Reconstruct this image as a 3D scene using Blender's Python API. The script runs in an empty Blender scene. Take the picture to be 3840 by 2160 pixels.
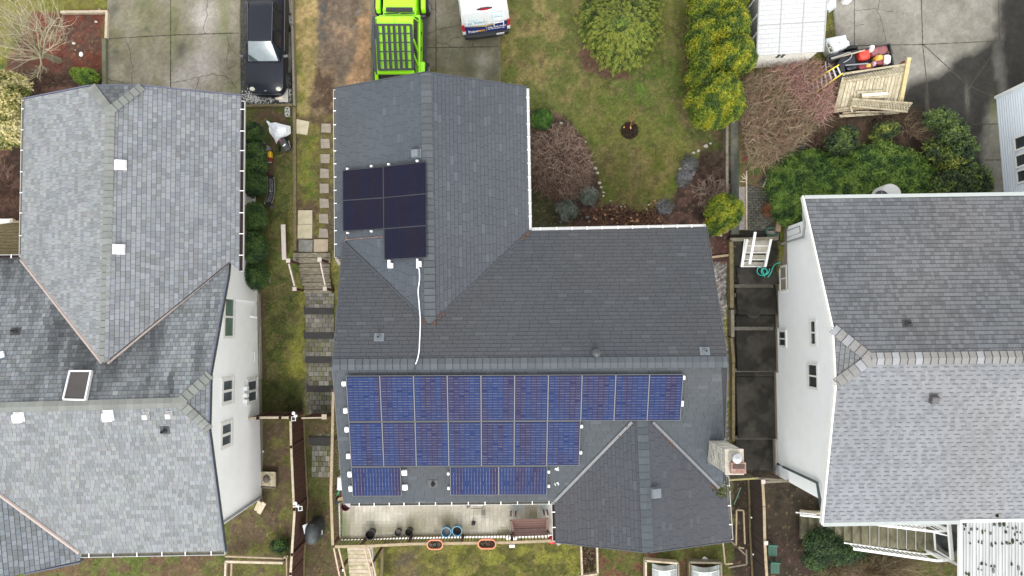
import bpy, math, random
import numpy as np
from mathutils import Vector, Matrix
random.seed(7); NR = np.random.RandomState(11)
sc = bpy.context.scene
COL = sc.collection
# ------------------------------------------------------------------ camera
FPX, CAMH, NADIR = 2550.0, 26.0, 1230.0
TH = math.atan((NADIR-1080)/FPX)
cd = bpy.data.cameras.new('camera'); cam = bpy.data.objects.new('camera', cd); COL.objects.link(cam)
cam.location = (0, 0, CAMH); cam.rotation_euler = (TH, 0, 0)
cd.sensor_width = 36; cd.sensor_fit = 'HORIZONTAL'; cd.lens = FPX/3840*36
cd.clip_start = 0.5; cd.clip_end = 500
sc.camera = cam
# ------------------------------------------------------------------ sky, sun, exposure
SUN_EL, SUN_AZ = math.radians(48), math.radians(180)      # azimuth clockwise from north (+Y)
w = bpy.data.worlds.new('World'); sc.world = w; w.use_nodes = True
nt = w.node_tree; nt.nodes.clear()
sky = nt.nodes.new('ShaderNodeTexSky'); sky.sky_type = 'NISHITA'; sky.sun_disc = False
sky.sun_elevation = SUN_EL; sky.sun_rotation = SUN_AZ; sky.dust_density = 1; sky.air_density = 4.0; sky.ozone_density = 1.0
hs = nt.nodes.new('ShaderNodeHueSaturation'); hs.inputs['Saturation'].default_value = 0.06
bg = nt.nodes.new('ShaderNodeBackground'); bg.inputs['Strength'].default_value = 0.15
wo = nt.nodes.new('ShaderNodeOutputWorld')
nt.links.new(sky.outputs[0], hs.inputs['Color']); nt.links.new(hs.outputs[0], bg.inputs[0]); nt.links.new(bg.outputs[0], wo.inputs[0])
sd = bpy.data.lights.new('sun', 'SUN'); sun = bpy.data.objects.new('sun', sd); COL.objects.link(sun)
sd.energy = 0.6; sd.angle = math.radians(22); sd.color = (1, 0.99, 0.975)
_d = Vector((math.sin(SUN_AZ)*math.cos(SUN_EL), math.cos(SUN_AZ)*math.cos(SUN_EL), math.sin(SUN_EL)))
sun.rotation_euler = _d.to_track_quat('Z', 'Y').to_euler()
sun.location = (0, 0, 40)
sc.view_settings.view_transform = 'Standard'; sc.view_settings.look = 'None'
sc.view_settings.exposure = 1.32; sc.view_settings.gamma = 1; sc.view_settings.use_curve_mapping = False
# ------------------------------------------------------------------ survey: photo point + height -> world point
C0, S0 = math.cos(TH), math.sin(TH)
def ray(px, py):
    u, v = (px-1920)/FPX, (1080-py)/FPX
    return Vector((u, v*C0+S0, v*S0-C0))
def P(px, py, z=0.0):
    d = ray(px, py); t = (CAMH-z)/-d.z
    return Vector((d.x*t, d.y*t, z))
def hgt(Y):                                               # the lots drop one half storey from street to back yard
    if Y >= 2.9: return 0.0
    if Y >= 1.5: return -0.9*(2.9-Y)/1.4
    if Y >= -4.2: return -0.9-0.7*(1.5-Y)/5.7
    if Y >= -5.2: return -1.6-0.1*(-4.2-Y)
    return -1.7
def G(px, py, dz=0.0):                                    # on the terrain
    z = 0.0
    for _ in range(12):
        p = P(px, py, z+dz); z = 0.5*z+0.5*hgt(p.y)
    for _ in range(8):
        p = P(px, py, z+dz); z = hgt(p.y)*.7+z*.3
    return P(px, py, z+dz)
def plane3(a, b, c):
    n = (b-a).cross(c-a).normalized()
    if n.z < 0: n = -n
    return (a, n)
def RP(px, py, pl, off=0.0):                              # on a plane
    a, n = pl; d = ray(px, py); o = Vector((0, 0, CAMH))
    t = ((a+n*off)-o).dot(n)/d.dot(n)
    return o+d*t
# ------------------------------------------------------------------ noise
def _h(ix, iy, s):
    h = (ix.astype(np.int64)*374761393+iy.astype(np.int64)*668265263+s*974634777) & 0x7fffffff
    h = ((h ^ (h >> 13))*1274126177) & 0x7fffffff
    return ((h ^ (h >> 16)) & 0xffff)/65535.0
def vnoise(x, y, s=0):
    x = np.asarray(x, float); y = np.asarray(y, float)
    ix, iy = np.floor(x), np.floor(y); fx, fy = x-ix, y-iy
    fx = fx*fx*(3-2*fx); fy = fy*fy*(3-2*fy)
    a = _h(ix, iy, s); b = _h(ix+1, iy, s); c = _h(ix, iy+1, s); d = _h(ix+1, iy+1, s)
    return (a*(1-fx)+b*fx)*(1-fy)+(c*(1-fx)+d*fx)*fy
def fbm(x, y, s=0, o=4):
    r = 0; a = .5; t = 0
    for i in range(o):
        r = r+a*vnoise(np.asarray(x)*2**i, np.asarray(y)*2**i, s+i*17); t += a; a *= .55
    return r/t
# ------------------------------------------------------------------ materials
MC = {}
def _new(name):
    m = bpy.data.materials.new(name); m.use_nodes = True
    b = m.node_tree.nodes['Principled BSDF']; return m, m.node_tree, b
def M(name, rgb=(.5, .5, .5), rough=.7, var=.15, scale=6, bump=0.0, metal=0, rgb2=None, bscale=None, stretch=None, coat=0, spec=None, alpha=1, trans=0):
    if name in MC: return MC[name]
    if max(rgb) < .6: rgb = tuple(x*.88 for x in rgb); rgb2 = tuple(x*.88 for x in rgb2) if rgb2 else None
    m, t, b = _new(name); N = t.nodes; L = t.links
    tc = N.new('ShaderNodeTexCoord'); mp = N.new('ShaderNodeMapping')
    L.new(tc.outputs['Object'], mp.inputs['Vector'])
    if stretch: mp.inputs['Scale'].default_value = stretch
    no = N.new('ShaderNodeTexNoise'); no.inputs['Scale'].default_value = scale; no.inputs['Detail'].default_value = 6; no.inputs['Roughness'].default_value = .65
    L.new(mp.outputs[0], no.inputs['Vector'])
    cr = N.new('ShaderNodeValToRGB'); cr.color_ramp.elements[0].position = .3; cr.color_ramp.elements[1].position = .72
    a = tuple(c*(1-var) for c in rgb)+(1,)
    c2 = tuple(min(1, c) for c in rgb2)+(1,) if rgb2 else tuple(min(1, c*(1+var)) for c in rgb)+(1,)
    cr.color_ramp.elements[0].color = a; cr.color_ramp.elements[1].color = c2
    L.new(no.outputs['Fac'], cr.inputs[0]); L.new(cr.outputs[0], b.inputs['Base Color'])
    b.inputs['Roughness'].default_value = rough; b.inputs['Metallic'].default_value = metal
    if coat: b.inputs['Coat Weight'].default_value = coat; b.inputs['Coat Roughness'].default_value = .08
    if spec is not None: b.inputs['Specular IOR Level'].default_value = spec
    if alpha < 1: b.inputs['Alpha'].default_value = alpha
    if trans: b.inputs['Transmission Weight'].default_value = trans
    if bump:
        n2 = N.new('ShaderNodeTexNoise'); n2.inputs['Scale'].default_value = bscale or scale*5; n2.inputs['Detail'].default_value = 5
        L.new(mp.outputs[0], n2.inputs['Vector'])
        bp = N.new('ShaderNodeBump'); bp.inputs['Strength'].default_value = bump; bp.inputs['Distance'].default_value = .02
        L.new(n2.outputs['Fac'], bp.inputs['Height']); L.new(bp.outputs[0], b.inputs['Normal'])
    MC[name] = m; return m
def VM(name, rough=.9, var=.25, scale=14, bump=.3, bscale=60, spec=.2, trl=0.0):          # per-face / per-vertex albedo 'Col'
    if name in MC: return MC[name]
    m, t, b = _new(name); N = t.nodes; L = t.links
    at = N.new('ShaderNodeAttribute'); at.attribute_name = 'Col'
    tc = N.new('ShaderNodeTexCoord')
    no = N.new('ShaderNodeTexNoise'); no.inputs['Scale'].default_value = scale; no.inputs['Detail'].default_value = 7; no.inputs['Roughness'].default_value = .7
    L.new(tc.outputs['Object'], no.inputs['Vector'])
    mr = N.new('ShaderNodeMapRange'); mr.inputs['From Min'].default_value = .25; mr.inputs['From Max'].default_value = .75
    mr.inputs['To Min'].default_value = .88*(1-var); mr.inputs['To Max'].default_value = .88*(1+var)
    L.new(no.outputs['Fac'], mr.inputs['Value'])
    vm = N.new('ShaderNodeVectorMath'); vm.operation = 'SCALE'
    L.new(at.outputs['Color'], vm.inputs[0]); L.new(mr.outputs[0], vm.inputs['Scale']); L.new(vm.outputs[0], b.inputs['Base Color'])
    b.inputs['Roughness'].default_value = rough; b.inputs['Specular IOR Level'].default_value = spec
    if bump:
        n2 = N.new('ShaderNodeTexNoise'); n2.inputs['Scale'].default_value = bscale; n2.inputs['Detail'].default_value = 4
        L.new(tc.outputs['Object'], n2.inputs['Vector'])
        bp = N.new('ShaderNodeBump'); bp.inputs['Strength'].default_value = bump; bp.inputs['Distance'].default_value = .02
        L.new(n2.outputs['Fac'], bp.inputs['Height']); L.new(bp.outputs[0], b.inputs['Normal'])
    MC[name] = m; return m
# ------------------------------------------------------------------ objects
def tag(o, label=None, cat=None, group=None, kind=None):
    if label: o['label'] = label
    if cat: o['category'] = cat
    if group: o['group'] = group
    if kind: o['kind'] = kind
    return o
ORG = {}
def org(o):
    return ORG.get(o.name, Vector((0, 0, 0)))
def thing(name, loc, label, cat, group=None):
    o = bpy.data.objects.new(name, None); COL.objects.link(o); o.location = Vector(loc); ORG[o.name] = Vector(loc)
    o.empty_display_size = .2
    return tag(o, label, cat, group)
class B:
    def __init__(s): s.v = []; s.f = []; s.mi = []; s.c = []; s.cur = 0; s.col = None
    def quad(s, a, b, c, d, col=None):
        n = len(s.v); s.v += [tuple(a), tuple(b), tuple(c), tuple(d)]; s.f.append((n, n+1, n+2, n+3)); s.mi.append(s.cur); s.c.append(col or s.col)
    def poly(s, pts, col=None):
        n = len(s.v); s.v += [tuple(p) for p in pts]; s.f.append(tuple(range(n, n+len(pts)))); s.mi.append(s.cur); s.c.append(col or s.col)
    def hexa(s, bot, top):
        n = len(s.v); s.v += [tuple(p) for p in bot]+[tuple(p) for p in top]; k = len(bot)
        fs = [tuple(range(n+k-1, n-1, -1)), tuple(range(n+k, n+2*k))]+[(n+i, n+(i+1) % k, n+k+(i+1) % k, n+k+i) for i in range(k)]
        for f in fs: s.f.append(f); s.mi.append(s.cur); s.c.append(s.col)
    def prism(s, top, dz):                                 # points of the top face, extruded straight down
        s.hexa([Vector(p)-Vector((0, 0, dz)) for p in top], top)
    def box(s, c, size, rz=0, rx=0, ry=0):
        R = Matrix.Rotation(rz, 3, 'Z') @ Matrix.Rotation(ry, 3, 'Y') @ Matrix.Rotation(rx, 3, 'X')
        c = Vector(c); a, b, h = size[0]/2, size[1]/2, size[2]/2
        q = [(-a, -b), (a, -b), (a, b), (-a, b)]
        s.hexa([c+R @ Vector((x, y, -h)) for x, y in q], [c+R @ Vector((x, y, h)) for x, y in q])
    def beam(s, p, q, wd, ht, up=Vector((0, 0, 1))):
        p = Vector(p); q = Vector(q); d = (q-p)
        if d.length < 1e-6: return
        d.normalize()
        if abs(d.dot(up)) > .98: up = Vector((0, 1, 0))
        x = d.cross(up).normalized(); y = x.cross(d).normalized()
        k = [(-wd/2, -ht/2), (wd/2, -ht/2), (wd/2, ht/2), (-wd/2, ht/2)]
        s.hexa([p+x*a+y*b for a, b in k], [q+x*a+y*b for a, b in k])
    def tube(s, pts, r, n=8, cap=True):
        pts = [Vector(p) for p in pts]; rs = r if isinstance(r, (list, tuple)) else [r]*len(pts)
        base = len(s.v); up = Vector((0, 0, 1))
        for i, p in enumerate(pts):
            d = (pts[min(i+1, len(pts)-1)]-pts[max(i-1, 0)]).normalized()
            x = d.cross(up)
            if x.length < .05: x = d.cross(Vector((0, 1, 0)))
            x.normalize(); y = x.cross(d)
            for k in range(n):
                a = 2*math.pi*k/n; s.v.append(tuple(p+x*math.cos(a)*rs[i]+y*math.sin(a)*rs[i]))
        for i in range(len(pts)-1):
            for k in range(n):
                a = base+i*n+k; b = base+i*n+(k+1) % n
                s.f.append((a, b, b+n, a+n)); s.mi.append(s.cur); s.c.append(s.col)
        if cap:
            s.f.append(tuple(base+k for k in range(n-1, -1, -1))); s.mi.append(s.cur); s.c.append(s.col)
            e = base+(len(pts)-1)*n; s.f.append(tuple(e+k for k in range(n))); s.mi.append(s.cur); s.c.append(s.col)
    def lathe(s, c, prof, n=20, sx=1, sy=1, lean=(0, 0), cap=True):  # prof: (radius, z)
        c = Vector(c); base = len(s.v)
        for r, z in prof:
            for k in range(n):
                a = 2*math.pi*k/n; s.v.append((c.x+r*math.cos(a)*sx+lean[0]*z, c.y+r*math.sin(a)*sy+lean[1]*z, c.z+z))
        for i in range(len(prof)-1):
            for k in range(n):
                a = base+i*n+k; b = base+i*n+(k+1) % n
                s.f.append((a, b, b+n, a+n)); s.mi.append(s.cur); s.c.append(s.col)
        for i, rev in ((0, True), (len(prof)-1, False)):
            if cap and prof[i][0] > 1e-4:
                f = [base+i*n+k for k in range(n)]; s.f.append(tuple(f[::-1] if rev else f)); s.mi.append(s.cur); s.c.append(s.col)
    def loft(s, rings, close=True, cap=True):
        base = len(s.v); n = len(rings[0])
        for r in rings: s.v += [tuple(p) for p in r]
        for i in range(len(rings)-1):
            for k in range(n if close else n-1):
                a = base+i*n+k; b = base+i*n+(k+1) % n
                s.f.append((a, b, b+n, a+n)); s.mi.append(s.cur); s.c.append(s.col)
        if cap and close:
            s.f.append(tuple(base+k for k in range(n-1, -1, -1))); s.mi.append(s.cur); s.c.append(s.col)
            e = base+(len(rings)-1)*n; s.f.append(tuple(e+k for k in range(n))); s.mi.append(s.cur); s.c.append(s.col)
    def build(s, name, mats, parent=None, label=None, cat=None, group=None, kind=None, smooth=False, bevel=0, at=None):
        if not isinstance(mats, (list, tuple)): mats = [mats]
        me = bpy.data.meshes.new(name)
        V = np.array(s.v, float)
        if parent is not None: o0 = org(parent)
        elif at is not None: o0 = Vector(at)
        else:
            lo, hi = V.min(0), V.max(0); o0 = Vector(((lo[0]+hi[0])/2, (lo[1]+hi[1])/2, lo[2]))
        V = V-np.array(o0)
        me.from_pydata([tuple(x) for x in V], [], s.f)
        for m in mats: me.materials.append(m)
        if len(mats) > 1: me.polygons.foreach_set('material_index', s.mi)
        if any(c is not None for c in s.c):
            at_ = me.attributes.new('Col', 'FLOAT_COLOR', 'FACE')
            arr = np.ones((len(s.f), 4)); arr[:, :3] = [c if c is not None else (.5, .5, .5) for c in s.c]
            at_.data.foreach_set('color', arr.ravel())
        me.validate(); me.update()
        o = bpy.data.objects.new(name, me); COL.objects.link(o)
        ORG[o.name] = o0
        if parent is not None: o.parent = parent
        else: o.location = o0
        if smooth:
            me.polygons.foreach_set('use_smooth', [True]*len(me.polygons))
            try: me.set_sharp_from_angle(angle=math.radians(38))
            except Exception: pass
        if bevel:
            bm = o.modifiers.new('bevel', 'BEVEL'); bm.width = bevel; bm.segments = 2; bm.limit_method = 'ANGLE'
        return tag(o, label, cat, group, kind)
def npmesh(name, V, F, cols, mat, parent=None, label=None, cat=None, group=None, kind=None, domain='FACE', smooth=False):
    me = bpy.data.meshes.new(name)
    V = np.asarray(V, float); F = np.asarray(F, np.int32); k = F.shape[1]
    o0 = org(parent) if parent is not None else Vector(((V[:, 0].min()+V[:, 0].max())/2, (V[:, 1].min()+V[:, 1].max())/2, V[:, 2].min()))
    V = V-np.array(o0)
    me.vertices.add(len(V)); me.vertices.foreach_set('co', V.ravel())
    me.loops.add(F.size); me.loops.foreach_set('vertex_index', F.ravel())
    me.polygons.add(len(F)); me.polygons.foreach_set('loop_start', np.arange(0, F.size, k, dtype=np.int32)); me.polygons.foreach_set('loop_total', np.full(len(F), k, np.int32))
    me.update(calc_edges=True)
    if cols is not None:
        at_ = me.attributes.new('Col', 'FLOAT_COLOR', domain)
        arr = np.ones((len(cols), 4)); arr[:, :3] = cols; at_.data.foreach_set('color', arr.ravel())
    if smooth: me.polygons.foreach_set('use_smooth', [True]*len(me.polygons))
    me.materials.append(mat); me.validate()
    o = bpy.data.objects.new(name, me); COL.objects.link(o); ORG[o.name] = o0
    if parent is not None: o.parent = parent
    else: o.location = o0
    return tag(o, label, cat, group, kind)
def jit(c, a=.15):
    k = 1+random.uniform(-a, a); return tuple(max(0, x*k) for x in c)
def text(body, size, mat, parent, origin, xdir, ydir, name='lettering', ext=.003, bold=0.0):
    cu = bpy.data.curves.new(name, 'FONT'); cu.body = body; cu.size = size; cu.extrude = ext; cu.offset = bold; cu.resolution_u = 2
    tmp = bpy.data.objects.new('t', cu); COL.objects.link(tmp)
    dg = bpy.context.evaluated_depsgraph_get(); me = bpy.data.meshes.new_from_object(tmp.evaluated_get(dg))
    bpy.data.objects.remove(tmp)
    x = Vector(xdir).normalized(); y = Vector(ydir); y = (y-x*y.dot(x)).normalized(); z = x.cross(y)
    o0 = org(parent)
    for v in me.vertices:
        c = v.co.copy(); v.co = Vector(origin)-o0+x*c.x+y*c.y+z*c.z
    me.materials.clear(); me.materials.append(mat)
    o = bpy.data.objects.new(name, me); COL.objects.link(o); o.parent = parent
    return o
WOOD = lambda: M('weathered_wood', (.36, .28, .2), .85, .3, 5, .3, stretch=(1, 1, 1), rgb2=(.42, .34, .25))
# ------------------------------------------------------------------ ground: one sheet, albedo by zone
GR = (.080, .105, .022); MO = (.17, .165, .035); TAN = (.30, .22, .115); DIRT = (.13, .092, .062); DK = (.05, .034, .026); RED = (.15, .05, .034); DG = (.06, .075, .02); BRN = (.10, .068, .042)
def gp(pts): return [(G(x, y).x, G(x, y).y) for x, y in pts]
def sdist(X, Y, poly):
    d = np.full(X.shape, 1e9); ins = np.zeros(X.shape, bool); n = len(poly)
    for i in range(n):
        x1, y1 = poly[i]; x2, y2 = poly[(i+1) % n]
        ex, ey = x2-x1, y2-y1; t = np.clip(((X-x1)*ex+(Y-y1)*ey)/(ex*ex+ey*ey+1e-9), 0, 1)
        d = np.minimum(d, np.hypot(X-x1-t*ex, Y-y1-t*ey))
        if abs(ey) > 1e-9:
            c = ((y1 > Y) != (y2 > Y)) & (X < ex*(Y-y1)/ey+x1); ins ^= c
    return np.where(ins, d, -d)
# (polygon in photo points, colour a, colour b, edge softness m, patch scale 1/m, mix bias, grass amount)
ZONES = [
 ([(-900, -700), (395, -700), (395, 350), (-900, 350)], GR, MO, .15, 1.2, .5, .9),
 ([(120, 45), (392, 40), (385, 330), (150, 330), (20, 260)], RED, (.10, .055, .04), .12, 3, .5, 0),
 ([(-500, 250), (400, 280), (400, 420), (110, 380), (100, 1000), (-500, 1000)], (.055, .034, .026), (.11, .06, .045), .2, 2.5, .5, 0),
 ([(1040, 330), (1105, 330), (1105, 1500), (955, 1560), (955, 1080), (905, 1000), (905, 380)], DG, (.10, .11, .03), .1, 1.6, .5, .9),
 ([(955, 400), (1100, 400), (1095, 560), (960, 700)], BRN, DG, .3, 2, .6, .4),
 ([(955, 1100), (990, 1100), (1000, 1560), (960, 1570)], (.085, .06, .042), BRN, .12, 2, .5, .1),
 ([(1075, 1290), (1145, 1290), (1150, 1420), (1080, 1430)], MO, (.2, .2, .04), .3, 2, .5, 1),
 ([(970, 1420), (1150, 1420), (1150, 1570), (970, 1570)], (.04, .045, .016), DG, .3, 2, .4, .8),
 ([(1105, -500), (1400, -500), (1400, 320), (1105, 330)], TAN, (.24, .17, .09), .08, 3.5, .5, .3),
 ([(1180, -500), (1380, -500), (1370, 220), (1300, 330), (1190, 300), (1165, 120)], (.15, .115, .085), (.12, .09, .068), .28, 2, .5, 0),
 ([(1205, -500), (1230, -500), (1225, 150), (1200, 150)], (.09, .085, .08), DIRT, .1, 4, .5, 0),
 ([(1320, -500), (1350, -500), (1345, 110), (1315, 110)], (.13, .12, .11), DIRT, .1, 4, .5, 0),
 ([(1150, 250), (1262, 240), (1262, 500), (1150, 430)], (.085, .055, .038), (.17, .12, .075), .25, 3, .5, .1),
 ([(1105, 60), (1150, 60), (1150, 520), (1105, 520)], (.25, .19, .085), MO, .12, 3, .5, .6),
 ([(1105, -500), (1178, -500), (1190, 120), (1175, 350), (1105, 400)], (.34, .25, .115), (.22, .175, .07), .12, 2.5, .5, .35),
 ([(1345, 60), (1392, 40), (1392, 310), (1300, 330), (1330, 230)], (.34, .21, .12), (.24, .155, .09), .15, 3, .5, .2),
 ([(1255, 90), (1330, 110), (1300, 190), (1260, 170)], (.27, .185, .12), (.17, .12, .085), .2, 3, .5, .1),
 ([(1110, 200), (1150, 200), (1150, 420), (1110, 420)], (.19, .20, .04), (.28, .22, .09), .15, 3, .5, .8),
 ([(1105, 430), (1265, 430), (1270, 960), (1105, 960)], (.16, .15, .04), BRN, .15, 2.2, .5, .7),
 ([(1130, 500), (1190, 500), (1195, 740), (1140, 760)], (.11, .15, .025), MO, .25, 3, .5, 1),
 ([(1210, 470), (1262, 470), (1262, 900), (1215, 900)], (.11, .085, .055), (.14, .12, .045), .15, 3, .5, .3),
 ([(1140, 950), (1300, 950), (1300, 1560), (1140, 1560)], (.12, .12, .035), (.19, .17, .05), .1, 3, .5, .4),
 ([(1870, -500), (2800, -500), (2700, 880), (1980, 900)], (.09, .115, .022), (.115, .125, .03), .2, 1.3, .5, 1),
 ([(1880, -300), (2200, -300), (2230, 250), (2180, 430), (1990, 560), (1880, 330)], (.20, .165, .065), (.10, .115, .03), .7, 1.8, .45, .8),
 ([(2280, 270), (2560, 200), (2590, 420), (2440, 430), (2330, 380)], (.08, .115, .022), (.10, .12, .028), .5, 1.5, .5, 1),
 ([(2300, 300), (2420, 290), (2420, 350), (2310, 360)], (.10, .15, .028), (.09, .13, .025), .25, 2, .5, 1),
 ([(2580, 60), (2620, 60), (2590, 480), (2560, 480)], (.10, .08, .04), (.16, .12, .06), .1, 3, .5, .2),
 ([(2100, 540), (2420, 560), (2480, 760), (2300, 780), (2180, 650)], (.12, .105, .038), (.085, .095, .022), .5, 1.6, .5, .8),
 ([(2390, 560), (2560, 520), (2530, 640), (2450, 780)], (.15, .135, .04), (.09, .10, .02), .35, 1.6, .5, .8),
 ([(2190, 150), (2240, 230), (2300, 270), (2360, 275), (2370, 305), (2290, 300), (2200, 270), (2160, 200)], (.13, .075, .05), (.10, .06, .04), .1, 4, .5, 0),
 ([(1975, 410), (2100, 420), (2200, 530), (2240, 640), (2262, 740), (2250, 800), (1980, 900)], (.10, .062, .046), (.055, .036, .028), .12, 3, .5, 0),
 ([(1985, 700), (2070, 740), (2130, 860), (1990, 870)], (.075, .075, .04), (.055, .055, .028), .06, 1.2, .5, 0),
 ([(2130, 860), (2170, 790), (2290, 755), (2400, 790), (2500, 775), (2620, 600), (2640, 560), (2740, 540), (2740, 1000), (2100, 880)], (.085, .05, .04), (.04, .026, .02), .12, 3.5, .5, 0),
 ([(2590, 440), (2730, 440), (2730, 620), (2640, 560), (2590, 520)], (.10, .07, .042), (.075, .085, .025), .15, 3, .5, .3),
 ([(2700, 860), (2745, 860), (2740, 985), (2660, 985)], (.06, .034, .028), (.09, .04, .034), .06, 4, .5, 0),
 ([(2655, 985), (2742, 985), (2742, 1900), (2655, 1900)], (.17, .16, .15), (.09, .085, .078), .03, 9, .5, 0),
 ([(2775, 280), (3140, 280), (3140, 430), (2960, 590), (2830, 720), (2780, 700)], (.17, .09, .07), (.13, .10, .05), .1, 3, .5, .1),
 ([(2795, 560), (2900, 540), (2860, 660), (2800, 680)], (.085, .11, .03), (.13, .08, .05), .15, 3, .5, .3),
 ([(3040, 425), (3500, 400), (3560, 740), (2860, 760)], (.055, .036, .026), (.10, .065, .045), .12, 3, .5, 0),
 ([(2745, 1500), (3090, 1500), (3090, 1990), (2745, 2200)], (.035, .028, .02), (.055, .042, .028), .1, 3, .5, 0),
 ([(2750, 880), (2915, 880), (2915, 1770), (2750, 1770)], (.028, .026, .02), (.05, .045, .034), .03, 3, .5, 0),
 ([(1140, 1095), (1252, 1095), (1252, 1570), (1150, 1570)], (.10, .095, .08), (.16, .15, .12), .04, 3, .5, 0),
 ([(970, 1575), (1110, 1560), (1110, 2400), (850, 2400), (850, 1960)], (.115, .12, .032), (.10, .07, .045), .12, 2.4, .5, .7),
 ([(975, 1590), (1010, 1590), (1030, 1700), (990, 2000), (970, 1880)], (.10, .065, .045), (.085, .07, .035), .2, 3, .5, .2),
 ([(1040, 2000), (1110, 1990), (1110, 2090), (1020, 2090)], (.06, .085, .02), BRN, .2, 3, .5, .6),
 ([(300, 2080), (850, 2070), (860, 2400), (-300, 2400), (-100, 2200)], (.095, .12, .028), (.115, .075, .045), .15, 2.4, .5, .8),
 ([(1140, 1540), (1255, 1560), (1300, 2400), (1140, 2400)], (.075, .085, .024), (.10, .072, .042), .15, 2.4, .5, .6),
 ([(1400, 2000), (2190, 2010), (2190, 2500), (1400, 2500)], (.18, .18, .035), (.085, .085, .022), .1, 2.6, .5, 1),
 ([(1490, 2060), (1570, 2060), (1600, 2300), (1460, 2300)], (.10, .08, .05), (.15, .12, .05), .3, 3, .5, .4),
 ([(2240, 2000), (2745, 2000), (2745, 2500), (2240, 2500)], (.075, .085, .02), (.12, .06, .038), .1, 2, .5, .5),
 ([(2745, 2000), (3100, 1990), (3140, 2500), (2745, 2500)], (.055, .035, .028), (.04, .032, .022), .2, 3, .5, .1),
 ([(3080, 1960), (3620, 1960), (3700, 2500), (3080, 2500)], (.115, .095, .045), (.075, .085, .022), .3, 3, .5, .5),
]
def ground_fields(X, Y):
    wx = X+.35*(fbm(X*1.7, Y*1.7, 5)-.5)+.14*(fbm(X*7, Y*7, 9, 3)-.5); wy = Y+.35*(fbm(X*1.7, Y*1.7, 31)-.5)+.14*(fbm(X*7, Y*7, 47, 3)-.5)
    m = fbm(X*.9, Y*.9, 3)[..., None]; m = np.clip((m-.35)/.3, 0, 1)
    col = np.array(GR)*(1-m)+np.array(MO)*m; gw = np.full(X.shape, .8)
    for i, (pl, a, b, so, psc, bias, ga) in enumerate(ZONES):
        q = gp(pl); xs = [p[0] for p in q]; ys = [p[1] for p in q]
        sel = (X > min(xs)-1) & (X < max(xs)+1) & (Y > min(ys)-1) & (Y < max(ys)+1)
        if not sel.any(): continue
        sx, sy = wx[sel], wy[sel]
        d = sdist(sx, sy, q); wgt = np.clip(d/so*.5+.5, 0, 1); wgt = wgt*wgt*(3-2*wgt)
        t = fbm(X[sel]*psc, Y[sel]*psc, 100+i, 5); t = np.clip((t-bias)/.16+.5, 0, 1)[:, None]
        c = np.array(a)*(1-t)+np.array(b)*t
        wg = wgt[:, None]; col[sel] = col[sel]*(1-wg)+c*wg
        gw[sel] = gw[sel]*(1-wgt)+ga*wgt*(.6+.4*(1-t[:, 0]))
    return col, gw
def axis(a, b, st, far):
    core = np.arange(a, b+st/2, st); out = [b+(far-b)*((k+1)/12)**2 for k in range(12)]; inn = [a-(far+a)*((k+1)/12)**2 for k in range(12)][::-1]
    return np.concatenate([inn, core, out])
gx = axis(-21.5, 21.5, .055, 90); gy = axis(-11.5, 14.5, .055, 90)
XX, YY = np.meshgrid(gx, gy)
gcol, gwt = ground_fields(XX, YY)
hz = np.vectorize(hgt)(YY)
det = fbm(XX*5, YY*5, 71, 4); det2 = vnoise(XX*16, YY*16, 5)
ZZ = hz+(det-.5)*.05*(.3+gwt)-.012
hi = fbm(XX*9, YY*9, 88, 3)
gcol = gcol*(.62+.76*hi)[..., None]*(.8+.4*det2)[..., None]
mt = np.clip((fbm(XX*2.6, YY*2.6, 333, 4)-.47)/.12, 0, 1)*np.clip((gwt-.3)*2, 0, 1)*.55; gcol = gcol*(1-mt[..., None])+np.array((.17, .135, .06))*mt[..., None]
mt = np.clip((fbm(XX*3.4, YY*3.4, 334, 4)-.56)/.1, 0, 1)*np.clip((gwt-.3)*2, 0, 1)*.5; gcol = gcol*(1-mt[..., None])+np.array((.055, .045, .022))*mt[..., None]
# scattered dead leaves / straw tint
sp = (vnoise(XX*14, YY*14, 201) > .88)[..., None]; gcol = np.where(sp, gcol*.5+np.array((.26, .18, .09))*.5, gcol)
grav = [gp(ZONES[i][0]) for i in range(len(ZONES)) if ZONES[i][4] == 9][0]
gd = sdist(XX, YY, grav) > 0
gcol = np.where((gd & (NR.rand(*XX.shape) > .6))[..., None], gcol*2.1, gcol)
outm = ((np.abs(XX) > 21.4) | (YY < -11.4) | (YY > 14.4))[..., None]; gcol = np.where(outm, np.array((.085, .095, .026)), gcol)
ny, nx = XX.shape; idx = np.arange(nx*ny).reshape(ny, nx)
Fq = np.stack([idx[:-1, :-1].ravel(), idx[:-1, 1:].ravel(), idx[1:, 1:].ravel(), idx[1:, :-1].ravel()], 1)
npmesh('ground', np.stack([XX.ravel(), YY.ravel(), ZZ.ravel()], 1), Fq, gcol.reshape(-1, 3), VM('ground_mix', .95, .3, 16, .5, 45), kind='structure', domain='POINT', smooth=True)
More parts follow.
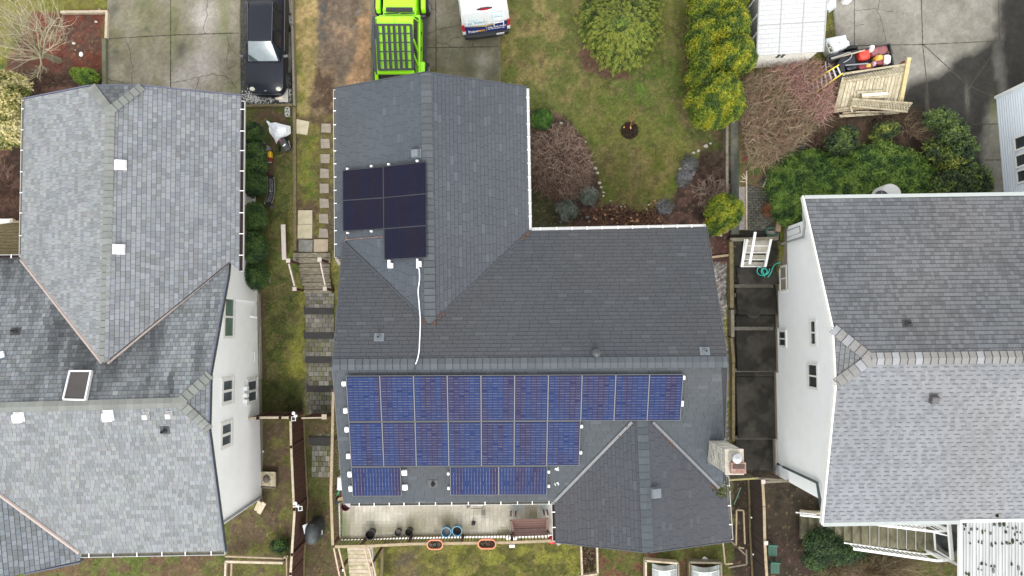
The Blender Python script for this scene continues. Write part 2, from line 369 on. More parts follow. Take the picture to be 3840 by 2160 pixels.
# grass tufts
n = 320000
tx = NR.uniform(-20.5, 20.5, n); ty = NR.uniform(-10.5, 12.5, n)
tc, tg = ground_fields(tx, ty)
keep = NR.rand(n) < tg*(.35+.9*fbm(tx*2.2, ty*2.2, 61)); tx, ty, tc = tx[keep], ty[keep], tc[keep]; n = len(tx)
tz = np.vectorize(hgt)(ty)-.01
ang = NR.uniform(0, 6.28, n); ln = NR.uniform(.035, .085, n); wd = NR.uniform(.008, .02, n); up = NR.uniform(.015, .055, n)
ca, sa = np.cos(ang), np.sin(ang)
V = np.zeros((n, 3, 3)); V[:, 0] = np.stack([tx-sa*wd, ty+ca*wd, tz], 1); V[:, 1] = np.stack([tx+sa*wd, ty-ca*wd, tz], 1); V[:, 2] = np.stack([tx+ca*ln, ty+sa*ln, tz+up], 1)
tcol = tc*NR.uniform(.7, 1.7, (n, 1))*(1+NR.uniform(-.12, .12, (n, 3)))
npmesh('lawn_grass', V.reshape(-1, 3), np.arange(3*n).reshape(n, 3), tcol, VM('grass_blade', .8, .1, 5, 0, spec=.25), kind='stuff', label='short mossy grass growing over the lawns and verges', cat='grass')
# ------------------------------------------------------------------ paved sheets
def lerp4(q, a, b):
    (x0, y0), (x1, y1), (x2, y2), (x3, y3) = q
    return (x0*(1-a)*(1-b)+x1*a*(1-b)+x2*a*b+x3*(1-a)*b, y0*(1-a)*(1-b)+y1*a*(1-b)+y2*a*b+y3*(1-a)*b)
def paved(name, quad, cfun, dz=.03, step=.06, mat=None, flat=None, thick=.12, lines=(), cracks=(), linecol=(.05, .05, .035)):
    c = [G(*p) for p in quad]
    na = max(2, int((c[1]-c[0]).length/step)); nb = max(2, int((c[3]-c[0]).length/step))
    A, Bq = np.meshgrid(np.linspace(0, 1, na+1), np.linspace(0, 1, nb+1))
    def bl(k): return c[0][k]*(1-A)*(1-Bq)+c[1][k]*A*(1-Bq)+c[2][k]*A*Bq+c[3][k]*(1-A)*Bq
    X, Y = bl(0), bl(1); Z = (np.vectorize(hgt)(Y) if flat is None else np.full(X.shape, flat))+dz
    col = cfun(X, Y)
    ii = np.arange(X.size).reshape(X.shape)
    F = np.stack([ii[1:, :-1].ravel(), ii[1:, 1:].ravel(), ii[:-1, 1:].ravel(), ii[:-1, :-1].ravel()], 1)
    V = np.stack([X.ravel(), Y.ravel(), Z.ravel()], 1); cv = col.reshape(-1, 3)
    # joints and cracks: thin dark strips 4 mm above the slab
    vs, fs, cs = [V], [F], [cv]; base = len(V)
    def strip(pts, wd, jag):
        nonlocal base
        pp = [G(x, y) for x, y in pts]; out = []
        for i in range(len(pp)-1):
            L = (pp[i+1]-pp[i]).length; k = max(1, int(L/.09))
            for j in range(k): out.append(pp[i].lerp(pp[i+1], j/k))
        out.append(pp[-1]); r = []
        for i, p in enumerate(out):
            d = out[min(i+1, len(out)-1)]-out[max(i-1, 0)]; nrm = Vector((-d.y, d.x, 0)).normalized()
            p = p+nrm*random.uniform(-jag, jag); ww = wd*random.uniform(.5, 1.25)
            z = (hgt(p.y) if flat is None else flat)+dz+.004
            r.append((p.x+nrm.x*ww/2, p.y+nrm.y*ww/2, z)); r.append((p.x-nrm.x*ww/2, p.y-nrm.y*ww/2, z))
        m = len(out); f = [(base+2*i, base+2*i+2, base+2*i+3, base+2*i+1) for i in range(m-1)]
        vs.append(np.array(r)); fs.append(np.array(f)); cs.append(np.array([jit(linecol, .35) for _ in r])); base += len(r)
    for l in lines: strip(l, .035, .006)
    for l in cracks: strip(l, .02, .03)
    # edge skirt
    rim = list(ii[0, :])+list(ii[1:, -1])+list(ii[-1, -2::-1])+list(ii[-2:0:-1, 0])
    low = V[rim].copy(); low[:, 2] -= thick; m = len(rim)
    vs.append(low); cs.append(cv[rim]*.8)
    fs.append(np.array([(rim[i], rim[(i+1) % m], base+(i+1) % m, base+i) for i in range(m)])); base += m
    return npmesh(name, np.concatenate(vs), np.concatenate(fs), np.concatenate(cs), mat or VM('concrete_mix', .9, .22, 20, .25, 70), kind='structure', domain='POINT')
def mixc(a, b, t): t = np.clip(t, 0, 1)[..., None]; return np.array(a)*(1-t)+np.array(b)*t
def blob(X, Y, px, py, rx, ry):
    c = G(px, py); s = 25.5/FPX
    return np.exp(-(((X-c.x)/(rx*s))**2+((Y-c.y)/(ry*s))**2)*1.2)
def c_left(X, Y):
    c = mixc((.26, .235, .185), (.19, .172, .125), (fbm(X*1.1, Y*.5, 301)-.38)/.25)
    c = mixc(c, (.14, .14, .065), (fbm(X*1.6, Y*.7, 305)-.5)/.22*.5)
    for (px, py, rx, ry, k) in [(840, 90, 25, 90, .8), (640, 130, 30, 150, .45), (520, 60, 70, 60, .45), (880, 330, 40, 30, .8), (430, 330, 60, 40, .5)]:
        c = mixc(c, (.14, .155, .055), blob(X, Y, px, py, rx, ry)*k*.8)
    for (px, py, rx, ry) in [(760, 60, 55, 90), (750, 240, 60, 70), (690, 300, 60, 60)]:
        c = mixc(c, (.43, .40, .38), blob(X, Y, px, py, rx, ry)*.75)
    for (px, py, rx, ry) in [(680, 190, 22, 40), (430, 35, 22, 28), (548, 110, 10, 12), (436, 195, 14, 14), (470, 320, 60, 12)]:
        c = mixc(c, (.09, .09, .07), blob(X, Y, px, py, rx, ry)*.8)
    return c*(.72+.55*fbm(X*12, Y*12, 9, 3))[..., None]*(.8+.4*fbm(X*3, Y*3, 19, 3))[..., None]
paved('left_driveway', [(412, -500), (897, -500), (905, 420), (396, 420)], c_left,
  lines=[[(643, -400), (641, 340)], [(400, 147), (640, 133), (897, 125)]],
  cracks=[[(470, 148), (488, 185), (492, 225), (500, 250), (496, 300), (498, 330)], [(642, 310), (700, 302), (750, 290), (800, 278), (850, 290), (880, 315)], [(850, 130), (862, 180), (850, 210), (855, 265), (890, 240)],
          [(778, 0), (776, 60), (765, 100), (770, 128)], [(750, 292), (742, 320), (735, 345)], [(862, 180), (885, 205)], [(400, 295), (430, 305), (470, 312)], [(840, 270), (860, 310), (885, 330)]])
def c_mid(X, Y):
    c = mixc((.205, .185, .14), (.14, .125, .085), (fbm(X*1.3, Y*.9, 401)-.36)/.28)
    for (px, py, rx, ry, k) in [(1790, 255, 70, 60, .9), (1700, 200, 40, 30, .5), (1850, 270, 25, 60, .4)]: c = mixc(c, (.075, .078, .045), blob(X, Y, px, py, rx, ry)*k)
    for (px, py, rx, ry) in [(1810, 225, 40, 45), (1640, 60, 30, 60), (1800, 290, 20, 30)]: c = mixc(c, (.32, .30, .25), blob(X, Y, px, py, rx, ry)*.6)
    c = mixc(c, (.12, .13, .04), (fbm(X*2, Y*2, 405)-.58)/.2*.5)
    return c*(.72+.55*fbm(X*12, Y*12, 19, 3))[..., None]*(.8+.4*fbm(X*3, Y*3, 29, 3))[..., None]
paved('driveway', [(1390, -500), (1872, -500), (1880, 560), (1390, 560)], c_mid,
  lines=[[(1633, -400), (1636, 330)], [(1388, 184), (1635, 180), (1870, 176)]],
  cracks=[[(1590, 130), (1640, 112), (1700, 100), (1730, 90)], [(1640, 162), (1670, 165), (1700, 145), (1725, 142)], [(1670, 165), (1690, 178)], [(1776, 140), (1772, 175)], [(1600, 30), (1630, 40)]])
def c_right(X, Y):
    c = mixc((.32, .305, .27), (.24, .225, .195), (fbm(X*.8, Y*.8, 501)-.35)/.3)
    c = mixc(c, (.20, .19, .155), np.clip((fbm(X*.6, Y*.6, 506)-.48)/.15, 0, 1)*.6)
    wx_ = X+.9*(fbm(X*.9, Y*.9, 77)-.5); wy_ = Y+.9*(fbm(X*.9, Y*.9, 78)-.5)
    for pg in ([(3755, -400), (4700, -400), (4700, 420), (3760, 350)], [(3400, 350), (3500, 270), (3640, 200), (3745, 170), (3745, 330), (3695, 440), (3680, 760), (3360, 760)]):
        c = mixc(c, (.022, .021, .019), np.clip(sdist(wx_, wy_, gp(pg))/.5+.6, 0, 1)*.95)
    for (px, py, rx, ry, k) in [(3625, 370, 9, 55, .5), (3725, 560, 22, 150, .6), (3475, 390, 6, 60, .5)]: c = mixc(c, (.2, .19, .15), blob(X, Y, px, py, rx, ry)*k)
    c = mixc(c, (.16, .18, .06), blob(X, Y, 3725, 420, 14, 60)*.6)
    return c*(.75+.5*fbm(X*10, Y*10, 29, 3))[..., None]*(.8+.4*fbm(X*2.5, Y*2.5, 39, 3))[..., None]
paved('right_driveway', [(3085, -500), (4700, -500), (4700, 760), (3180, 800)], c_right, step=.08,
  lines=[[(3200, -400), (3203, 170)], [(3442, -400), (3458, 170), (3470, 280), (3484, 420)], [(3215, 172), (3460, 168), (3745, 155)], [(3735, -300), (3746, 150)], [(3458, 166), (3630, 325)], [(3748, 165), (3635, 325), (3620, 410)], [(3635, 325), (3735, 368)], [(3650, 467), (3740, 466)], [(3690, 601), (3755, 600)]],
  cracks=[[(3290, -60), (3295, 10), (3289, 40), (3310, 100), (3322, 160)], [(3205, 42), (3289, 35), (3350, 48)], [(3205, 97), (3240, 93)], [(3100, 60), (3120, 140)]], linecol=(.07, .065, .05))
def c_soil(X, Y): return mixc((.05, .033, .025), (.10, .068, .045), (fbm(X*2.5, Y*2.5, 611)-.4)/.2)*(.6+.8*fbm(X*9, Y*9, 12, 3))[..., None]
paved('garden_soil', [(3060, 432), (3440, 415), (3600, 770), (2990, 780)], c_soil, dz=.055, mat=VM('ground_mix'), thick=.05)
# brick path curving past the garden on the right
def c_brick(X, Y):
    r = np.floor(Y/.1); u = X/.2+.5*(r % 2); k = _h(np.floor(u), r, 3); fu = np.abs((u % 1)-.5); fv = np.abs((Y/.1 % 1)-.5)
    c = mixc((.075, .072, .062), (.13, .125, .105), k)
    return np.where(((fu > .45) | (fv > .40))[..., None], np.array((.03, .032, .02)), c)*(.6+.8*fbm(X*3, Y*3, 8, 3))[..., None]
def pathseg(quad, nm='brick_path'): paved(nm, quad, c_brick, dz=.022, step=.033, thick=.06)
pathseg([(3105, 435), (3160, 435), (3000, 580), (2935, 575)]); pathseg([(2935, 576), (3000, 581), (2900, 720), (2840, 690)]); pathseg([(2800, 690), (2900, 722), (2900, 880), (2800, 880)])
# stepped side path on the right: dark slabs with timber risers
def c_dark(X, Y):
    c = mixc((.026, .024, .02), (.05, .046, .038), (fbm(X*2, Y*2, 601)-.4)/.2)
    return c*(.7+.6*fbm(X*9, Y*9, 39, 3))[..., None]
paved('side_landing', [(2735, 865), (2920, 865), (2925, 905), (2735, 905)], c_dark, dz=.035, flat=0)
steps = [(1000, 1068), (1068, 1180), (1180, 1233), (1233, 1390), (1390, 1410), (1410, 1640), (1640, 1760)]
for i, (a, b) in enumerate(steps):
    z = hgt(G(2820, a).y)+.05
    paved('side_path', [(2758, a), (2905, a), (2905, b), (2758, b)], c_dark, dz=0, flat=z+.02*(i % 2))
for y, lab in ((1072, 'first'), (1106, 'second'), (1232, 'third'), (1388, 'fourth'), (1640, 'lowest')):
    bb = B(); bb.beam(G(2752, y, .07), G(2898, y, .07), .14, .12); bb.build('path_edging', M('old_sleeper', (.13, .12, .10), .9, .3, 9, .4), label=lab+' weathered timber riser across the stepped path beside the right house', cat='path edging', group='timber risers of the stepped side path')
# concrete triangle in the front garden corner
# left-house side: chips and gravel under the car, slabs beside it
def c_chip(X, Y):
    return mixc((.045, .045, .045), (.12, .12, .12), NR.rand(*X.shape)**3)
paved('gravel_strip', [(903, -500), (1092, -500), (1096, 392), (905, 392)], c_chip, dz=.012, step=.05, thick=.03)
# ------------------------------------------------------------------ roofs made of individual shingle tabs
def clip_poly(sub, clip):
    # Sutherland-Hodgman, clip convex ccw
    out = sub
    for i in range(len(clip)):
        a = clip[i]; b = clip[(i+1) % len(clip)]; ex, ey = b[0]-a[0], b[1]-a[1]
        inp = out; out = []
        if not inp: return []
        def side(p): return ex*(p[1]-a[1])-ey*(p[0]-a[0])
        for j in range(len(inp)):
            p = inp[j]; q = inp[(j+1) % len(inp)]; sp_, sq = side(p), side(q)
            if sp_ >= 0: out.append(p)
            if (sp_ >= 0) != (sq >= 0):
                t = sp_/(sp_-sq); out.append((p[0]+(q[0]-p[0])*t, p[1]+(q[1]-p[1])*t))
    return out
def roof(parent, pl, polys, expo, widths, cfun, under, gap=.010, lift=.012, sg=.004, seed=1, thick=.16, name='shingles', bmat=None):
    p0, n = pl; u = Vector((0, 0, 1)).cross(n).normalized(); v = n.cross(u)
    b = B(); ub = B(); rnd = random.Random(seed)
    def W(uu, vv, h=0): return p0+u*uu+v*vv+n*h
    for poly in polys:
        pts = [RP(x, y, pl) for x, y in poly]
        q = [((p-p0).dot(u), (p-p0).dot(v)) for p in pts]
        ar = sum(q[i][0]*q[(i+1) % len(q)][1]-q[(i+1) % len(q)][0]*q[i][1] for i in range(len(q)))
        if ar < 0: q = q[::-1]; pts = pts[::-1]
        ub.hexa([p-Vector((0, 0, thick)) for p in pts], pts)
        us = [a[0] for a in q]; vs = [a[1] for a in q]; eps = 1e-6
        for r in range(int(math.floor(min(vs)/expo)), int(math.ceil(max(vs)/expo))):
            rr = random.Random(seed*1000003+r*7919); uu = -32.0+rr.random()*.3; v0 = r*expo; v1 = v0+expo-gap
            while uu < max(us):
                wt = rr.uniform(*widths); k = rr.random(); k2 = rr.random()
                if uu+wt > min(us):
                    u0, u1 = uu+sg, uu+wt-sg
                    rect = [(u0, v0), (u1, v0), (u1, v1), (u0, v1)]
                    ins = all(all((q[(i+1) % len(q)][0]-q[i][0])*(y-q[i][1])-(q[(i+1) % len(q)][1]-q[i][1])*(x-q[i][0]) >= 0 for i in range(len(q))) for x, y in rect)
                    c = rect if ins else clip_poly(rect, q)
                    if len(c) >= 3:
                        h = lift*(.7+.6*k2)
                        b.poly([W(x, y, .003+h*(1-(y-v0)/expo)) for x, y in c], cfun(uu, v0, k, k2, rr))
                uu += wt
    b.build(name, VM('shingle_mix', .92, .16, 30, .25, 90, spec=.25), parent)
    ub.build('roof_deck', bmat or under, parent)
def vn1(x, y, s): return float(vnoise(np.array([x]), np.array([y]), s)[0])
def cap_row(parent, p, q, hw, drop, pitch, cfun, name='ridge_caps', lift=.02):
    p = Vector(p); q = Vector(q); d = q-p; L = d.length; d.normalize(); a = Vector((-d.y, d.x, 0)).normalized()
    b = B(); k = int(L/pitch)+1; dk_ = cfun(0); dk_ = tuple(x*.55 for x in dk_)
    for sg in (-1, 1):
        e = a*sg*hw*.98; A, D = p+Vector((0, 0, .024)), q+Vector((0, 0, .024)); dz = Vector((0, 0, drop)); b.quad(*([A, D, D+e-dz, A+e-dz][::1 if sg < 0 else -1]), dk_)
    for i in range(k):
        s0 = i*pitch; s1 = min(L, s0+pitch-.013); c = cfun(i)
        for sg in (-1, 1):
            e = a*sg*hw; z0, z1 = Vector((0, 0, .03)), Vector((0, 0, .03+lift))
            A = p+d*s0+z0; D = p+d*s1+z1; dz = Vector((0, 0, drop))
            b.quad(A, D, D+e-dz, A+e-dz, jit(c, .05)) if sg < 0 else b.quad(A, A+e-dz, D+e-dz, D, jit(c, .05))
        D1 = p+d*s1+Vector((0, 0, .03+lift))
        for sg in (-1, 1):
            e = a*sg*hw; b.quad(D1, D1+e-Vector((0, 0, drop)), D1+e-Vector((0, 0, drop+lift)), D1-Vector((0, 0, lift)), tuple(x*.25 for x in c))
    b.build(name, VM('shingle_mix'), parent)
WHT = M('white_trim', (.78, .78, .77), .45, .06, 4)
GUTIN = M('gutter_debris', (.035, .02, .02), .95, .5, 14)
GUTTAN = M('gutter_grey', (.17, .16, .13), .9, .35, 10)
def gutter(parent, p, q, out, wd=.085, inner=None, rim=None, pitch=.62, strap=True, name='gutter'):
    p = Vector(p); q = Vector(q); d = (q-p).normalized(); o = Vector(out); o = (o-d*o.dot(d)).normalized(); up = Vector((0, 0, 1))
    b = B(); b.cur = 0
    b.beam(p+o*wd-up*.05, q+o*wd-up*.05, .014, .10)
    b.cur = 1; b.beam(p+o*.01-up*.07, q+o*.01-up*.07, .02, .1); b.cur = 0
    b.beam(p-d*.005+o*(wd/2)-up*.05, p+d*.012+o*(wd/2)-up*.05, wd, .1); b.beam(q-d*.012+o*(wd/2)-up*.05, q+d*.005+o*(wd/2)-up*.05, wd, .1)
    b.cur = 1; b.beam(p+o*(wd/2)-up*.085, q+o*(wd/2)-up*.085, wd-.02, .03)
    if strap:
        b.cur = 2; L = (q-p).length; s = .3
        while s < L-.1:
            c = p+d*s; b.beam(c-o*.015+up*.012, c+o*(wd+.008)+up*.0, .024, .018); s += pitch*random.uniform(.93, 1.07)
    b.build(name, [rim or M('gutter_white', (.5, .5, .49), .5, .06, 4), inner or GUTIN, M('gutter_strap', (.85, .85, .86), .4, .04, 3)], parent)
def box_vent(parent, c, pl, size=.3, hh=.14, mat=None, flange=1, name='roof_vent', flip=1):
    n = pl[1]; u = Vector((0, 0, 1)).cross(n).normalized(); v = n.cross(u); b = B(); s = size/2
    def W(a, d, h): return c+u*a+v*d+n*h
    b.hexa([W(-s*1.15, -s*1.1, .015), W(s*1.15, -s*1.1, .015), W(s*1.15, s*1.5, .015), W(-s*1.15, s*1.5, .015)], [W(-s*1.15, -s*1.1, .025), W(s*1.15, -s*1.1, .025), W(s*1.15, s*1.5, .025), W(-s*1.15, s*1.5, .025)])
    b.hexa([W(-s, -s, .025), W(s, -s, .025), W(s, s, .025), W(-s, s, .025)], [W(-s, -s, hh), W(s, -s, hh), W(s*.96, s*.9, hh), W(-s*.96, s*.9, hh)])
    b.hexa([W(-s*1.06, -s*1.06, hh-.03), W(s*1.06, -s*1.06, hh-.03), W(s*1.03, s, hh-.03), W(-s*1.03, s, hh-.03)], [W(-s*.9, -s*.9, hh+.03), W(s*.9, -s*.9, hh+.03), W(s*.9, s*.85, hh+.03), W(-s*.9, s*.85, hh+.03)])
    return b.build(name, mat, parent, bevel=.008)
def pipe_vent(parent, c, pl, r=.05, h=.3, mat=None, hood=None):
    n = pl[1]; b = B(); u = Vector((0, 0, 1)).cross(n).normalized(); v = n.cross(u)
    k = [(-.15, -.1), (.15, -.1), (.15, .16), (-.15, .16)]
    b.hexa([c+u*x+v*y+n*.012 for x, y in k], [c+u*x+v*y+n*.022 for x, y in k])
    b.lathe(c, [(r*1.9, .0), (r*1.7, .06), (r*1.1, .09), (r, .1), (r, h), (r*.75, h), (r*.75, h-.1)], 14)
    if hood: b.lathe(c+Vector((0, 0, h)), [(r*1.1, -.02), (r*1.7, 0), (r*1.7, .05), (r*.3, .11)], 14)
    return b.build('pipe_vent', mat, parent, smooth=True)
GREYV = M('vent_grey', (.14, .16, .18), .5, .12, 6)
DKM = M('dark_metal', (.03, .032, .035), .5, .2, 6)
WHV = M('vent_white', (.8, .8, .82), .4, .04, 4)
def wallpoly(b, pts, mi=0): b.cur = mi; b.poly(pts)
# ================================================================== the main house
EZ, RZ = 4.0, 5.5
mh = thing('house', P(1990, 1300, 0), 'dark grey shingled house in the middle with solar panels on its roof', 'house')
ctr = [0]
def cf_main(base, sat=.10):
    def f(u, v, k, k2, r):
        m = .95+.10*k+.10*(vn1(u*.8, v*.8, 3)-.5); w_ = .25*(vn1(u*.35+9, v*.35, 8)-.5)
        if r.random() < .05: m *= 1.18
        return (base[0]*m*(1+w_*.4), base[1]*m, base[2]*m*(1-w_*.3))
    return f
UND = M('roof_underlay', (.028, .03, .033), .9, .2, 5)
MF = plane3(P(1248, 1369, RZ), P(2727, 1357, RZ), P(2300, 859, EZ))
MR = plane3(P(1248, 1369, RZ), P(2727, 1357, RZ), P(1650, 1886, EZ))
zv1 = RP(1613, 1215, MF).z; zv2 = RP(2409, 1544, MR).z
WL = plane3(P(1258, 332, EZ), P(1263, 968, EZ), P(1613, 1215, zv1))
WR = plane3(P(1974, 327, EZ), P(1984, 864, EZ), P(1613, 1215, zv1))
RL = plane3(P(2409, 1544, zv2), P(2430, 2070, zv2), P(2083, 2031, EZ))
RR = plane3(P(2409, 1544, zv2), P(2430, 2070, zv2), P(2739, 2027, EZ))
V1, V2 = (1613, 1215), (2409, 1544)
gcol_m = (.078, .090, .108)
roof(mh, MF, [[(1286, 905), V1, (1248, 1369)], [V1, (2727, 1357), (1248, 1369)], [V1, (1985, 866), (2647, 850), (2727, 1357)]], .125, (.28, .36), cf_main((.066, .069, .076)), UND, seed=3)
roof(mh, MR, [[(1248, 1369), (2727, 1357), V2], [(1248, 1369), V2, (2079, 1880), (1290, 1888)], [V2, (2727, 1357), (2716, 1655), (2722, 1800), (2697, 1832)]], .125, (.28, .36), cf_main((.078, .086, .095)), UND, gap=.005, seed=4)
roof(mh, WL, [[(1258, 332), (1597, 272), V1, (1286, 905)], [(1258, 332), (1286, 905), (1284, 968), (1263, 968)]], .125, (.26, .36), cf_main((.074, .082, .093)), UND, gap=.006, seed=5)
roof(mh, WR, [[(1597, 272), (1974, 327), (1985, 866), V1]], .125, (.26, .36), cf_main((.076, .081, .093)), UND, seed=6)
roof(mh, RL, [[V2, (2079, 1880), (2083, 2031), (2430, 2070)]], .125, (.24, .34), cf_main((.067, .070, .080)), UND, gap=.007, seed=7)
roof(mh, RR, [[V2, (2727, 1862), (2741, 2027), (2430, 2070)]], .125, (.24, .34), cf_main((.067, .070, .080)), UND, gap=.007, seed=8)
cap_row(mh, RP(1248, 1368, MF), RP(2727, 1357, MF), .17, .055, .225, lambda i: jit((.085, .096, .108), .10))
cap_row(mh, RP(1613, 1212, WL), RP(1597, 274, WL), .17, .055, .215, lambda i: jit((.082, .090, .100), .12))
cap_row(mh, RP(2409, 1575, RL), RP(2430, 2069, RL), .17, .055, .225, lambda i: jit((.078, .090, .100), .1))
# valleys
VMET = M('valley_metal', (.04, .045, .055), .5, .3, 6); VMG = M('valley_grey', (.14, .145, .155), .45, .15, 6); RUST = M('valley_leaves', (.13, .06, .035), .95, .5, 20)
for q in (((1290, 908), V1, .06), ((1984, 868), (1616, 1214), .06)):
    b = B(); b.beam(RP(*q[0], MF, .012), RP(*q[1], MF, .012), q[2], .03); b.build('valley', VMET, mh)
for q in (((2370, 1582), (2080, 1880), .085), ((2448, 1582), (2696, 1830), .085)):
    b = B(); b.beam(RP(*q[0], MR, .03), RP(*q[1], MR, .03), q[2], .05); b.build('valley', VMG, mh)
b = B()
for q in (((1584, 1198), (1598, 1214)), ((1625, 1214), (1668, 1172)), ((1950, 905), (1968, 888)), ((1972, 884), (1985, 868)), ((2320, 1636), (2336, 1619)), ((2352, 1600), (2362, 1590)), ((2284, 1672), (2292, 1664)), ((2452, 1592), (2464, 1602)), ((2480, 1622), (2520, 1662)), ((2528, 1672), (2540, 1680)), ((2664, 1812), (2682, 1830)), ((2684, 1826), (2698, 1838))):
    a = RP(*q[0], MR if q[0][1] > 1500 else MF, .03); c = RP(*q[1], MR if q[0][1] > 1500 else MF, .03); L = (c-a).length
    for k in range(int(L*28)+3):
        p = a.lerp(c, random.random())+Vector((random.uniform(-.04, .04), random.uniform(-.04, .04), random.uniform(0, .03)))
        b.box(p, (.05, .03, .006), random.uniform(0, 3), random.uniform(-.4, .4))
b.build('leaf_litter', RUST, None, 'brown leaf litter caught in the roof valleys of the middle house', 'debris', kind='stuff')
b = B(); cl = RP(2706, 1838, MR, .03)
for k in range(60):
    b.col = jit((.055, .065, .022), .4); b.box(cl+Vector((random.gauss(0, .13), random.gauss(0, .1), random.uniform(-.03, .05))), (.06, .05, .03), random.uniform(0, 3))
b.build('valley_moss', VM('grass_blade'), mh)
# rake trims and gutters
gutter(mh, P(1258, 336, EZ), P(1263, 966, EZ), (-1, 0, 0), inner=GUTTAN, pitch=.44, wd=.07)
gutter(mh, P(1974, 332, EZ), P(1984, 862, EZ), (1, 0, 0), inner=WHT, pitch=.44)
gutter(mh, P(1992, 864, EZ), P(2646, 851, EZ), (0, 1, 0), inner=WHT, pitch=.5)
gutter(mh, P(1312, 1888, EZ), P(2078, 1880, EZ), (0, -1, 0), inner=GUTTAN, pitch=.5)
gutter(mh, P(2079, 1884, EZ), P(2083, 2030, EZ), (-1, 0, 0), inner=GUTIN, pitch=.5)
gutter(mh, P(2723, 1785, EZ), P(2739, 2024, EZ), (1, 0, 0), inner=GUTTAN, pitch=.6)
b = B(); DF = M('dark_fascia', (.06, .065, .075), .6, .15, 5)
for a, c, pl in (((1258, 332), (1597, 272), WL), ((1597, 272), (1974, 327), WR), ((2083, 2032), (2430, 2071), RL), ((2430, 2071), (2741, 2028), RR), ((1248, 1369), (1286, 930), MF), ((2727, 1357), (2648, 851), MF), ((1248, 1369), (1290, 1888), MR), ((2727, 1357), (2717, 1640), MR)):
    b = B(); b.beam(RP(*a, pl, -.07), RP(*c, pl, -.07), .03, .15); b.build('rake_board', DF, mh)
# walls under the roof
SID = M('siding_cream', (.55, .53, .48), .7, .08, 4)
b = B()
def wallbox(b, x0, y0, x1, y1, zb, zt):
    b.hexa([(x0, y0, zb), (x1, y0, zb), (x1, y1, zb), (x0, y1, zb)], [(x0, y0, zt), (x1, y0, zt), (x1, y1, zt), (x0, y1, zt)])
xl = P(1258, 600, EZ).x+.5; xr = P(1978, 600, EZ).x-.5; yt = P(1300, 332, EZ).y-.55
xR = P(2690, 1100, EZ).x-.5; yf = P(2300, 859, EZ).y-.5; yb = P(1650, 1886, EZ).y+.55
xrl = P(2081, 1950, EZ).x+.45; xrr = P(2730, 1900, EZ).x-.45; yrb = P(2083, 2031, EZ).y+.4
wallbox(b, xl, yf-.6, xr, yt, -.3, EZ-.1); wallbox(b, xl+.12, yb, xR, yf, -2.2, EZ-.12); wallbox(b, xrl, yrb, xrr, yb-.002, -2.2, EZ-.11)
b.hexa([(xl, yt-.01, EZ-.1), (xr, yt-.01, EZ-.1), ((xl+xr)/2, yt-.01, 4.9)], [(xl, yt, EZ-.1), (xr, yt, EZ-.1), ((xl+xr)/2, yt, 4.9)])
b.hexa([(xrl, yrb, EZ-.1), (xrr, yrb, EZ-.1), ((xrl+xrr)/2, yrb, 4.9)], [(xrl, yrb+.01, EZ-.1), (xrr, yrb+.01, EZ-.1), ((xrl+xrr)/2, yrb+.01, 4.9)])
b.build('wall', SID, mh)
b = B()
for a, c in (((xl, yt), (xr, yt)),): pass
wallbox(b, xl+.6, yt+.001, xl+3.2, yt+.05, 0.0, 2.2)
b.build('garage_door', M('garage_white', (.7, .7, .68), .5, .05, 4), mh)
# roof furniture
box_vent(mh, RP(1562, 577, WL), WL, .24, .13, GREYV); box_vent(mh, RP(2453, 1846, RR), RR, .30, .16, GREYV)
pipe_vent(mh, RP(1422, 1262, MF), MF, .045, .22, GREYV); pipe_vent(mh, RP(2232, 1322, MF), MF, .07, .34, M('vent_slate2', (.04, .045, .05), .5, .2, 6), hood=1)
pipe_vent(mh, RP(2642, 1314, MF), MF, .045, .22, GREYV); pipe_vent(mh, RP(1624, 1816, MR), MR, .04, .2, DKM)
b = B()
for p, pl in (((1316, 1892), MR),): pass
for p, q, w_ in ((P(1296, 1882, 3.95), P(1314, 1896, 3.8), .12), (P(2085, 2028, 3.9), P(2096, 2040, 3.6), .10), (P(1262, 968, 3.9), P(1274, 990, 3.7), .1)):
    b = B(); b.beam(p, q, w_, .08); b.build('downspout', M('downspout_taupe', (.34, .30, .29), .5, .08, 4), mh)
# chimney
X0, X1 = P(2717, 1700, 6.1).x, P(2789, 1700, 6.1).x
CH = P(2717, 1683, 6.3); CH2 = P(2789, 1780, 6.3)
ch = B(); 
def brick(b, x0, y0, x1, y1, z0, z1):
    e, hb = .2, .085; r = 0; z = z0
    while z < z1:
        off = .1*(r % 2)
        for (ax, ay, bx, by) in ((x0, y0, x1, y0), (x1, y0, x1, y1), (x1, y1, x0, y1), (x0, y1, x0, y0)):
            L = math.hypot(bx-ax, by-ay); dx, dy = (bx-ax)/L, (by-ay)/L; s = -off
            while s < L:
                s0, s1 = max(0, s), min(L, s+e-.012)
                if s1 > s0+.01:
                    k = random.uniform(.75, 1.15); o = random.uniform(.002, .01); nx_, ny_ = dy*o, -dx*o
                    b.col = (.56*k, .54*k, .49*k) if random.random() > .12 else (.34*k, .33*k, .27*k)
                    b.quad((ax+dx*s0+nx_, ay+dy*s0+ny_, z), (ax+dx*s1+nx_, ay+dy*s1+ny_, z), (ax+dx*s1+nx_, ay+dy*s1+ny_, z+hb-.012), (ax+dx*s0+nx_, ay+dy*s0+ny_, z+hb-.012))
                s += e
        z += hb; r += 1
cx0, cx1, cy0, cy1 = CH.x+.03, CH2.x-.03, CH2.y+.03, CH.y-.03
brick(ch, cx0, cy0, cx1, cy1, 3.2, 6.25)
chim = ch.build('chimney', VM('brick_mix', .9, .2, 20, .3, 60), mh)
b = B(); wallbox(b, cx0+.004, cy0+.004, cx1-.004, cy1-.004, -1.8, 6.24); b.build('chimney_core', M('mortar', (.26, .25, .22), .95, .3, 12, .4), mh)
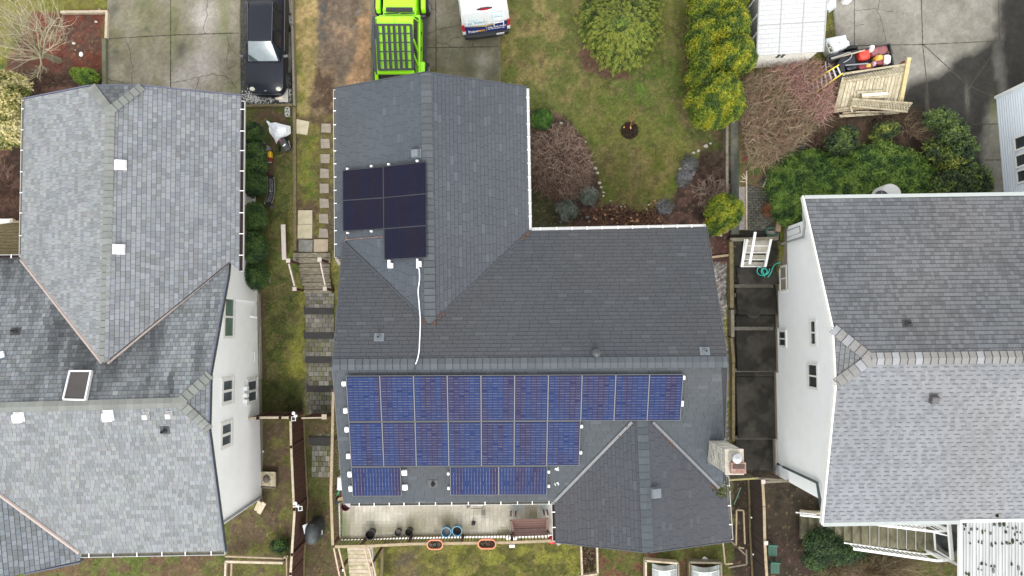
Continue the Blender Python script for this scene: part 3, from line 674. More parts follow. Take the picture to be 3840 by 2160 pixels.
b = B(); wallbox(b, CH.x, CH2.y, CH2.x, CH.y, 6.25, 6.34); b.build('chimney_cap', M('cap_concrete', (.52, .48, .40), .9, .3, 9, .4, rgb2=(.60, .56, .48)), mh, bevel=.012)
b = B(); q = P(2754, 1714, 6.4); b.box(q-Vector((0, 0, .02)), (.3, .26, .1)); b.build('flue_collar', M('collar', (.33, .31, .26), .9, .25, 9), mh)
b = B(); b.lathe(q, [(.11, 0), (.11, .2), (.135, .2), (.135, .26), (.04, .33)], 18); b.lathe(q, [(.02, .3), (.05, .34), (.01, .36)], 8); b.build('flue_cap', M('galvanised', (.45, .46, .48), .35, .08, 5, metal=.5), mh, smooth=True)
b = B(); q = P(2764, 1752, 6.4); s_ = .2
b.hexa([q+Vector((-.21, -.15, 0)), q+Vector((.21, -.15, 0)), q+Vector((.21, .15, 0)), q+Vector((-.21, .15, 0))], [q+Vector((-.21, -.15, .14)), q+Vector((.21, -.15, .14)), q+Vector((.21, .15, .14)), q+Vector((-.21, .15, .14))])
b.build('clay_flue', M('clay', (.26, .12, .09), .8, .3, 8, rgb2=(.40, .27, .22)), mh)
b = B(); b.poly([q+Vector((-.17, -.02, .145)), q+Vector((.17, -.02, .145)), q+Vector((.17, .12, .145)), q+Vector((-.17, .12, .145))]); b.build('flue_opening', M('flue_dark', (.09, .06, .05), .95, .4, 10), mh)  # flat dark quad on the solid flue top marks its opening
b = B(); b.beam(RP(2664, 1660, MR, .03), RP(2662, 1742, MR, .03), .14, .03); b.beam(RP(2668, 1658, MR, .04), RP(2712, 1658, MR, .04), .10, .05)
b.build('chimney_flashing', M('flash_dark', (.05, .065, .07), .5, .2, 5), mh)
# ------------------------------------------------------------------ solar panels
PFR = M('panel_frame', (.11, .115, .13), .5, .06, 4); PFB = M('panel_frame_black', (.03, .033, .04), .4, .1, 4, metal=.3)
PV = None
def pv_mat(name, spec=.5):
    return VM(name, .5, .10, 3, 0, spec=.12)
PVM = pv_mat('solar_cells')
BRK = M('bracket_white', (.86, .86, .88), .35, .03, 4)
def panel(pl, q, label, group, dark=False, port=True, brackets=()):
    c = [RP(x, y, pl, .14) for x, y in q]; n = pl[1]           # TL TR BR BL
    ctr_ = (c[0]+c[2])/2-n*.12
    t = thing('solar_panel', ctr_, label, 'solar panel', group)
    def W(a, d, h=0): return (c[0]*(1-a)*(1-d)+c[1]*a*(1-d)+c[2]*a*d+c[3]*(1-a)*d)+n*h
    b = B(); f = .018
    for a0, d0, a1, d1 in ((0, 0, 1, 0), (1, 0, 1, 1), (1, 1, 0, 1), (0, 1, 0, 0)):
        b.beam(W(a0, d0, -.016), W(a1, d1, -.016), .018, .036)
    b.build('frame', PFB if dark else PFR, t)
    b = B(); bb_ = B(); nl = 17 if port else 15
    wa = (c[1]-c[0]).length; ha = (c[3]-c[0]).length
    b.col = (.012, .013, .03); b.hexa([W(x, y, -.02) for x, y in ((.01, .99), (.99, .99), (.99, .01), (.01, .01))], [W(x, y, -.004) for x, y in ((.01, .99), (.99, .99), (.99, .01), (.01, .01))])
    nc, nr = (6, 9) if port else (9, 6)
    if dark: nc, nr = 6, 5
    s0 = random.uniform(0, 50)
    for i in range(nc*3):
        for j in range(nr):
            kk = vn1(s0+i*.3, j*.07, 77) if port else vn1(s0+i*.3, j*.1, 77)
            kk = .65*min(1, max(0, (kk-.34)/.42)); r_ = random.uniform(.96, 1.04)
            if dark: col = (.007*r_+.003*kk, .007*r_, .015*r_+.008*(1-kk))
            else: col = tuple(r_*(x*(1-kk)+y*kk) for x, y in zip((.007, .023, .095), (.022, .012, .042)))
            a0, a1 = .02+.96*i/(nc*3), .02+.96*(i+1)/(nc*3)
            g = .0005 if i % 3 else .002
            b.quad(W(a0+g/2, .02+.96*(j+1)/nr-.003, .002), W(a1, .02+.96*(j+1)/nr-.003, .002), W(a1, .02+.96*j/nr, .002), W(a0+g/2, .02+.96*j/nr, .002), col)
    for k in range(nl):
        f0 = .03+.94*(k+.5)/nl
        for j in range(nr*2 if port else nr*2):
            pass
        seg = 6 if port else 6
        for j in range(seg):
            a0, a1 = .025+.95*j/seg+.01, .025+.95*(j+1)/seg-.012
            if random.random() < .06: continue
            hw = (.0042 if not dark else .0022)
            if port and not dark: p, q2 = W(a0, f0, .0045), W(a1, f0, .0045)
            else: p, q2 = W(f0, a0, .0045), W(f0, a1, .0045)
            d = (q2-p).normalized(); s = d.cross(n)*hw
            b.quad(p-s, q2-s, q2+s, p+s, jit((.17, .165, .20) if not dark else (.03, .03, .04), .35))
    b.build('cells', PVM, t)
    for (x, y, ww, hh_) in brackets:
        p = RP(x, y, pl, .1); u = (c[1]-c[0]).normalized(); v = n.cross(u); b = B(); s = 20.6/FPX
        a, d = ww*s/2, hh_*s/2; k = [(-a, -d), (a, -d), (a, d), (-a, d)]
        b.hexa([p+u*x_+v*y_-n*.08 for x_, y_ in k], [p+u*x_+v*y_+n*.01 for x_, y_ in k])
        k = [(-a*.45, -d*.9), (a*.45, -d*.9), (a*.45, d*.2), (-a*.45, d*.2)]
        b.hexa([p+u*x_+v*y_+n*.01 for x_, y_ in k], [p+u*x_+v*y_+n*.035 for x_, y_ in k])
        b.build('mounting_bracket', BRK, t, bevel=.004)
    return t
def grid(TL, TR, BR, BL, n, gap=.014):
    out = []
    for i in range(n):
        a0, a1 = (i+gap/2)/n*1.0, (i+1-gap/2)/n
        L = lambda p, q, t: (p[0]*(1-t)+q[0]*t, p[1]*(1-t)+q[1]*t)
        out.append([L(TL, TR, a0), L(TL, TR, a1), L(BL, BR, a1), L(BL, BR, a0)])
    return out
ORD = ['first', 'second', 'third', 'fourth', 'fifth', 'sixth', 'seventh', 'eighth', 'ninth', 'tenth']
GP = 'solar panels on the middle house roof'
gg = grid((1297, 1411), (2563, 1405), (2551, 1577), (1307, 1581), 10)
for i, q in enumerate(gg):
    br = [(1289, 1440, 15, 16), (1295, 1541, 15, 18)] if i == 0 else ([(2565, 1417, 9, 14), (2558, 1514, 11, 20)] if i == 9 else [])
    panel(MR, q, ['leftmost', None, None, None, None, None, None, None, None, 'rightmost'][i] and f"{'leftmost' if i == 0 else 'rightmost'} blue panel in the long row of ten just below the main ridge" or f'{ORD[i]} blue panel from the left in the long row of ten below the main ridge', GP, brackets=br)
for i, q in enumerate(grid((1308, 1585), (2177, 1580), (2172, 1746), (1317, 1750), 7)):
    br = [(1300, 1612, 15, 18), (1306, 1712, 15, 18)] if i == 0 else ([(2181, 1600, 10, 10), (2178, 1698, 10, 10)] if i == 6 else [])
    panel(MR, q, f'{ORD[i]} upright blue panel from the left in the middle row of seven', GP, brackets=br)
panel(MR, [(1318, 1754), (1501, 1753), (1505, 1860), (1323, 1861)], 'lone sideways blue panel with white brackets on both sides in the lowest row', GP, port=False, brackets=[(1311, 1780, 15, 20), (1315, 1834, 15, 20), (1516, 1774, 20, 20), (1518, 1829, 20, 20)])
q2 = grid((1687, 1752), (2053, 1750), (2051, 1856), (1689, 1857), 2, .012)
panel(MR, q2[0], 'left sideways blue panel of the pair in the lowest row, beside the pipe vent', GP, port=False, brackets=[(1681, 1777, 9, 9), (1682, 1832, 9, 9)])
panel(MR, q2[1], 'right sideways blue panel of the pair in the lowest row, nearest the rear wing valley', GP, port=False, brackets=[(2058, 1770, 9, 9), (2058, 1824, 9, 9)])
panel(WL, [(1285, 640), (1435, 626), (1436, 741), (1285, 751)], 'near-black panel at the upper left of the five panels on the front wing', GP, dark=True, port=False, brackets=[(1301, 633, 8, 8), (1391, 623, 8, 8)])
panel(WL, [(1437, 625), (1596, 607), (1597, 725), (1438, 741)], 'near-black panel at the upper right of the front wing group, beside the ridge caps', GP, dark=True, port=False, brackets=[(1456, 616, 8, 8), (1563, 603, 8, 8)])
panel(WL, [(1285, 753), (1436, 743), (1437, 857), (1286, 866)], 'near-black panel at the middle left of the front wing group, above the copper cable', GP, dark=True, port=False, brackets=[(1302, 873, 8, 7), (1391, 867, 8, 7)])
panel(WL, [(1438, 742), (1597, 727), (1597, 845), (1438, 857)], 'near-black panel at the middle right of the front wing group, above the lowest one', GP, dark=True, port=False)
panel(WL, [(1440, 859), (1597, 847), (1598, 964), (1441, 973)], 'lowest near-black panel of the front wing group with long white rail ends', GP, dark=True, port=False, brackets=[(1458, 990, 10, 32), (1467, 996, 9, 20), (1564, 988, 6, 36), (1574, 990, 8, 22)])
# conduit and cable on the roof
def rtube(pts, pl, r, off, mat, name, label, cat):
    b = B(); b.tube([RP(x, y, pl, off) for x, y in pts], r, 8); return b.build(name, mat, None, label, cat, smooth=True)
def smoothp(pts, k=6):
    out = []
    for i in range(len(pts)-1):
        p0 = pts[max(i-1, 0)]; p1 = pts[i]; p2 = pts[i+1]; p3 = pts[min(i+2, len(pts)-1)]
        for j in range(k):
            t = j/k
            out.append(tuple(.5*((2*p1[a])+(-p0[a]+p2[a])*t+(2*p0[a]-5*p1[a]+4*p2[a]-p3[a])*t*t+(-p0[a]+3*p1[a]-3*p2[a]+p3[a])*t**3) for a in range(len(p1))))
    out.append(tuple(pts[-1])); return out
cp = smoothp([(1567, 1003), (1572, 1012), (1573, 1050), (1568, 1090), (1571, 1130), (1574, 1170), (1576, 1200), (1575, 1250), (1573, 1290), (1571, 1320), (1565, 1348), (1558, 1366)])
b = B(); b.tube([RP(x, y, WL if y < 1178 else MF, .07) for x, y in cp], .017, 8)
b.build('conduit_pipe', M('pvc_white', (.8, .8, .86), .4, .04, 4), None, 'wavy white conduit pipe running down the roof from the lowest front panel', 'conduit', smooth=True)
rtube([(1558, 1366), (1553, 1380), (1550, 1396)], MR, .014, .07, DKM, 'roof_cable', 'short black cable joining the white conduit to the panels over the ridge', 'cable')
b = B(); b.tube([RP(x, y, WL, .03) for x, y in smoothp([(1300, 878), (1298, 892), (1303, 898), (1356, 893), (1411, 889), (1436, 887)])], .010, 6); b.tube([RP(x, y, WL, .03) for x, y in smoothp([(1300, 898), (1290, 906), (1287, 920), (1288, 934)])], .012, 6)
for x, y in ((1302, 898), (1357, 893), (1411, 889), (1286, 920)): b.box(RP(x, y, WL, .04), (.04, .04, .03))
b.build('roof_cable', M('cable_copper', (.25, .14, .11), .5, .4, 9), None, 'thin brown cable with white clips along the roof below the front panels', 'cable', smooth=True)
b = B()
for cx, cy in ((2088, 1758), (2088, 1814)):
    for k in range(12): b.col = jit((.6, .6, .62), .2); b.box(RP(cx+random.uniform(-8, 8), cy+random.uniform(-7, 7), MR, .018), (.05*random.uniform(.4, 1), .03, .006), random.uniform(0, 3))
b.build('sealant_patches', VM('grass_blade'), mh)
# ================================================================== left house
LE, LR, LW_ = 3.1, 4.66, 4.34
lh = thing('house', P(430, 1300, 0), 'light grey shingled house on the left with a white side wall', 'house')
TANM = M('valley_tan', (.40, .33, .30), .55, .1, 5); PURP = M('rake_slate', (.10, .11, .17), .5, .1, 4)
LWL = plane3(P(89, 373, LE), P(79, 963, LE), P(405, 900, LW_)); LWR = plane3(P(902, 378, LE), P(897, 1018, LE), P(405, 900, LW_))
LMF = plane3(P(0, 1529, LR), P(672, 1510, LR), P(500, 1012, LE)); LMR = plane3(P(0, 1529, LR), P(672, 1510, LR), P(560, 2071, LE))
za = RP(343, 323, LWL).z; LJF = plane3(P(343, 323, za), P(534, 323, za), P(415, 415, LW_))
zb = RP(790, 1403, LMF).z; LJR = plane3(P(790, 1403, zb), P(785, 1614, zb), P(672, 1510, LR))
ex = P(300, 2090, LE); LSW = plane3(P(298, 2070, LE), P(302, 2108, LE), Vector((ex.x-3, ex.y, LE+1.0)))
def cf_left(base, dark=0.0, tint=(1, 1, 1), con=1.0):
    def f(u, v, k, k2, r):
        c = r.choice((.78, .88, 1.0, 1.06, 1.15)); 
        if vn1(u*2.5, v*2.5, 6) > .66: c *= .88
        c = 1+(c-1)*con
        t = (r.uniform(-.03, .03), 0, r.uniform(-.03, .06))
        m = c
        if dark:
            st = vn1(u*3.0, v*.5, 21)*.6+vn1(u*9, v*.9, 22)*.4; big = vn1(u*.35, v*.35, 23)
            m *= 1-dark*min(1, max(0, (st*.55+big*.6-.36)/.3))
        return tuple(base[i]*tint[i]*m*(1+t[i]) for i in range(3))
    return f
UL = M('underlay_light', (.055, .06, .065), .9, .2, 5)
B1 = (.335, .36, .385); WD = (.11, .19)
V3 = (391, 1361)
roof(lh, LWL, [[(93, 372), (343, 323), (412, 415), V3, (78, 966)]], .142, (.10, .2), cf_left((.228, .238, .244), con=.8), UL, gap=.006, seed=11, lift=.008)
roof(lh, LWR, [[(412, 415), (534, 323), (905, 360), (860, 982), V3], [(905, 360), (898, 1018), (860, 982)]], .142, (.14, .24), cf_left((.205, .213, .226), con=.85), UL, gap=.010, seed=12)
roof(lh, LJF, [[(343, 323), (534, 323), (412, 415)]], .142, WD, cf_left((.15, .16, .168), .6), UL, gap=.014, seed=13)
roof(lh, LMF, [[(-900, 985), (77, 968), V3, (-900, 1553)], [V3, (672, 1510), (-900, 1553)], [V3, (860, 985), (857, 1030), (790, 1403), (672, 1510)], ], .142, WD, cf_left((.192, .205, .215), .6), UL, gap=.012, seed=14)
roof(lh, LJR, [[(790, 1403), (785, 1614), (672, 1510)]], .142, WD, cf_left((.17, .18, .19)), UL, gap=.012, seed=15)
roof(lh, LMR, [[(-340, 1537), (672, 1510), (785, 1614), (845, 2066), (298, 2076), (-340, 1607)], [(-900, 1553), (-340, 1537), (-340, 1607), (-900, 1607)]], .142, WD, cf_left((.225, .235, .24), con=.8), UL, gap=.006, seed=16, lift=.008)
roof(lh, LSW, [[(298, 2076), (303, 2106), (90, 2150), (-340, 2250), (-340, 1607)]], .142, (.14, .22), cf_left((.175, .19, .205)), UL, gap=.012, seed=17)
capc = lambda i: jit((.19, .197, .185), .12)
cap_row(lh, RP(391, 1358, LWL), RP(412, 418, LWL), .16, .05, .22, capc); cap_row(lh, RP(672, 1510, LMF), RP(-900, 1553, LMF), .16, .05, .235, capc)
cap_row(lh, RP(412, 417, LJF, .0), RP(343, 325, LJF), .15, .02, .22, capc); cap_row(lh, RP(412, 417, LJF), RP(534, 325, LJF), .15, .02, .22, capc)
cap_row(lh, RP(674, 1510, LJR), RP(789, 1404, LJR), .15, .02, .22, capc); cap_row(lh, RP(674, 1510, LJR), RP(785, 1612, LJR), .15, .02, .22, capc)
b = B()
for a, c, pl in (((77, 972), (382, 1360), LMF), ((862, 980), (402, 1362), LMF), ((-340, 1607), (296, 2074), LMR)):
    b = B(); b.beam(RP(*a, pl, .025), RP(*c, pl, .025), .105, .03); b.beam(RP(*a, pl, .045), RP(*c, pl, .045), .02, .02); b.build('valley', TANM, lh)
RGY = M('gutter_rim_grey', (.50, .50, .48), .5, .06, 4)
gutter(lh, P(89, 376, LE), P(79, 962, LE), (-1, 0, 0), inner=GUTTAN, rim=RGY, pitch=.74, wd=.07); gutter(lh, P(904, 378, LE), P(898, 1017, LE), (1, 0, 0), pitch=.72, wd=.12)
gutter(lh, P(300, 2077, LE), P(843, 2067, LE), (0, -1, 0), pitch=.8, inner=GUTTAN, wd=.12); gutter(lh, P(-700, 975, LE), P(76, 966, LE), (0, 1, 0), pitch=.8, wd=.1)
b = B()
for a, c, pl in (((857, 1030), (790, 1403), LMF), ((790, 1403), (785, 1614), LJR), ((785, 1614), (846, 2068), LMR), ((90, 372), (343, 322), LWL), ((534, 322), (905, 359), LWR), ((343, 322), (534, 322), LJF), ((303, 2108), (90, 2152), LSW)):
    b = B(); b.beam(RP(*a, pl, -.06), RP(*c, pl, -.06), .035, .16); b.build('rake_board', PURP, lh)
# walls: the white east wall in view
XW = P(972, 1300, -1.0).x
def on_x(px, py, X): d = ray(px, py); t = X/d.x; return Vector((X, d.y*t, CAMH+d.z*t))
yT = P(860, 1023, LE).y-.35; yB = P(845, 2066, LE).y+.55; yM = P(672, 1510, LR).y
ztop = lambda y, pl, X: pl[0].z-((X-pl[0].x)*pl[1].x+(y-pl[0].y)*pl[1].y)/pl[1].z
SW = M('white_siding', (.93, .94, .96), .5, .04, 2)
def siding_wall(name, pts_yz, X, out, mat, parent, lap=.12, z0=-3):
    # lapped boards: each course leans out at its foot
    zs = min(p[1] for p in pts_yz); zt = max(p[1] for p in pts_yz); b = B(); cp_ = [(p[0], p[1]) for p in pts_yz]
    ar = sum(cp_[i][0]*cp_[(i+1) % len(cp_)][1]-cp_[(i+1) % len(cp_)][0]*cp_[i][1] for i in range(len(cp_)))
    if ar < 0: cp_ = cp_[::-1]
    ymin = min(p[0] for p in cp_)-1; ymax = max(p[0] for p in cp_)+1; z = zs
    while z < zt:
        c = clip_poly([(ymin, z), (ymax, z), (ymax, z+lap), (ymin, z+lap)], cp_)
        if len(c) >= 3:
            b.poly([(X+out*.014*(1-(q[1]-z)/lap), q[0], q[1]) for q in c])
            lo = [q for q in c if abs(q[1]-z) < 1e-5]
            if len(lo) == 2: b.quad((X+out*.014, lo[0][0], z), (X+out*.014, lo[1][0], z), (X, lo[1][0], z), (X, lo[0][0], z))
        z += lap
    return b.build(name, mat, parent)
LT = lambda y: (min(ztop(y, LMF, XW), ztop(y, LMR, XW))-.16)
gl = [(yT, LT(yT)), (yM+1.0, zb-.25), (yM-1.0, zb-.25), (yB, LT(yB))]
siding_wall('side_wall', [(yB, hgt(yB)+.1), (yT, hgt(yT)+.35)]+gl, XW, 1, SW, lh)
b = B(); FND = M('foundation', (.42, .39, .33), .9, .15, 6, .2)
b.hexa([(XW-.3, yB+.01, -2.4), (XW-.012, yB+.01, -2.4), (XW-.012, yT-.01, -2.4), (XW-.3, yT-.01, -2.4)], [(XW-.3, yB+.01, -1.2), (XW-.012, yB+.01, -1.2), (XW-.012, yT-.01, .4), (XW-.3, yT-.01, .4)])
for (ya, yb2, z_) in ((1100, 1225, .18), (1225, 1420, .05)):
    A_, C_ = G(965, ya), G(965, yb2); b.hexa([(XW+.0, C_.y, -2.4), (XW+.03, C_.y, -2.4), (XW+.03, A_.y, -2.4), (XW+.0, A_.y, -2.4)], [(XW+.0, C_.y, A_.z+z_), (XW+.03, C_.y, A_.z+z_), (XW+.03, A_.y, A_.z+z_), (XW+.0, A_.y, A_.z+z_)])
b.build('foundation', FND, lh)
XWT = P(898, 700, LE).x-.62
b = B(); xw0 = P(84, 700, LE).x+.5
wallbox(b, xw0, yT-.5, XWT, P(100, 373, LE).y-.5, -.4, LE-.1); wallbox(b, -24, yB, XW-.02, yT, -2.2, LE-.12)
b.build('wall', SW, lh)
def window(parent, pts, X, out, panes, depth=.05, glass=None, mat=None, fw=.075):
    # pts: px corners (x0,y0,x1,y1) of the outer frame as seen; panes: list of fractions along y
    A = on_x(pts[0], pts[1], X); C = on_x(pts[2], pts[3], X); y0, y1 = min(A.y, C.y), max(A.y, C.y); z0, z1 = min(A.z, C.z), max(A.z, C.z)
    b = B(); m = (z0+z1)/2
    b.beam((X+out*depth/2, y0, z1-fw/2), (X+out*depth/2, y1, z1-fw/2), depth, fw); b.beam((X+out*depth/2, y0, z0+fw/2), (X+out*depth/2, y1, z0+fw/2), depth+.02, fw)
    for y in (y0+fw/2, y1-fw/2, (y0+y1)/2): b.beam((X+out*(depth/2-.002), y, z0+fw), (X+out*(depth/2-.002), y, z1-fw), fw*(1 if y != (y0+y1)/2 else .7), depth, up=Vector((out, 0, 0)))
    wo_ = b.build('window', mat or WHT, parent)
    b = B(); b.hexa([(X+.001, y0+fw, z0+fw), (X+out*.02, y0+fw, z0+fw), (X+out*.02, y1-fw, z0+fw), (X+.001, y1-fw, z0+fw)], [(X+.001, y0+fw, z1-fw), (X+out*.02, y0+fw, z1-fw), (X+out*.02, y1-fw, z1-fw), (X+.001, y1-fw, z1-fw)])
    g = b.build('pane', glass, wo_)
    return wo_
GLS = M('window_glass', (.05, .06, .065), .12, .3, 2, spec=.6); GLL = M('window_glass_pale', (.10, .115, .14), .12, .3, 2, spec=.6); GLG = M('window_glass_green', (.13, .2, .17), .15, .2, 2, spec=.6)
window(lh, (838, 1105, 875, 1269), XW, 1, 2, glass=GLG, fw=.1); window(lh, (829, 1418, 873, 1511), XW, 1, 2, glass=GLL, fw=.13); window(lh, (923, 1421, 963, 1509), XW, 1, 2, glass=GLL, fw=.13); window(lh, (825, 1585, 868, 1671), XW, 1, 2, glass=GLL, fw=.13)
for i, y in enumerate((1457, 1482, 1505)):
    p = on_x(917, y, XW); b = B(); b.box(p+Vector((.07, 0, 0)), (.13, .15, .2)); b.build('meter_box', WHV, lh, bevel=.01)
p = on_x(940, 1186, XW); b = B(); b.tube([p, p+Vector((.12, -.02, 0)), p+Vector((.18, -.03, -.12))], .045, 10); b.build('dryer_vent', WHV, lh, smooth=True)
p = on_x(948, 1322, XW); q = on_x(950, 1358, XW); b = B(); b.tube([p, p+Vector((.06, 0, 0)), q+Vector((.06, 0, 0))], .02, 8); b.build('utility_pipe', WHV, lh, smooth=True)
# downspout at the rear corner
b = B(); c0 = Vector((XW+.04, yB+.1, 0)); b.beam(P(845, 2062, 2.95), (c0.x, c0.y, 2.4), .08, .06); b.beam((c0.x, c0.y, 2.4), (c0.x, c0.y, -1.5), .08, .06); b.build('downspout', M('downspout_grey', (.35, .36, .4), .5, .1, 4), lh)
# roof furniture
for x, y, pl, s in ((456, 619, LWR, .28), (450, 935, LWR, .28), (74, 1563, LMR, .27), (409, 1559, LMR, .27)): box_vent(lh, RP(x, y, pl), pl, s, .16, WHV)
for x, y in ((550, 1558), (636, 1555)): box_vent(lh, RP(x, y, LMR), LMR, .17, .13, M('vent_pale', (.5, .5, .49), .5, .1, 5))
pipe_vent(lh, RP(620, 1616, LMR), LMR, .045, .25, DKM); pipe_vent(lh, RP(60, 1240, LMF), LMF, .04, .22, DKM)
b = B(); k = [RP(x, y, LMF, .10) for x, y in ((265, 1391), (344, 1391), (322, 1499), (240, 1497))]; nn = LMF[1]
for i in range(4): b.beam(k[i], k[(i+1) % 4], .05, .12)
sk = b.build('skylight', M('skylight_frame', (.75, .75, .77), .3, .05, 4, metal=.4), lh); b = B(); b.hexa([p-nn*.1 for p in k[::-1]], [p+nn*.02 for p in k[::-1]]); b.build('skylight_pane', M('skylight_glass', (.06, .052, .05), .2, .15, 2), sk)
b = B(); q = RP(6, 1330, LMF, .08); b.box(q, (.16, .2, .06), .3); b.build('roof_bracket', M('pale_blue', (.5, .6, .72), .5, .1, 4), lh)
# ================================================================== right house
RE, RRZ = 3.4, 5.15
rh = thing('house', P(3500, 1350, 0), 'mid grey shingled house on the right with a tall white gable wall', 'house')
RF = plane3(P(3265, 1346, RRZ), P(3840, 1339, RRZ), P(3420, 739, RE)); RB = plane3(P(3265, 1346, RRZ), P(3840, 1339, RRZ), P(3460, 1958, RE))
zc = RP(3121, 1230, RF).z; zd = RP(3133, 1440, RB).z; RJ = plane3(P(3121, 1230, zc), P(3133, 1440, zd), P(3265, 1346, RRZ))
def cf_right(base, con):
    def f(u, v, k, k2, r):
        c = 1+(r.choice((.72, .8, 1.0, 1.03, 1.1))-1)*con
        c *= .92+.16*vn1(u*.6, v*.6, 16)+.06*(vn1(u*.4, v*2, 18)-.5); t = .03*(vn1(u*.5, v*.5, 19)-.5)*2
        return (base[0]*c*(1+t), base[1]*c, base[2]*c*(1-t))
    return f
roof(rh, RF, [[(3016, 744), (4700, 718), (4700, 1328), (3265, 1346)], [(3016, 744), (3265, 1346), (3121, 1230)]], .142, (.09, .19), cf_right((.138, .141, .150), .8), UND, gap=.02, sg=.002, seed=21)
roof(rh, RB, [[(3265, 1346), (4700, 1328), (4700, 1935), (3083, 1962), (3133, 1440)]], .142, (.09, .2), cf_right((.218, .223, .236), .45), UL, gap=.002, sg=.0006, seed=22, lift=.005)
roof(rh, RJ, [[(3121, 1230), (3265, 1346), (3133, 1440)]], .142, (.12, .22), cf_right((.17, .174, .18), .6), UND, gap=.012, seed=23)
# raised dark laps of the laminated shingles on the rear slope
p0, nn = RB; uu_ = Vector((0, 0, 1)).cross(nn).normalized(); vv_ = nn.cross(uu_); b = B(); qq = [RP(x, y, RB) for x, y in ((3265, 1346), (4700, 1328), (4700, 1935), (3083, 1962), (3133, 1440))]; qq = [((p-p0).dot(uu_), (p-p0).dot(vv_)) for p in qq]
if sum(qq[i][0]*qq[(i+1) % 5][1]-qq[(i+1) % 5][0]*qq[i][1] for i in range(5)) < 0: qq = qq[::-1]
for r in range(int(min(q[1] for q in qq)/.142)-1, int(max(q[1] for q in qq)/.142)+1):
    u = min(q[0] for q in qq)+random.random()*.2
    while u < max(q[0] for q in qq):
        wt = random.uniform(.10, .2)
        c = clip_poly([(u, r*.142+.126), (u+wt, r*.142+.126), (u+wt, r*.142+.156), (u, r*.142+.156)], qq)
        if len(c) >= 3: b.poly([p0+uu_*x+vv_*y+nn*.0155 for x, y in c], jit((.128, .131, .143), .15))
        u += wt+random.uniform(.09, .2)
b.build('shingle_laps', VM('shingle_mix'), rh)
capr = lambda i: jit((.22, .215, .21) if random.random() > .25 else (.27, .275, .29), .07)
cap_row(rh, RP(4700, 1328, RF), RP(3268, 1346, RF), .19, .06, .235, capr)
cap_row(rh, RP(3265, 1346, RJ), RP(3122, 1232, RJ), .16, .02, .24, capr); cap_row(rh, RP(3265, 1346, RJ), RP(3134, 1438, RJ), .16, .02, .24, capr)
b = B()
for a, c, pl in (((3008, 738), (3119, 1230), RF), ((3119, 1230), (3130, 1440), RJ), ((3130, 1440), (3080, 1963), RB)):
    b = B(); b.beam(RP(*a, pl, -.05), RP(*c, pl, -.05), .05, .17); b.build('rake_board', WHT, rh)
EV = M('eave_sage', (.38, .41, .40), .5, .06, 4)
for a, c in (((3016, 740), (4700, 714)), ((3084, 1966), (3598, 1957))): b = B(); b.beam(P(*a, RE-.03), P(*c, RE-.03), .12, .1); b.build('gutter', EV, rh)
b = B(); b.beam(P(3600, 1953, RE), P(4700, 1936, RE), .09, .1); b.build('rear_gutter', WHT, rh)
XR = P(2906, 1500, -1.3).x
yt2 = P(3016, 744, RE).y-.5; yb2 = P(3083, 1962, RE).y+.55; ym2 = P(3265, 1346, RRZ).y
RT = lambda y: (min(ztop(y, RF, XR), ztop(y, RB, XR))-.16)
SWB = M('white_siding_cool', (.89, .92, .95), .5, .03, 2)
stp = [(930, -.05), (1092, -.05), (1092, -.35), (1228, -.35), (1228, -.7), (1395, -.7), (1395, -1.1), (1755, -1.35)]
base = [(on_x(2915, y, XR).y, hgt(on_x(2915, y, XR).y)+.1) for y, z in [(1755, 0)]]
pl_ = []
for ya, yb_ in ((900, 1092), (1092, 1228), (1228, 1395), (1395, 1800)):
    a, c = G(2905, ya).y, G(2905, yb_).y
    if ya == 900: a = yt2
    if yb_ == 1800: c = yb2
    z = hgt(a)+.24 if ya != 900 else .3
    siding_wall('side_wall', [(c, z), (a, z), (a, min(RT(a), zc-.2)), (c, min(RT(c), zc-.2))] if not (c < ym2+1.2 and a > ym2+1.2 or c < ym2-1.2 and a > ym2-1.2) else [(c, z), (a, z), (a, min(RT(a), zc-.2)), (ym2+1.25 if a > ym2+1.2 and c < ym2+1.2 else a, zc-.2), (ym2-1.25 if c < ym2-1.2 else c, zc-.2), (c, min(RT(c), zc-.2))], XR, -1, SWB, rh)
b = B(); wallbox(b, XR-.025, yb2+.02, XR+.3, yt2-.02, -2.4, -1.35)
for ya, yb_ in ((900, 1092), (1092, 1228), (1228, 1395), (1395, 1640)):
    a, c = G(2905, ya).y, G(2905, yb_).y; a = yt2-.02 if ya == 900 else a; z = hgt(a)+.24 if ya != 900 else .3
    wallbox(b, XR-.025, c, XR+.29, a, -1.36, z)
b.build('foundation', M('foundation_beige', (.33, .29, .23), .9, .15, 6, .2), rh)
b = B(); wallbox(b, XR+.02, yb2, 26, yt2, -2.2, RE-.12); b.build('wall', SWB, rh)
WL_ = [(2925, 998, 2955, 1092), (3039, 1197, 3066, 1299), (2920, 1237, 2952, 1304), (3030, 1358, 3072, 1464)]
for t in WL_: window(rh, t, XR, -1, 2, glass=GLS, fw=.085)
DSP = M('downspout_slate', (.10, .13, .15), .45, .15, 4)
b = B(); pts = [on_x(2908, 1768, XR-.1), on_x(2917, 1740, XR-.1), on_x(2940, 1752, XR-.1), on_x(3064, 1810, XR-.1)]; b.tube(pts+[P(3080, 1905, 3.2)], .05, 8); b.build('downspout', DSP, rh, smooth=True)
b = B(); pts = [on_x(2895, 925, XR-.1), on_x(2945, 910, XR-.1), on_x(3013, 888, XR-.1), P(3016, 850, 3.1), P(3012, 750, 3.3)]; b.tube(pts, .045, 8); b.build('downspout', EV, rh, smooth=True)
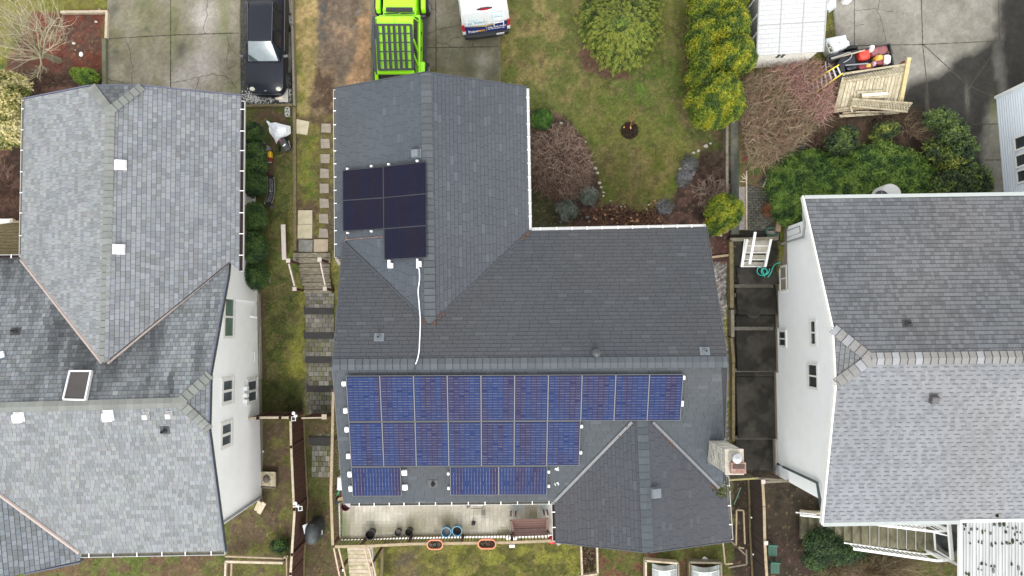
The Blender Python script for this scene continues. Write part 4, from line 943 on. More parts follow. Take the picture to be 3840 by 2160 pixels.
b = B(); k = [on_x(x, y, XR-.06) for x, y in ((2944, 868), (2998, 848), (3001, 872), (2948, 892))]; b.tube(k+[k[0]], .012, 6); b.build('meter_conduit', DSP, rh); b = B(); p = on_x(2925, 916, XR); b.box(p+Vector((-.03, 0, 0)), (.06, .12, .16)); b.build('wall_tap', WHV, rh)
pipe_vent(rh, RP(3400, 1210, RF), RF, .04, .2, DKM); box_vent(rh, RP(3498, 1495, RB), RB, .24, .15, M('vent_slate', (.09, .085, .09), .6, .15, 5))
b = B(); q = RP(3738, 1933, RB, .01); 
for k in range(25): b.col = jit((.06, .08, .02), .4); b.box(q+Vector((random.gauss(0, .02), random.gauss(0, .02), .01)), (.03, .03, .03), k)
b.build('moss_clump', VM('grass_blade'), rh)
# ================================================================== pale building at the far right
nh = thing('building', P(3800, 500, 0), 'pale blue sided building at the right edge with three slim windows', 'building')
a0, a1 = P(3733, 367, 0), P(3765, 760, 0); d = (a1-a0).normalized(); o = Vector((d.y, -d.x, 0)); o = -o if o.x < 0 else o; L = (a1-a0).length+1.5
PB = M('pale_blue_siding', (.72, .78, .85), .5, .03, 2)
b = B(); H_ = 3.4
b.hexa([a0, a0+d*L, a0+d*L+o*9, a0+o*9], [a0+Vector((0, 0, H_)), a0+d*L+Vector((0, 0, H_)), a0+d*L+o*9+Vector((0, 0, H_)), a0+o*9+Vector((0, 0, H_))]); b.build('wall', PB, nh)
b = B()
for k in range(int(H_/.12)): b.beam(a0-o*.008+Vector((0, 0, .1+k*.12)), a0+d*L-o*.008+Vector((0, 0, .1+k*.12)), .014, .02)
b.build('siding_laps', PB, nh)
b = B(); b.beam(a0-o*.02, a0-o*.02+Vector((0, 0, H_)), .1, .1); b.build('corner_trim', WHT, nh)
pln = (a0, o)
for (x0, y0, x1, y1) in ((3803, 520, 3862, 568), (3807, 586, 3866, 632), (3812, 644, 3870, 690)):
    c = [RP(x, y, pln) for x, y in ((x0, y0), (x1, y0-26), (x1, y1-28), (x0, y1))]
    b = B(); cc = (c[0]+c[2])/2; zz0, zz1 = min(p.z for p in c), max(p.z for p in c); s0_, s1_ = (c[0]-a0).dot(d), (c[3]-a0).dot(d)
    W_ = lambda s, z, e: a0+d*s-o*e+Vector((0, 0, z))
    zz0 += .1; zz1 = zz0+.9
    for (sa, za_, sb, zb_) in ((s0_, zz0, s1_, zz0), (s0_, zz1, s1_, zz1), (s0_, zz0, s0_, zz1), (s1_, zz0, s1_, zz1)): b.beam(W_(sa, za_, .035), W_(sb, zb_, .035), .06, .07)
    w_ = b.build('window', WHT, nh); b = B(); b.quad(W_(s0_, zz0, .03), W_(s1_, zz0, .03), W_(s1_, zz1, .03), W_(s0_, zz1, .03)); b.build('pane', GLS, w_)
b = B(); r0 = a0-o*.3+Vector((0, 0, H_+.02))-d*.3; b.hexa([r0, r0+d*(L+.6), r0+d*(L+.6)+o*9.6, r0+o*9.6], [r0+Vector((0, 0, .2)), r0+d*(L+.6)+Vector((0, 0, .2)), r0+d*(L+.6)+o*9.6+Vector((0, 0, 1.5)), r0+o*9.6+Vector((0, 0, 1.5))]); b.build('roof', UND, nh)
# ================================================================== white shed
sh = thing('shed', P(2930, 120, 0), 'white panelled garden shed with a translucent roof at the top edge', 'shed')
SH = M('shed_white', (.60, .585, .53), .6, .1, 5); SHR = M('shed_roof', (.48, .48, .485), .4, .05, 3); SHG = M('shed_side', (.42, .43, .43), .55, .12, 3, stretch=(1, 12, 1))
ze = 1.62; fl, fr = P(2838, 202, ze), P(3087, 187, ze); dx = (fr-fl).normalized(); bk = Vector((-dx.y, dx.x, 0)); Lw = (fr-fl).length; dp = 4.2; hr = 2.35; run = 1.95
def S(a, bb2, z): return Vector((fl.x, fl.y, 0))+dx*a+bk*bb2+Vector((0, 0, z))
i_ = .06
b = B(); b.hexa([S(i_, i_, 0), S(Lw-i_, i_, 0), S(Lw-i_, dp, 0), S(i_, dp, 0)], [S(i_, i_, ze-.03), S(Lw-i_, i_, ze-.03), S(Lw-i_, dp, ze-.03), S(i_, dp, ze-.03)])
for k in range(11): b.beam(S(i_, i_-.006, .12+k*.135), S(Lw-i_, i_-.006, .12+k*.135), .012, .02)
b.build('front_wall', SH, sh)
b = B()
b.hexa([S(.0, .1, 0), S(.05, .1, 0), S(.05, run, 0), S(0, run, 0)], [S(0, .1, ze-.04), S(.05, .1, ze-.04), S(.05, run, hr-.06), S(0, run, hr-.06)])
b.hexa([S(.0, run, 0), S(.05, run, 0), S(.05, dp, 0), S(0, dp, 0)], [S(0, run, hr-.06), S(.05, run, hr-.06), S(.05, dp, hr-.06), S(0, dp, hr-.06)])
b.build('side_wall', SHG, sh)
b = B()
for k in (0, .6, 1.2, 1.85, 2.7, 3.6): b.beam(S(-.015, k+.1, 0), S(-.015, k+.1, ze-.02+min(k, run)*.36), .05, .05, up=Vector((0, 1, 0)))
b.build('side_post', WHT, sh)
b = B()
b.hexa([S(-.03, -.06, ze-.03), S(Lw+.03, -.06, ze-.03), S(Lw+.03, run, hr-.03), S(-.03, run, hr-.03)], [S(-.03, -.06, ze), S(Lw+.03, -.06, ze), S(Lw+.03, run, hr), S(-.03, run, hr)])
b.hexa([S(-.03, run+.001, hr-.03), S(Lw+.03, run+.001, hr-.03), S(Lw+.03, dp, hr-.1), S(-.03, dp, hr-.1)], [S(-.03, run+.001, hr), S(Lw+.03, run+.001, hr), S(Lw+.03, dp, hr-.06), S(-.03, dp, hr-.06)])
b.build('roof_panel', SHR, sh)
b = B(); sl = (hr-ze)/(run+.06)
for k in range(4): b.beam(S(k*Lw/3, -.06, ze+.012), S(k*Lw/3, run, hr+.012), .035, .025)
for r in range(13):
    y = .02+r*.15; b.beam(S(0, y, ze+sl*(y+.06)+.002), S(Lw, y, ze+sl*(y+.06)+.002), .012, .006)
    for k in range(9): x = (k+.5*(r % 2))*Lw/9; b.beam(S(x, y, ze+sl*(y+.06)+.002), S(x, y+.15, ze+sl*(y+.21)+.002), .009, .006)
b.beam(S(-.03, run, hr+.02), S(Lw+.03, run, hr+.02), .06, .03); b.beam(S(-.03, .9, ze+sl*.96+.006), S(Lw, .9, ze+sl*.96+.006), .02, .012)
b.build('roof_ribs', M('shed_rib', (.36, .36, .37), .5, .06, 4), sh)
b = B()
for k in range(2):
    for j in range(2): b.box(S(.98+k*.17, i_-.012, 1.05+j*.16), (.11, .02, .10), math.atan2(dx.y, dx.x))
b.build('shed_window', DKM, sh)
# ================================================================== vegetation builders
def leaves(name, lobes, n, size, cols, parent, mat=None, shell=.35, up=.5, noise=.25, seed=0, ragged=0.0, flat=1.0, aspect=2.2, clump=3.0):
    """lobes: (px, py, z_centre above ground, rx, ry in photo px at that height, rz m). Leaves fill the outer shell of every lobe."""
    r = np.random.RandomState(seed+1); L = []; vol = []
    for (px, py, zc, rx, ry, rz) in lobes:
        g = G(px, py, zc); s = (CAMH-g.z)/FPX; L.append((g, rx*s, ry*s, rz)); vol.append(rx*ry)
    vol = np.array(vol, float); vol /= vol.sum(); V = []; C = []
    cnt = r.multinomial(n, vol)
    for (g, rx, ry, rz), m in zip(L, cnt):
        d = r.normal(size=(m, 3)); d /= np.linalg.norm(d, axis=1)[:, None]; d[:, 2] = np.where(d[:, 2] < -.2, -d[:, 2], d[:, 2])
        lump = fbm(d[:, 0]*clump+g.x*3+7*d[:, 2], d[:, 1]*clump+g.y*3, seed, 3)
        rad = (1-shell*r.rand(m)**1.5)*(1+noise*(lump-.5)*2)+ragged*r.rand(m)**6
        p = np.stack([g.x+d[:, 0]*rx*rad, g.y+d[:, 1]*ry*rad, g.z+d[:, 2]*rz*rad], 1)
        p[:, 2] = np.maximum(p[:, 2], np.vectorize(hgt)(p[:, 1])+.03)
        nn_ = d+r.normal(scale=.65, size=(m, 3)); nn_[:, 2] += up; nn_ /= np.linalg.norm(nn_, axis=1)[:, None]
        t = np.cross(nn_, r.normal(size=(m, 3))); t /= np.linalg.norm(t, axis=1)[:, None]; q = np.cross(nn_, t)
        sz = size*r.uniform(.55, 1.35, m)[:, None]; w_ = sz/aspect
        V.append(np.stack([p-t*sz*.5, p+q*w_*.5*flat, p+t*sz*.5, p-q*w_*.5*flat], 1))
        k = np.clip((fbm(p[:, 0]*4, p[:, 1]*4, seed+5, 3)-.5)*2.6+.5+r.normal(scale=.18, size=m), 0, .999)
        ci = k*(len(cols)-1); i0 = ci.astype(int); f = (ci-i0)[:, None]; ca_ = np.array(cols); c = ca_[i0]*(1-f)+ca_[np.minimum(i0+1, len(cols)-1)]*f
        C.append(c*r.uniform(.7, 1.3, (m, 1)))
    V = np.concatenate(V); C = np.concatenate(C); m = len(V)
    return npmesh(name, V.reshape(-1, 3), np.arange(4*m).reshape(m, 4), C, mat or VM('leaf_mix', .65, .1, 6, 0, spec=.3), parent)
def core(lobes, col, parent, k=.72, name='dark_core'):  # solid core, coloured near-black as the shaded inside of the plant
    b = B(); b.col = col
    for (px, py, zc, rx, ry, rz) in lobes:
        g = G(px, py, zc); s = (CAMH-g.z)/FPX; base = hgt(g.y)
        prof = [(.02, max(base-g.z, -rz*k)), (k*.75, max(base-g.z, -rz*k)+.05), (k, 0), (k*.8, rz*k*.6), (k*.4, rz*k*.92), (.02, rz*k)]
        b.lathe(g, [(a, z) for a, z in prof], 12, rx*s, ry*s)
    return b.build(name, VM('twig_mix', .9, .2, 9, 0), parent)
def stem(px, py, z0, z1, r, parent, name='trunk', col=(.12, .09, .06), lean=(0, 0)):
    g = G(px, py); b = B(); b.col = col
    b.tube([g+Vector((lean[0]*t, lean[1]*t, z0+(z1-z0)*t)) for t in (0, .25, .5, .75, 1)], [r, r*.85, r*.7, r*.5, r*.3], 8)
    return b.build(name, VM('twig_mix', .9, .2, 9, 0), parent, smooth=True)
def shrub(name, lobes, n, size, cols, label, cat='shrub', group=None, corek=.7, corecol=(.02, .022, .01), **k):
    px = sum(l[0] for l in lobes)/len(lobes); py = sum(l[1] for l in lobes)/len(lobes)
    t = thing(name, G(px, py), label, cat, group)
    leaves('foliage', lobes, n, size, cols, t, seed=int(px+py), **k)
    if corek: core(lobes, corecol, t, corek)
    stem(px, py, -.05, max(l[2] for l in lobes), .05, t, 'stem')
    return t
def twigs(name, center, n, rx, ry, h, cols, parent=None, r0=.012, seed=0, droop=.3, sub=3, z0=.05, spread=.35, seglen=6, **k):
    """bare branching shrub: stems fan out from a small base, each with side twigs"""
    rnd = random.Random(seed); b = B(); g = G(*center); s = (CAMH-h*.6)/FPX; rx *= s; ry *= s
    for i in range(n):
        a = rnd.uniform(0, 2*math.pi); rr = math.sqrt(rnd.uniform(.04, 1)); tx, ty = math.cos(a)*rx*rr, math.sin(a)*ry*rr
        bx, by = tx*spread*rnd.uniform(.3, 1.2), ty*spread*rnd.uniform(.3, 1.2); top = h*(1-droop*rr*rr)*rnd.uniform(.65, 1.05)
        pts = []; wob = rnd.uniform(-.12, .12), rnd.uniform(-.12, .12)
        for j in range(seglen+1):
            t = j/seglen; zz = top*(1-(1-t)**1.8) if droop < .6 else top*math.sin(min(1.0, t*1.05)*math.pi*.62)/math.sin(math.pi*.5)
            pts.append(g+Vector((bx+(tx-bx)*t+wob[0]*math.sin(t*5+i), by+(ty-by)*t+wob[1]*math.sin(t*4+i), z0+zz)))
        b.col = jit(rnd.choice(cols), .2); b.tube(pts, [r0*(1-.75*j/seglen) for j in range(seglen+1)], 3, cap=False)
        for m in range(sub):
            j = rnd.randint(2, seglen-1); p = pts[j]; d = (pts[j+1]-pts[j]).normalized()
            e = (d+Vector((rnd.uniform(-.9, .9), rnd.uniform(-.9, .9), rnd.uniform(-.2, .6)))).normalized(); L = rnd.uniform(.12, .4)*max(rx, ry)
            p2 = p+e*L*.5; p3 = p2+(e+Vector((rnd.uniform(-.4, .4), rnd.uniform(-.4, .4), rnd.uniform(-.2, .3)))).normalized()*L*.5
            b.col = jit(rnd.choice(cols), .25); b.tube([p, p2, p3], [r0*.55, r0*.4, r0*.2], 3, cap=False)
    return b.build(name, VM('twig_mix', .9, .2, 9, 0), parent, **k)
def bare(nm, center, n, rx, ry, h, cols, label, cat='shrub', parts='branches', **k):
    t = thing(nm, G(*center), label, cat)
    twigs(parts, center, n, rx, ry, h, cols, t, **k); stem(center[0], center[1], -.03, .25*h, .05, t, 'stem'); return t
def thicket(reg, n, h, cols, ctr, label, seed, lmin=.12, lmax=.5, mound=True):
    t = thing('bare_shrub', G(*ctr), label, 'shrub'); rnd = random.Random(seed); b = B(); xs = [p[0] for p in reg]; ys = [p[1] for p in reg]; k = 0; gc = G(*ctr); R = max((G(*p)-gc).length for p in reg)
    while k < n:
        x, y = rnd.uniform(min(xs), max(xs)), rnd.uniform(min(ys), max(ys))
        if not inside(x, y, reg): continue
        k += 1; g = G(x, y); q = (g-gc).length/R; top = h*(1-.7*q*q) if mound else h; z = top*rnd.uniform(.25, 1); g = G(x, y, z)
        out = math.atan2(g.y-gc.y, g.x-gc.x); a = out+rnd.gauss(0, 1.1); L = rnd.uniform(lmin, lmax); el = rnd.uniform(-.55, .35)
        d = Vector((math.cos(a), math.sin(a), el)).normalized(); s1 = Vector((rnd.uniform(-.5, .5), rnd.uniform(-.5, .5), rnd.uniform(-.5, .1))); r1 = rnd.choice((.004, .005, .006, .010))
        b.col = jit(rnd.choice(cols), .25); b.tube([g, g+d*L*.5, g+(d+s1).normalized()*L], [r1, r1*.8, r1*.35], 3, cap=False)
    b.build('branches', VM('twig_mix'), t); stem(ctr[0], ctr[1], -.03, h*.6, .06, t, 'stem', (.2, .15, .11)); return t
def inside(x, y, pl):
    c = False
    for i in range(len(pl)):
        (x1, y1), (x2, y2) = pl[i], pl[(i+1) % len(pl)]
        if (y1 > y) != (y2 > y) and x < (x2-x1)*(y-y1)/(y2-y1)+x1: c = not c
    return c
# ---- golden conifer hedge along the lot line: four trees of the row
GOLD = [(.04, .075, .01), (.10, .15, .012), (.185, .225, .013), (.27, .27, .014)]
hl = [([(2690, 20, 1.6, 110, 70, 1.0), (2620, -30, 1.3, 60, 60, .8), (2760, -30, 1.5, 60, 70, .9)], 'golden cedar at the top end of the hedge, cut by the photo edge', 14000),
      ([(2650, 120, 1.3, 75, 80, 1.0), (2735, 110, 1.7, 75, 80, 1.1), (2630, 190, 1.1, 62, 70, .8)], 'golden cedar beside the grey side wall of the white shed', 17000),
      ([(2745, 215, 1.7, 78, 75, 1.2), (2655, 240, 1.2, 70, 65, .9), (2640, 300, 1.1, 65, 60, .8)], 'golden cedar next to the corner of the shed, tallest of the hedge', 17000),
      ([(2700, 350, 1.6, 80, 75, 1.1), (2645, 400, 1.2, 72, 80, 1.0), (2735, 400, 1.4, 55, 60, .9), (2665, 450, 1.0, 75, 40, .7)], 'golden cedar at the lower end of the hedge, beside the sapling lawn', 20000)]
rh_ = random.Random(19)
for l, lab, n_ in hl:
    for _ in range(9):
        q_ = rh_.choice(l[:3]); a_ = rh_.uniform(0, 6.28); l.append((q_[0]+q_[3]*.75*math.cos(a_), q_[1]+q_[4]*.75*math.sin(a_), max(.5, q_[2]-rh_.uniform(0, .3)), rh_.uniform(26, 42), rh_.uniform(26, 42), rh_.uniform(.4, .8)))
    shrub('conifer_tree', l, int(n_*2.6), .065, GOLD, lab, 'tree', 'golden cedars of the hedge', shell=.25, noise=.2, up=.3, clump=5.5, corek=.7)
shrub('conifer_shrub', [(2715, 795, .9, 72, 68, .75), (2680, 850, .5, 45, 35, .4)], 13000, .07, GOLD[:3]+[(.27, .27, .014)], 'round yellow-green cedar shrub at the corner of the middle house roof', noise=.15, up=.3, clump=5)
# ---- big green and yellow conifer
CED = [(.022, .045, .010), (.05, .09, .012), (.105, .145, .018), (.25, .26, .03)]
t = thing('conifer_tree', G(2310, 120), 'large cedar with drooping olive sprays standing on the front lawn', 'tree')
r = np.random.RandomState(5); V = []; Cc = []; g0 = G(2325, 95); Hc = 4.6
for k in range(900):
    q = (k/900)**.62; a = k*2.39996+r.uniform(-.25, .25); zz = .35+(Hc-.35)*(1-q)**1.05; tgt = G(2325+170*q*math.cos(a)*r.uniform(.82, 1.08), 75+205*q*math.sin(a)*r.uniform(.82, 1.08)+20*(1-q), zz)
    out = Vector((math.cos(a), -math.sin(a), 0)); L = r.uniform(.42, .75)*(.6+.5*q); d = (out+Vector((0, 0, -.28-.2*q))).normalized(); s_ = Vector((-out.y, out.x, 0)); base_ = tgt-d*L
    tint = np.array(CED[1])*(1-r.rand())+np.array(CED[2])*r.rand()
    for m in range(64):
        f = r.rand()**.8; wdt = .30*L*math.sin(math.pi*min(1, f*.8+.2))*1.1; sd_ = r.uniform(-1, 1); p = base_+d*L*f+s_*wdt*sd_+Vector((0, 0, -.10*abs(sd_)+r.uniform(-.03, .03)))
        if p.z < .04: p.z = .04
        e = (d+s_*sd_*1.1+Vector((0, 0, r.uniform(-.3, .15)))).normalized(); ll = r.uniform(.05, .12); n_ = e.cross(Vector((r.uniform(-.4, .4), r.uniform(-.4, .4), 1))).normalized()*ll*.17
        V += [tuple(p-e*ll*.5), tuple(p+n_), tuple(p+e*ll*.5), tuple(p-n_)]; c = tint*(.5+.5*f) if f < .78 else tint*.5+np.array(CED[3])*.5
        Cc.append(c*r.uniform(.75, 1.25))
npmesh('foliage', np.array(V), np.arange(len(V)).reshape(-1, 4), np.array(Cc), VM('leaf_mix', .65, .1, 6, 0, spec=.3), t)
core([(2318, 80, .9, 80, 95, 1.3)], (.03, .045, .014), t, .9); stem(2318, 110, -.05, 4.0, .16, t)
# ---- round clipped evergreens by the left house
EV_ = [(.012, .030, .008), (.022, .055, .012), (.04, .085, .016), (.06, .11, .02)]
for (px, py, rx, ry, h, lab) in ((950, 500, 42, 44, .55, 'topmost small dark green shrub of the row beside the left house'), (955, 600, 50, 72, .7, 'second dark green shrub of the row, longest one, behind the yellow engine part'), (955, 690, 46, 46, .6, 'dark green shrub of the row level with the loose car grille'),
                              (955, 812, 48, 58, .65, 'dark green shrub of the row beside the gap below the car grille'), (955, 925, 52, 60, .7, 'dark green shrub of the row at the end of the gutter'), (960, 1025, 50, 58, .7, 'lowest dark green shrub of the row touching the white side wall')):
    shrub('evergreen_shrub', [(px, py, h*.55+.75, rx, ry, h*.65), (px+4, py+12, h*.45+.5, rx*.95, ry*.95, h*.6+.2)], 9000, .06, EV_, lab, 'shrub', 'clipped evergreens beside the left house', noise=.12, up=.4)
shrub('evergreen_shrub', [(2033, 448, .35, 44, 42, .42)], 6500, .055, [(.02, .06, .008), (.05, .12, .014), (.08, .16, .02)], 'small bright green round shrub against the middle house gutter', noise=.1)
# ---- variegated shrub and others, top left
shrub('variegated_shrub', [(20, 380, 1.2, 75, 95, .9), (70, 330, 1.0, 45, 50, .6), (60, 490, 1.0, 45, 60, .6), (20, 520, .9, 60, 40, .5)], 12000, .11, [(.10, .14, .03), (.38, .33, .11), (.52, .46, .2), (.55, .50, .26)], 'cream and yellow variegated shrub at the left edge above the grey roof', noise=.3, aspect=1.8, ragged=.2)
shrub('leafy_shrub', [(325, 290, .3, 50, 32, .35), (290, 275, .25, 28, 20, .25)], 3600, .08, [(.05, .11, .015), (.11, .19, .02), (.18, .26, .025)], 'small bright green leafy shrub in the red bark bed', noise=.25)
bare('bare_shrub', (30, 700), 60, 90, 130, .8, [(.14, .075, .06), (.20, .13, .10)], 'brown leafless shrub against the left edge beside the grey roof', seed=3, sub=4)
bare('bare_shrub', (210, 300), 60, 120, 60, .6, [(.10, .06, .045), (.16, .10, .07)], 'low dark brown leafless shrub beneath the pale bare tree', seed=4, sub=4)
# ---- pale bare tree
t = thing('bare_tree', G(222, 228), 'pale leafless tree leaning over the red bark bed in the top left corner', 'tree')
b = B(); rnd = random.Random(12); g0 = G(222, 228); BC = [(.42, .37, .25), (.34, .30, .2), (.48, .43, .32)]
b.col = (.26, .24, .16); fork = G(140, 200, 1.3); b.tube([g0, g0.lerp(fork, .5)+Vector((0, 0, .15)), fork], [.13, .10, .085], 10)
b.build('trunk', VM('twig_mix'), t, smooth=True); b = B()
def limb(p, d, L, r, dep):
    pts = [p]; q = p.copy(); dd = d.normalized()
    for k in range(6):
        dd = (dd+Vector((rnd.uniform(-.2, .2), rnd.uniform(-.2, .2), rnd.uniform(-.07, .16)))).normalized(); q = q+dd*L/6; pts.append(q.copy())
    b.col = jit(rnd.choice(BC), .12); b.tube(pts, [r*(1-.6*k/6) for k in range(7)], 5 if r > .02 else 3, cap=False)
    if dep > 0:
        for k in range(5 if dep > 1 else 4):
            j = rnd.randint(1, 6); s = (pts[j]-pts[j-1]).normalized(); e = (s+Vector((rnd.uniform(-.8, .8), rnd.uniform(-.8, .8), rnd.uniform(-.15, .5)))).normalized()
            limb(pts[j], e, L*rnd.uniform(.42, .7), r*.5*(1-.05*j), dep-1)
for tx_, ty_, z_ in ((20, 40, 3.2), (100, -40, 3.6), (180, 30, 3.0), (-60, 150, 2.8), (60, 140, 3.0), (230, 60, 2.6), (10, 260, 2.2), (140, 100, 3.3), (210, 120, 2.4), (60, -60, 3.4), (150, 300, 1.7), (270, 130, 2.0), (130, 20, 3.5), (40, 90, 2.6), (-10, 190, 2.5)):
    e = G(tx_, ty_, z_)-fork; limb(fork+Vector((rnd.uniform(-.08, .08), rnd.uniform(-.08, .08), rnd.uniform(-.3, .1))), e, e.length, .034, 3)
b.build('branches', VM('twig_mix'), t)
# ---- bushes in the middle garden
TW = [(.21, .14, .11), (.27, .19, .15), (.15, .095, .075), (.32, .24, .19)]
thicket([(2010, 500), (2060, 470), (2130, 470), (2180, 530), (2215, 620), (2205, 700), (2150, 745), (2060, 735), (2000, 690), (1992, 590)], 2300, 1.1, TW, (2100, 610), 'wide mounded brown leafless shrub right of the middle roof', 31)
bare('bare_shrub', (2655, 735), 110, 75, 75, .8, [(.36, .27, .22), (.26, .19, .15)], 'pale leafless shrub left of the round yellow-green cedar', seed=32, sub=5, droop=.4, r0=.011)
bare('bare_shrub', (2680, 620), 140, 60, 70, .5, [(.15, .11, .08), (.12, .08, .06)], 'small brown leafless shrub beside the low timber wall', seed=33, sub=4, droop=.5, r0=.008)
LAV = [(.08, .10, .07), (.14, .165, .13), (.21, .23, .20)]
for px, py, rx, ry, nn2, lab in ((2125, 790, 40, 42, 2400, 'grey-green lavender clump nearest the middle house inner corner'), (2205, 735, 36, 34, 2200, 'grey-green lavender clump at the lower end of the brown shrub')):
    shrub('lavender_plant', [(px, py, .2, rx, ry, .25)], nn2, .11, LAV, lab, 'plant', 'lavender clumps in the garden bed', noise=.3, aspect=5, ragged=.3, corek=.5)
LV2 = [(.09, .09, .085), (.16, .16, .165), (.24, .24, .25)]
for px, py, rx, ry, lab in ((2585, 620, 30, 42, 'silver heather clump at the upper right of the stone border'), (2565, 670, 28, 30, 'silver heather clump below the other at the right of the lawn'), (2490, 775, 32, 28, 'silver heather clump right of the stones at the foot of the lawn')):
    shrub('heather_plant', [(px, py, .14, rx, ry, .18)], 1500, .09, LV2, lab, 'plant', 'heather clumps in the garden bed', noise=.3, aspect=5, ragged=.3, corek=.5)
t = thing('dry_plants', G(2330, 820), 'row of brown withered stems and seed heads in the bed along the gutter', 'plants')
b = B(); rnd = random.Random(8)
for k in range(420):
    x, y = rnd.uniform(2210, 2480), rnd.uniform(780, 850); g = G(x, y); a = rnd.uniform(0, 6.28); L = rnd.uniform(.1, .4); b.col = jit(rnd.choice([(.20, .10, .06), (.30, .18, .10), (.14, .07, .05)]), .2)
    b.tube([g, g+Vector((math.cos(a)*L*.5, math.sin(a)*L*.5, L*.7)), g+Vector((math.cos(a)*L, math.sin(a)*L, L*.8))], [.008, .006, .003], 3, cap=False)
    if k % 14 == 0: b.col = jit((.27, .16, .10), .3); b.lathe(g+Vector((math.cos(a)*L, math.sin(a)*L, L*.75)), [(.02, 0), (.05, .03), (.04, .05), (.01, .06)], 7)
b.build('stems', VM('twig_mix'), t)
# ---- large red-brown thicket and juniper on the right
PK = [(.27, .19, .13), (.24, .19, .11), (.18, .15, .08), (.36, .28, .19), (.25, .13, .10)]
th = thing('bare_shrub', G(2940, 400), 'large tangled reddish brown shrub below the white shed', 'shrub')
rnd = random.Random(77); b = B()
RGN = [(2785, 300), (2900, 255), (3050, 230), (3120, 290), (3130, 400), (3080, 460), (2980, 560), (2880, 620), (2810, 640), (2778, 480)]
def inside(x, y, pl):
    c = False
    for i in range(len(pl)):
        (x1, y1), (x2, y2) = pl[i], pl[(i+1) % len(pl)]
        if (y1 > y) != (y2 > y) and x < (x2-x1)*(y-y1)/(y2-y1)+x1: c = not c
    return c
k = 0
while k < 5600:
    x, y = rnd.uniform(2770, 3140), rnd.uniform(220, 650)
    if not inside(x, y, RGN): continue
    k += 1; z = rnd.uniform(.15, .95); g = G(x, y, z); a = rnd.gauss(.9, .9) if rnd.random() < .75 else rnd.uniform(0, 6.28); L = rnd.uniform(.15, .6); el = rnd.uniform(-.2, .5)
    edge = (x-y*.9) > 2640 and rnd.random() < .7
    d = Vector((math.cos(a), math.sin(a), el)).normalized(); s = Vector((rnd.uniform(-.25, .25), rnd.uniform(-.25, .25), rnd.uniform(-.2, .1)))
    b.col = jit(rnd.choice(PK if not edge else [(.36, .19, .165), (.31, .16, .14), (.42, .26, .22)]), .22)
    r1 = rnd.choice((.004, .005, .006, .010)); b.tube([g, g+d*L*.5, g+(d+s).normalized()*L], [r1, r1*.8, r1*.35], 3, cap=False)
b.build('branches', VM('twig_mix'), th)
b = B()
for k in range(70):
    x, y = rnd.uniform(2800, 3080), rnd.uniform(290, 560)
    if inside(x, y, RGN): g = G(x, y); b.col = jit((.22, .16, .11), .3); b.tube([g, g+Vector((rnd.uniform(-.3, .3), rnd.uniform(-.1, .5), rnd.uniform(.5, 1.0)))], [.02, .008], 5)
b.build('stem', VM('twig_mix'), th)
JUN = [(.025, .06, .012), (.055, .115, .018), (.10, .18, .025), (.15, .23, .04)]
jl = [(2970, 690, .3, 90, 105, .45), (3080, 680, .3, 130, 100, .55), (2965, 780, .3, 70, 75, .4), (3180, 690, .35, 120, 90, .55), (3290, 650, .45, 150, 110, .7), (3390, 670, .45, 110, 100, .6), (3040, 610, .2, 70, 50, .35)]
shrub('juniper_shrub', jl, 80000, .15, JUN, 'broad spreading green juniper above the right house roof', noise=.3, aspect=5, up=.6, ragged=.2, corek=.7, clump=6)
RHO = [(.03, .05, .018), (.07, .10, .02), (.15, .19, .03), (.24, .25, .05)]
for lobes, n_, lab in (([(3150, 540, .6, 55, 50, .5), (3180, 500, .5, 35, 30, .35)], 3600, 'rhododendron with bluish green leaves between the brick path and the juniper'),
                       ([(3320, 490, .5, 50, 30, .4), (3290, 510, .4, 32, 26, .3)], 1700, 'sparse yellow-green rhododendron below the wood pile'),
                       ([(3510, 450, 1.0, 55, 38, .7), (3560, 500, 1.1, 50, 50, .7), (3600, 560, 1.1, 45, 50, .7)], 5600, 'tall rhododendron with bright yellow-green tips against the wet dark driveway'),
                       ([(3560, 590, .8, 65, 50, .6), (3500, 570, .7, 45, 45, .5)], 5000, 'middle rhododendron mass right of the juniper'),
                       ([(3610, 670, .8, 80, 60, .6), (3530, 690, .7, 55, 45, .5), (3680, 690, .7, 30, 50, .5)], 8500, 'dark green rhododendron at the corner of the right roof')):
    shrub('rhododendron', lobes, n_, .13, RHO if 'dark' not in lab and 'bluish' not in lab else [(.02, .035, .016), (.045, .075, .022), (.10, .15, .03)], lab, 'shrub', 'rhododendrons beside the right driveway', noise=.35, aspect=2.4, shell=.7, ragged=.25, corek=.45)
bare('bare_shrub', (3400, 500), 46, 120, 45, .8, [(.30, .22, .15), (.20, .14, .10)], 'crooked pale branches lying over the bed left of the tall rhododendron', seed=44, sub=3, droop=.4, r0=.013)
bare('bare_shrub', (3050, 520), 120, 60, 45, .4, [(.13, .085, .06), (.18, .11, .08)], 'low brown leafless shrub along the right side of the brick path', seed=45, sub=3, droop=.5)
bare('bare_shrub', (3330, 440), 150, 180, 30, .35, [(.14, .09, .065), (.10, .08, .05)], 'low brown leafless growth just below the lumber stack', seed=46, sub=3, droop=.5)
bare('red_twig_shrub', (2870, 790), 60, 28, 38, .4, [(.26, .11, .05), (.20, .09, .05)], 'small rusty leafless shrub beside the dark brick path', seed=47, sub=3, droop=.4)
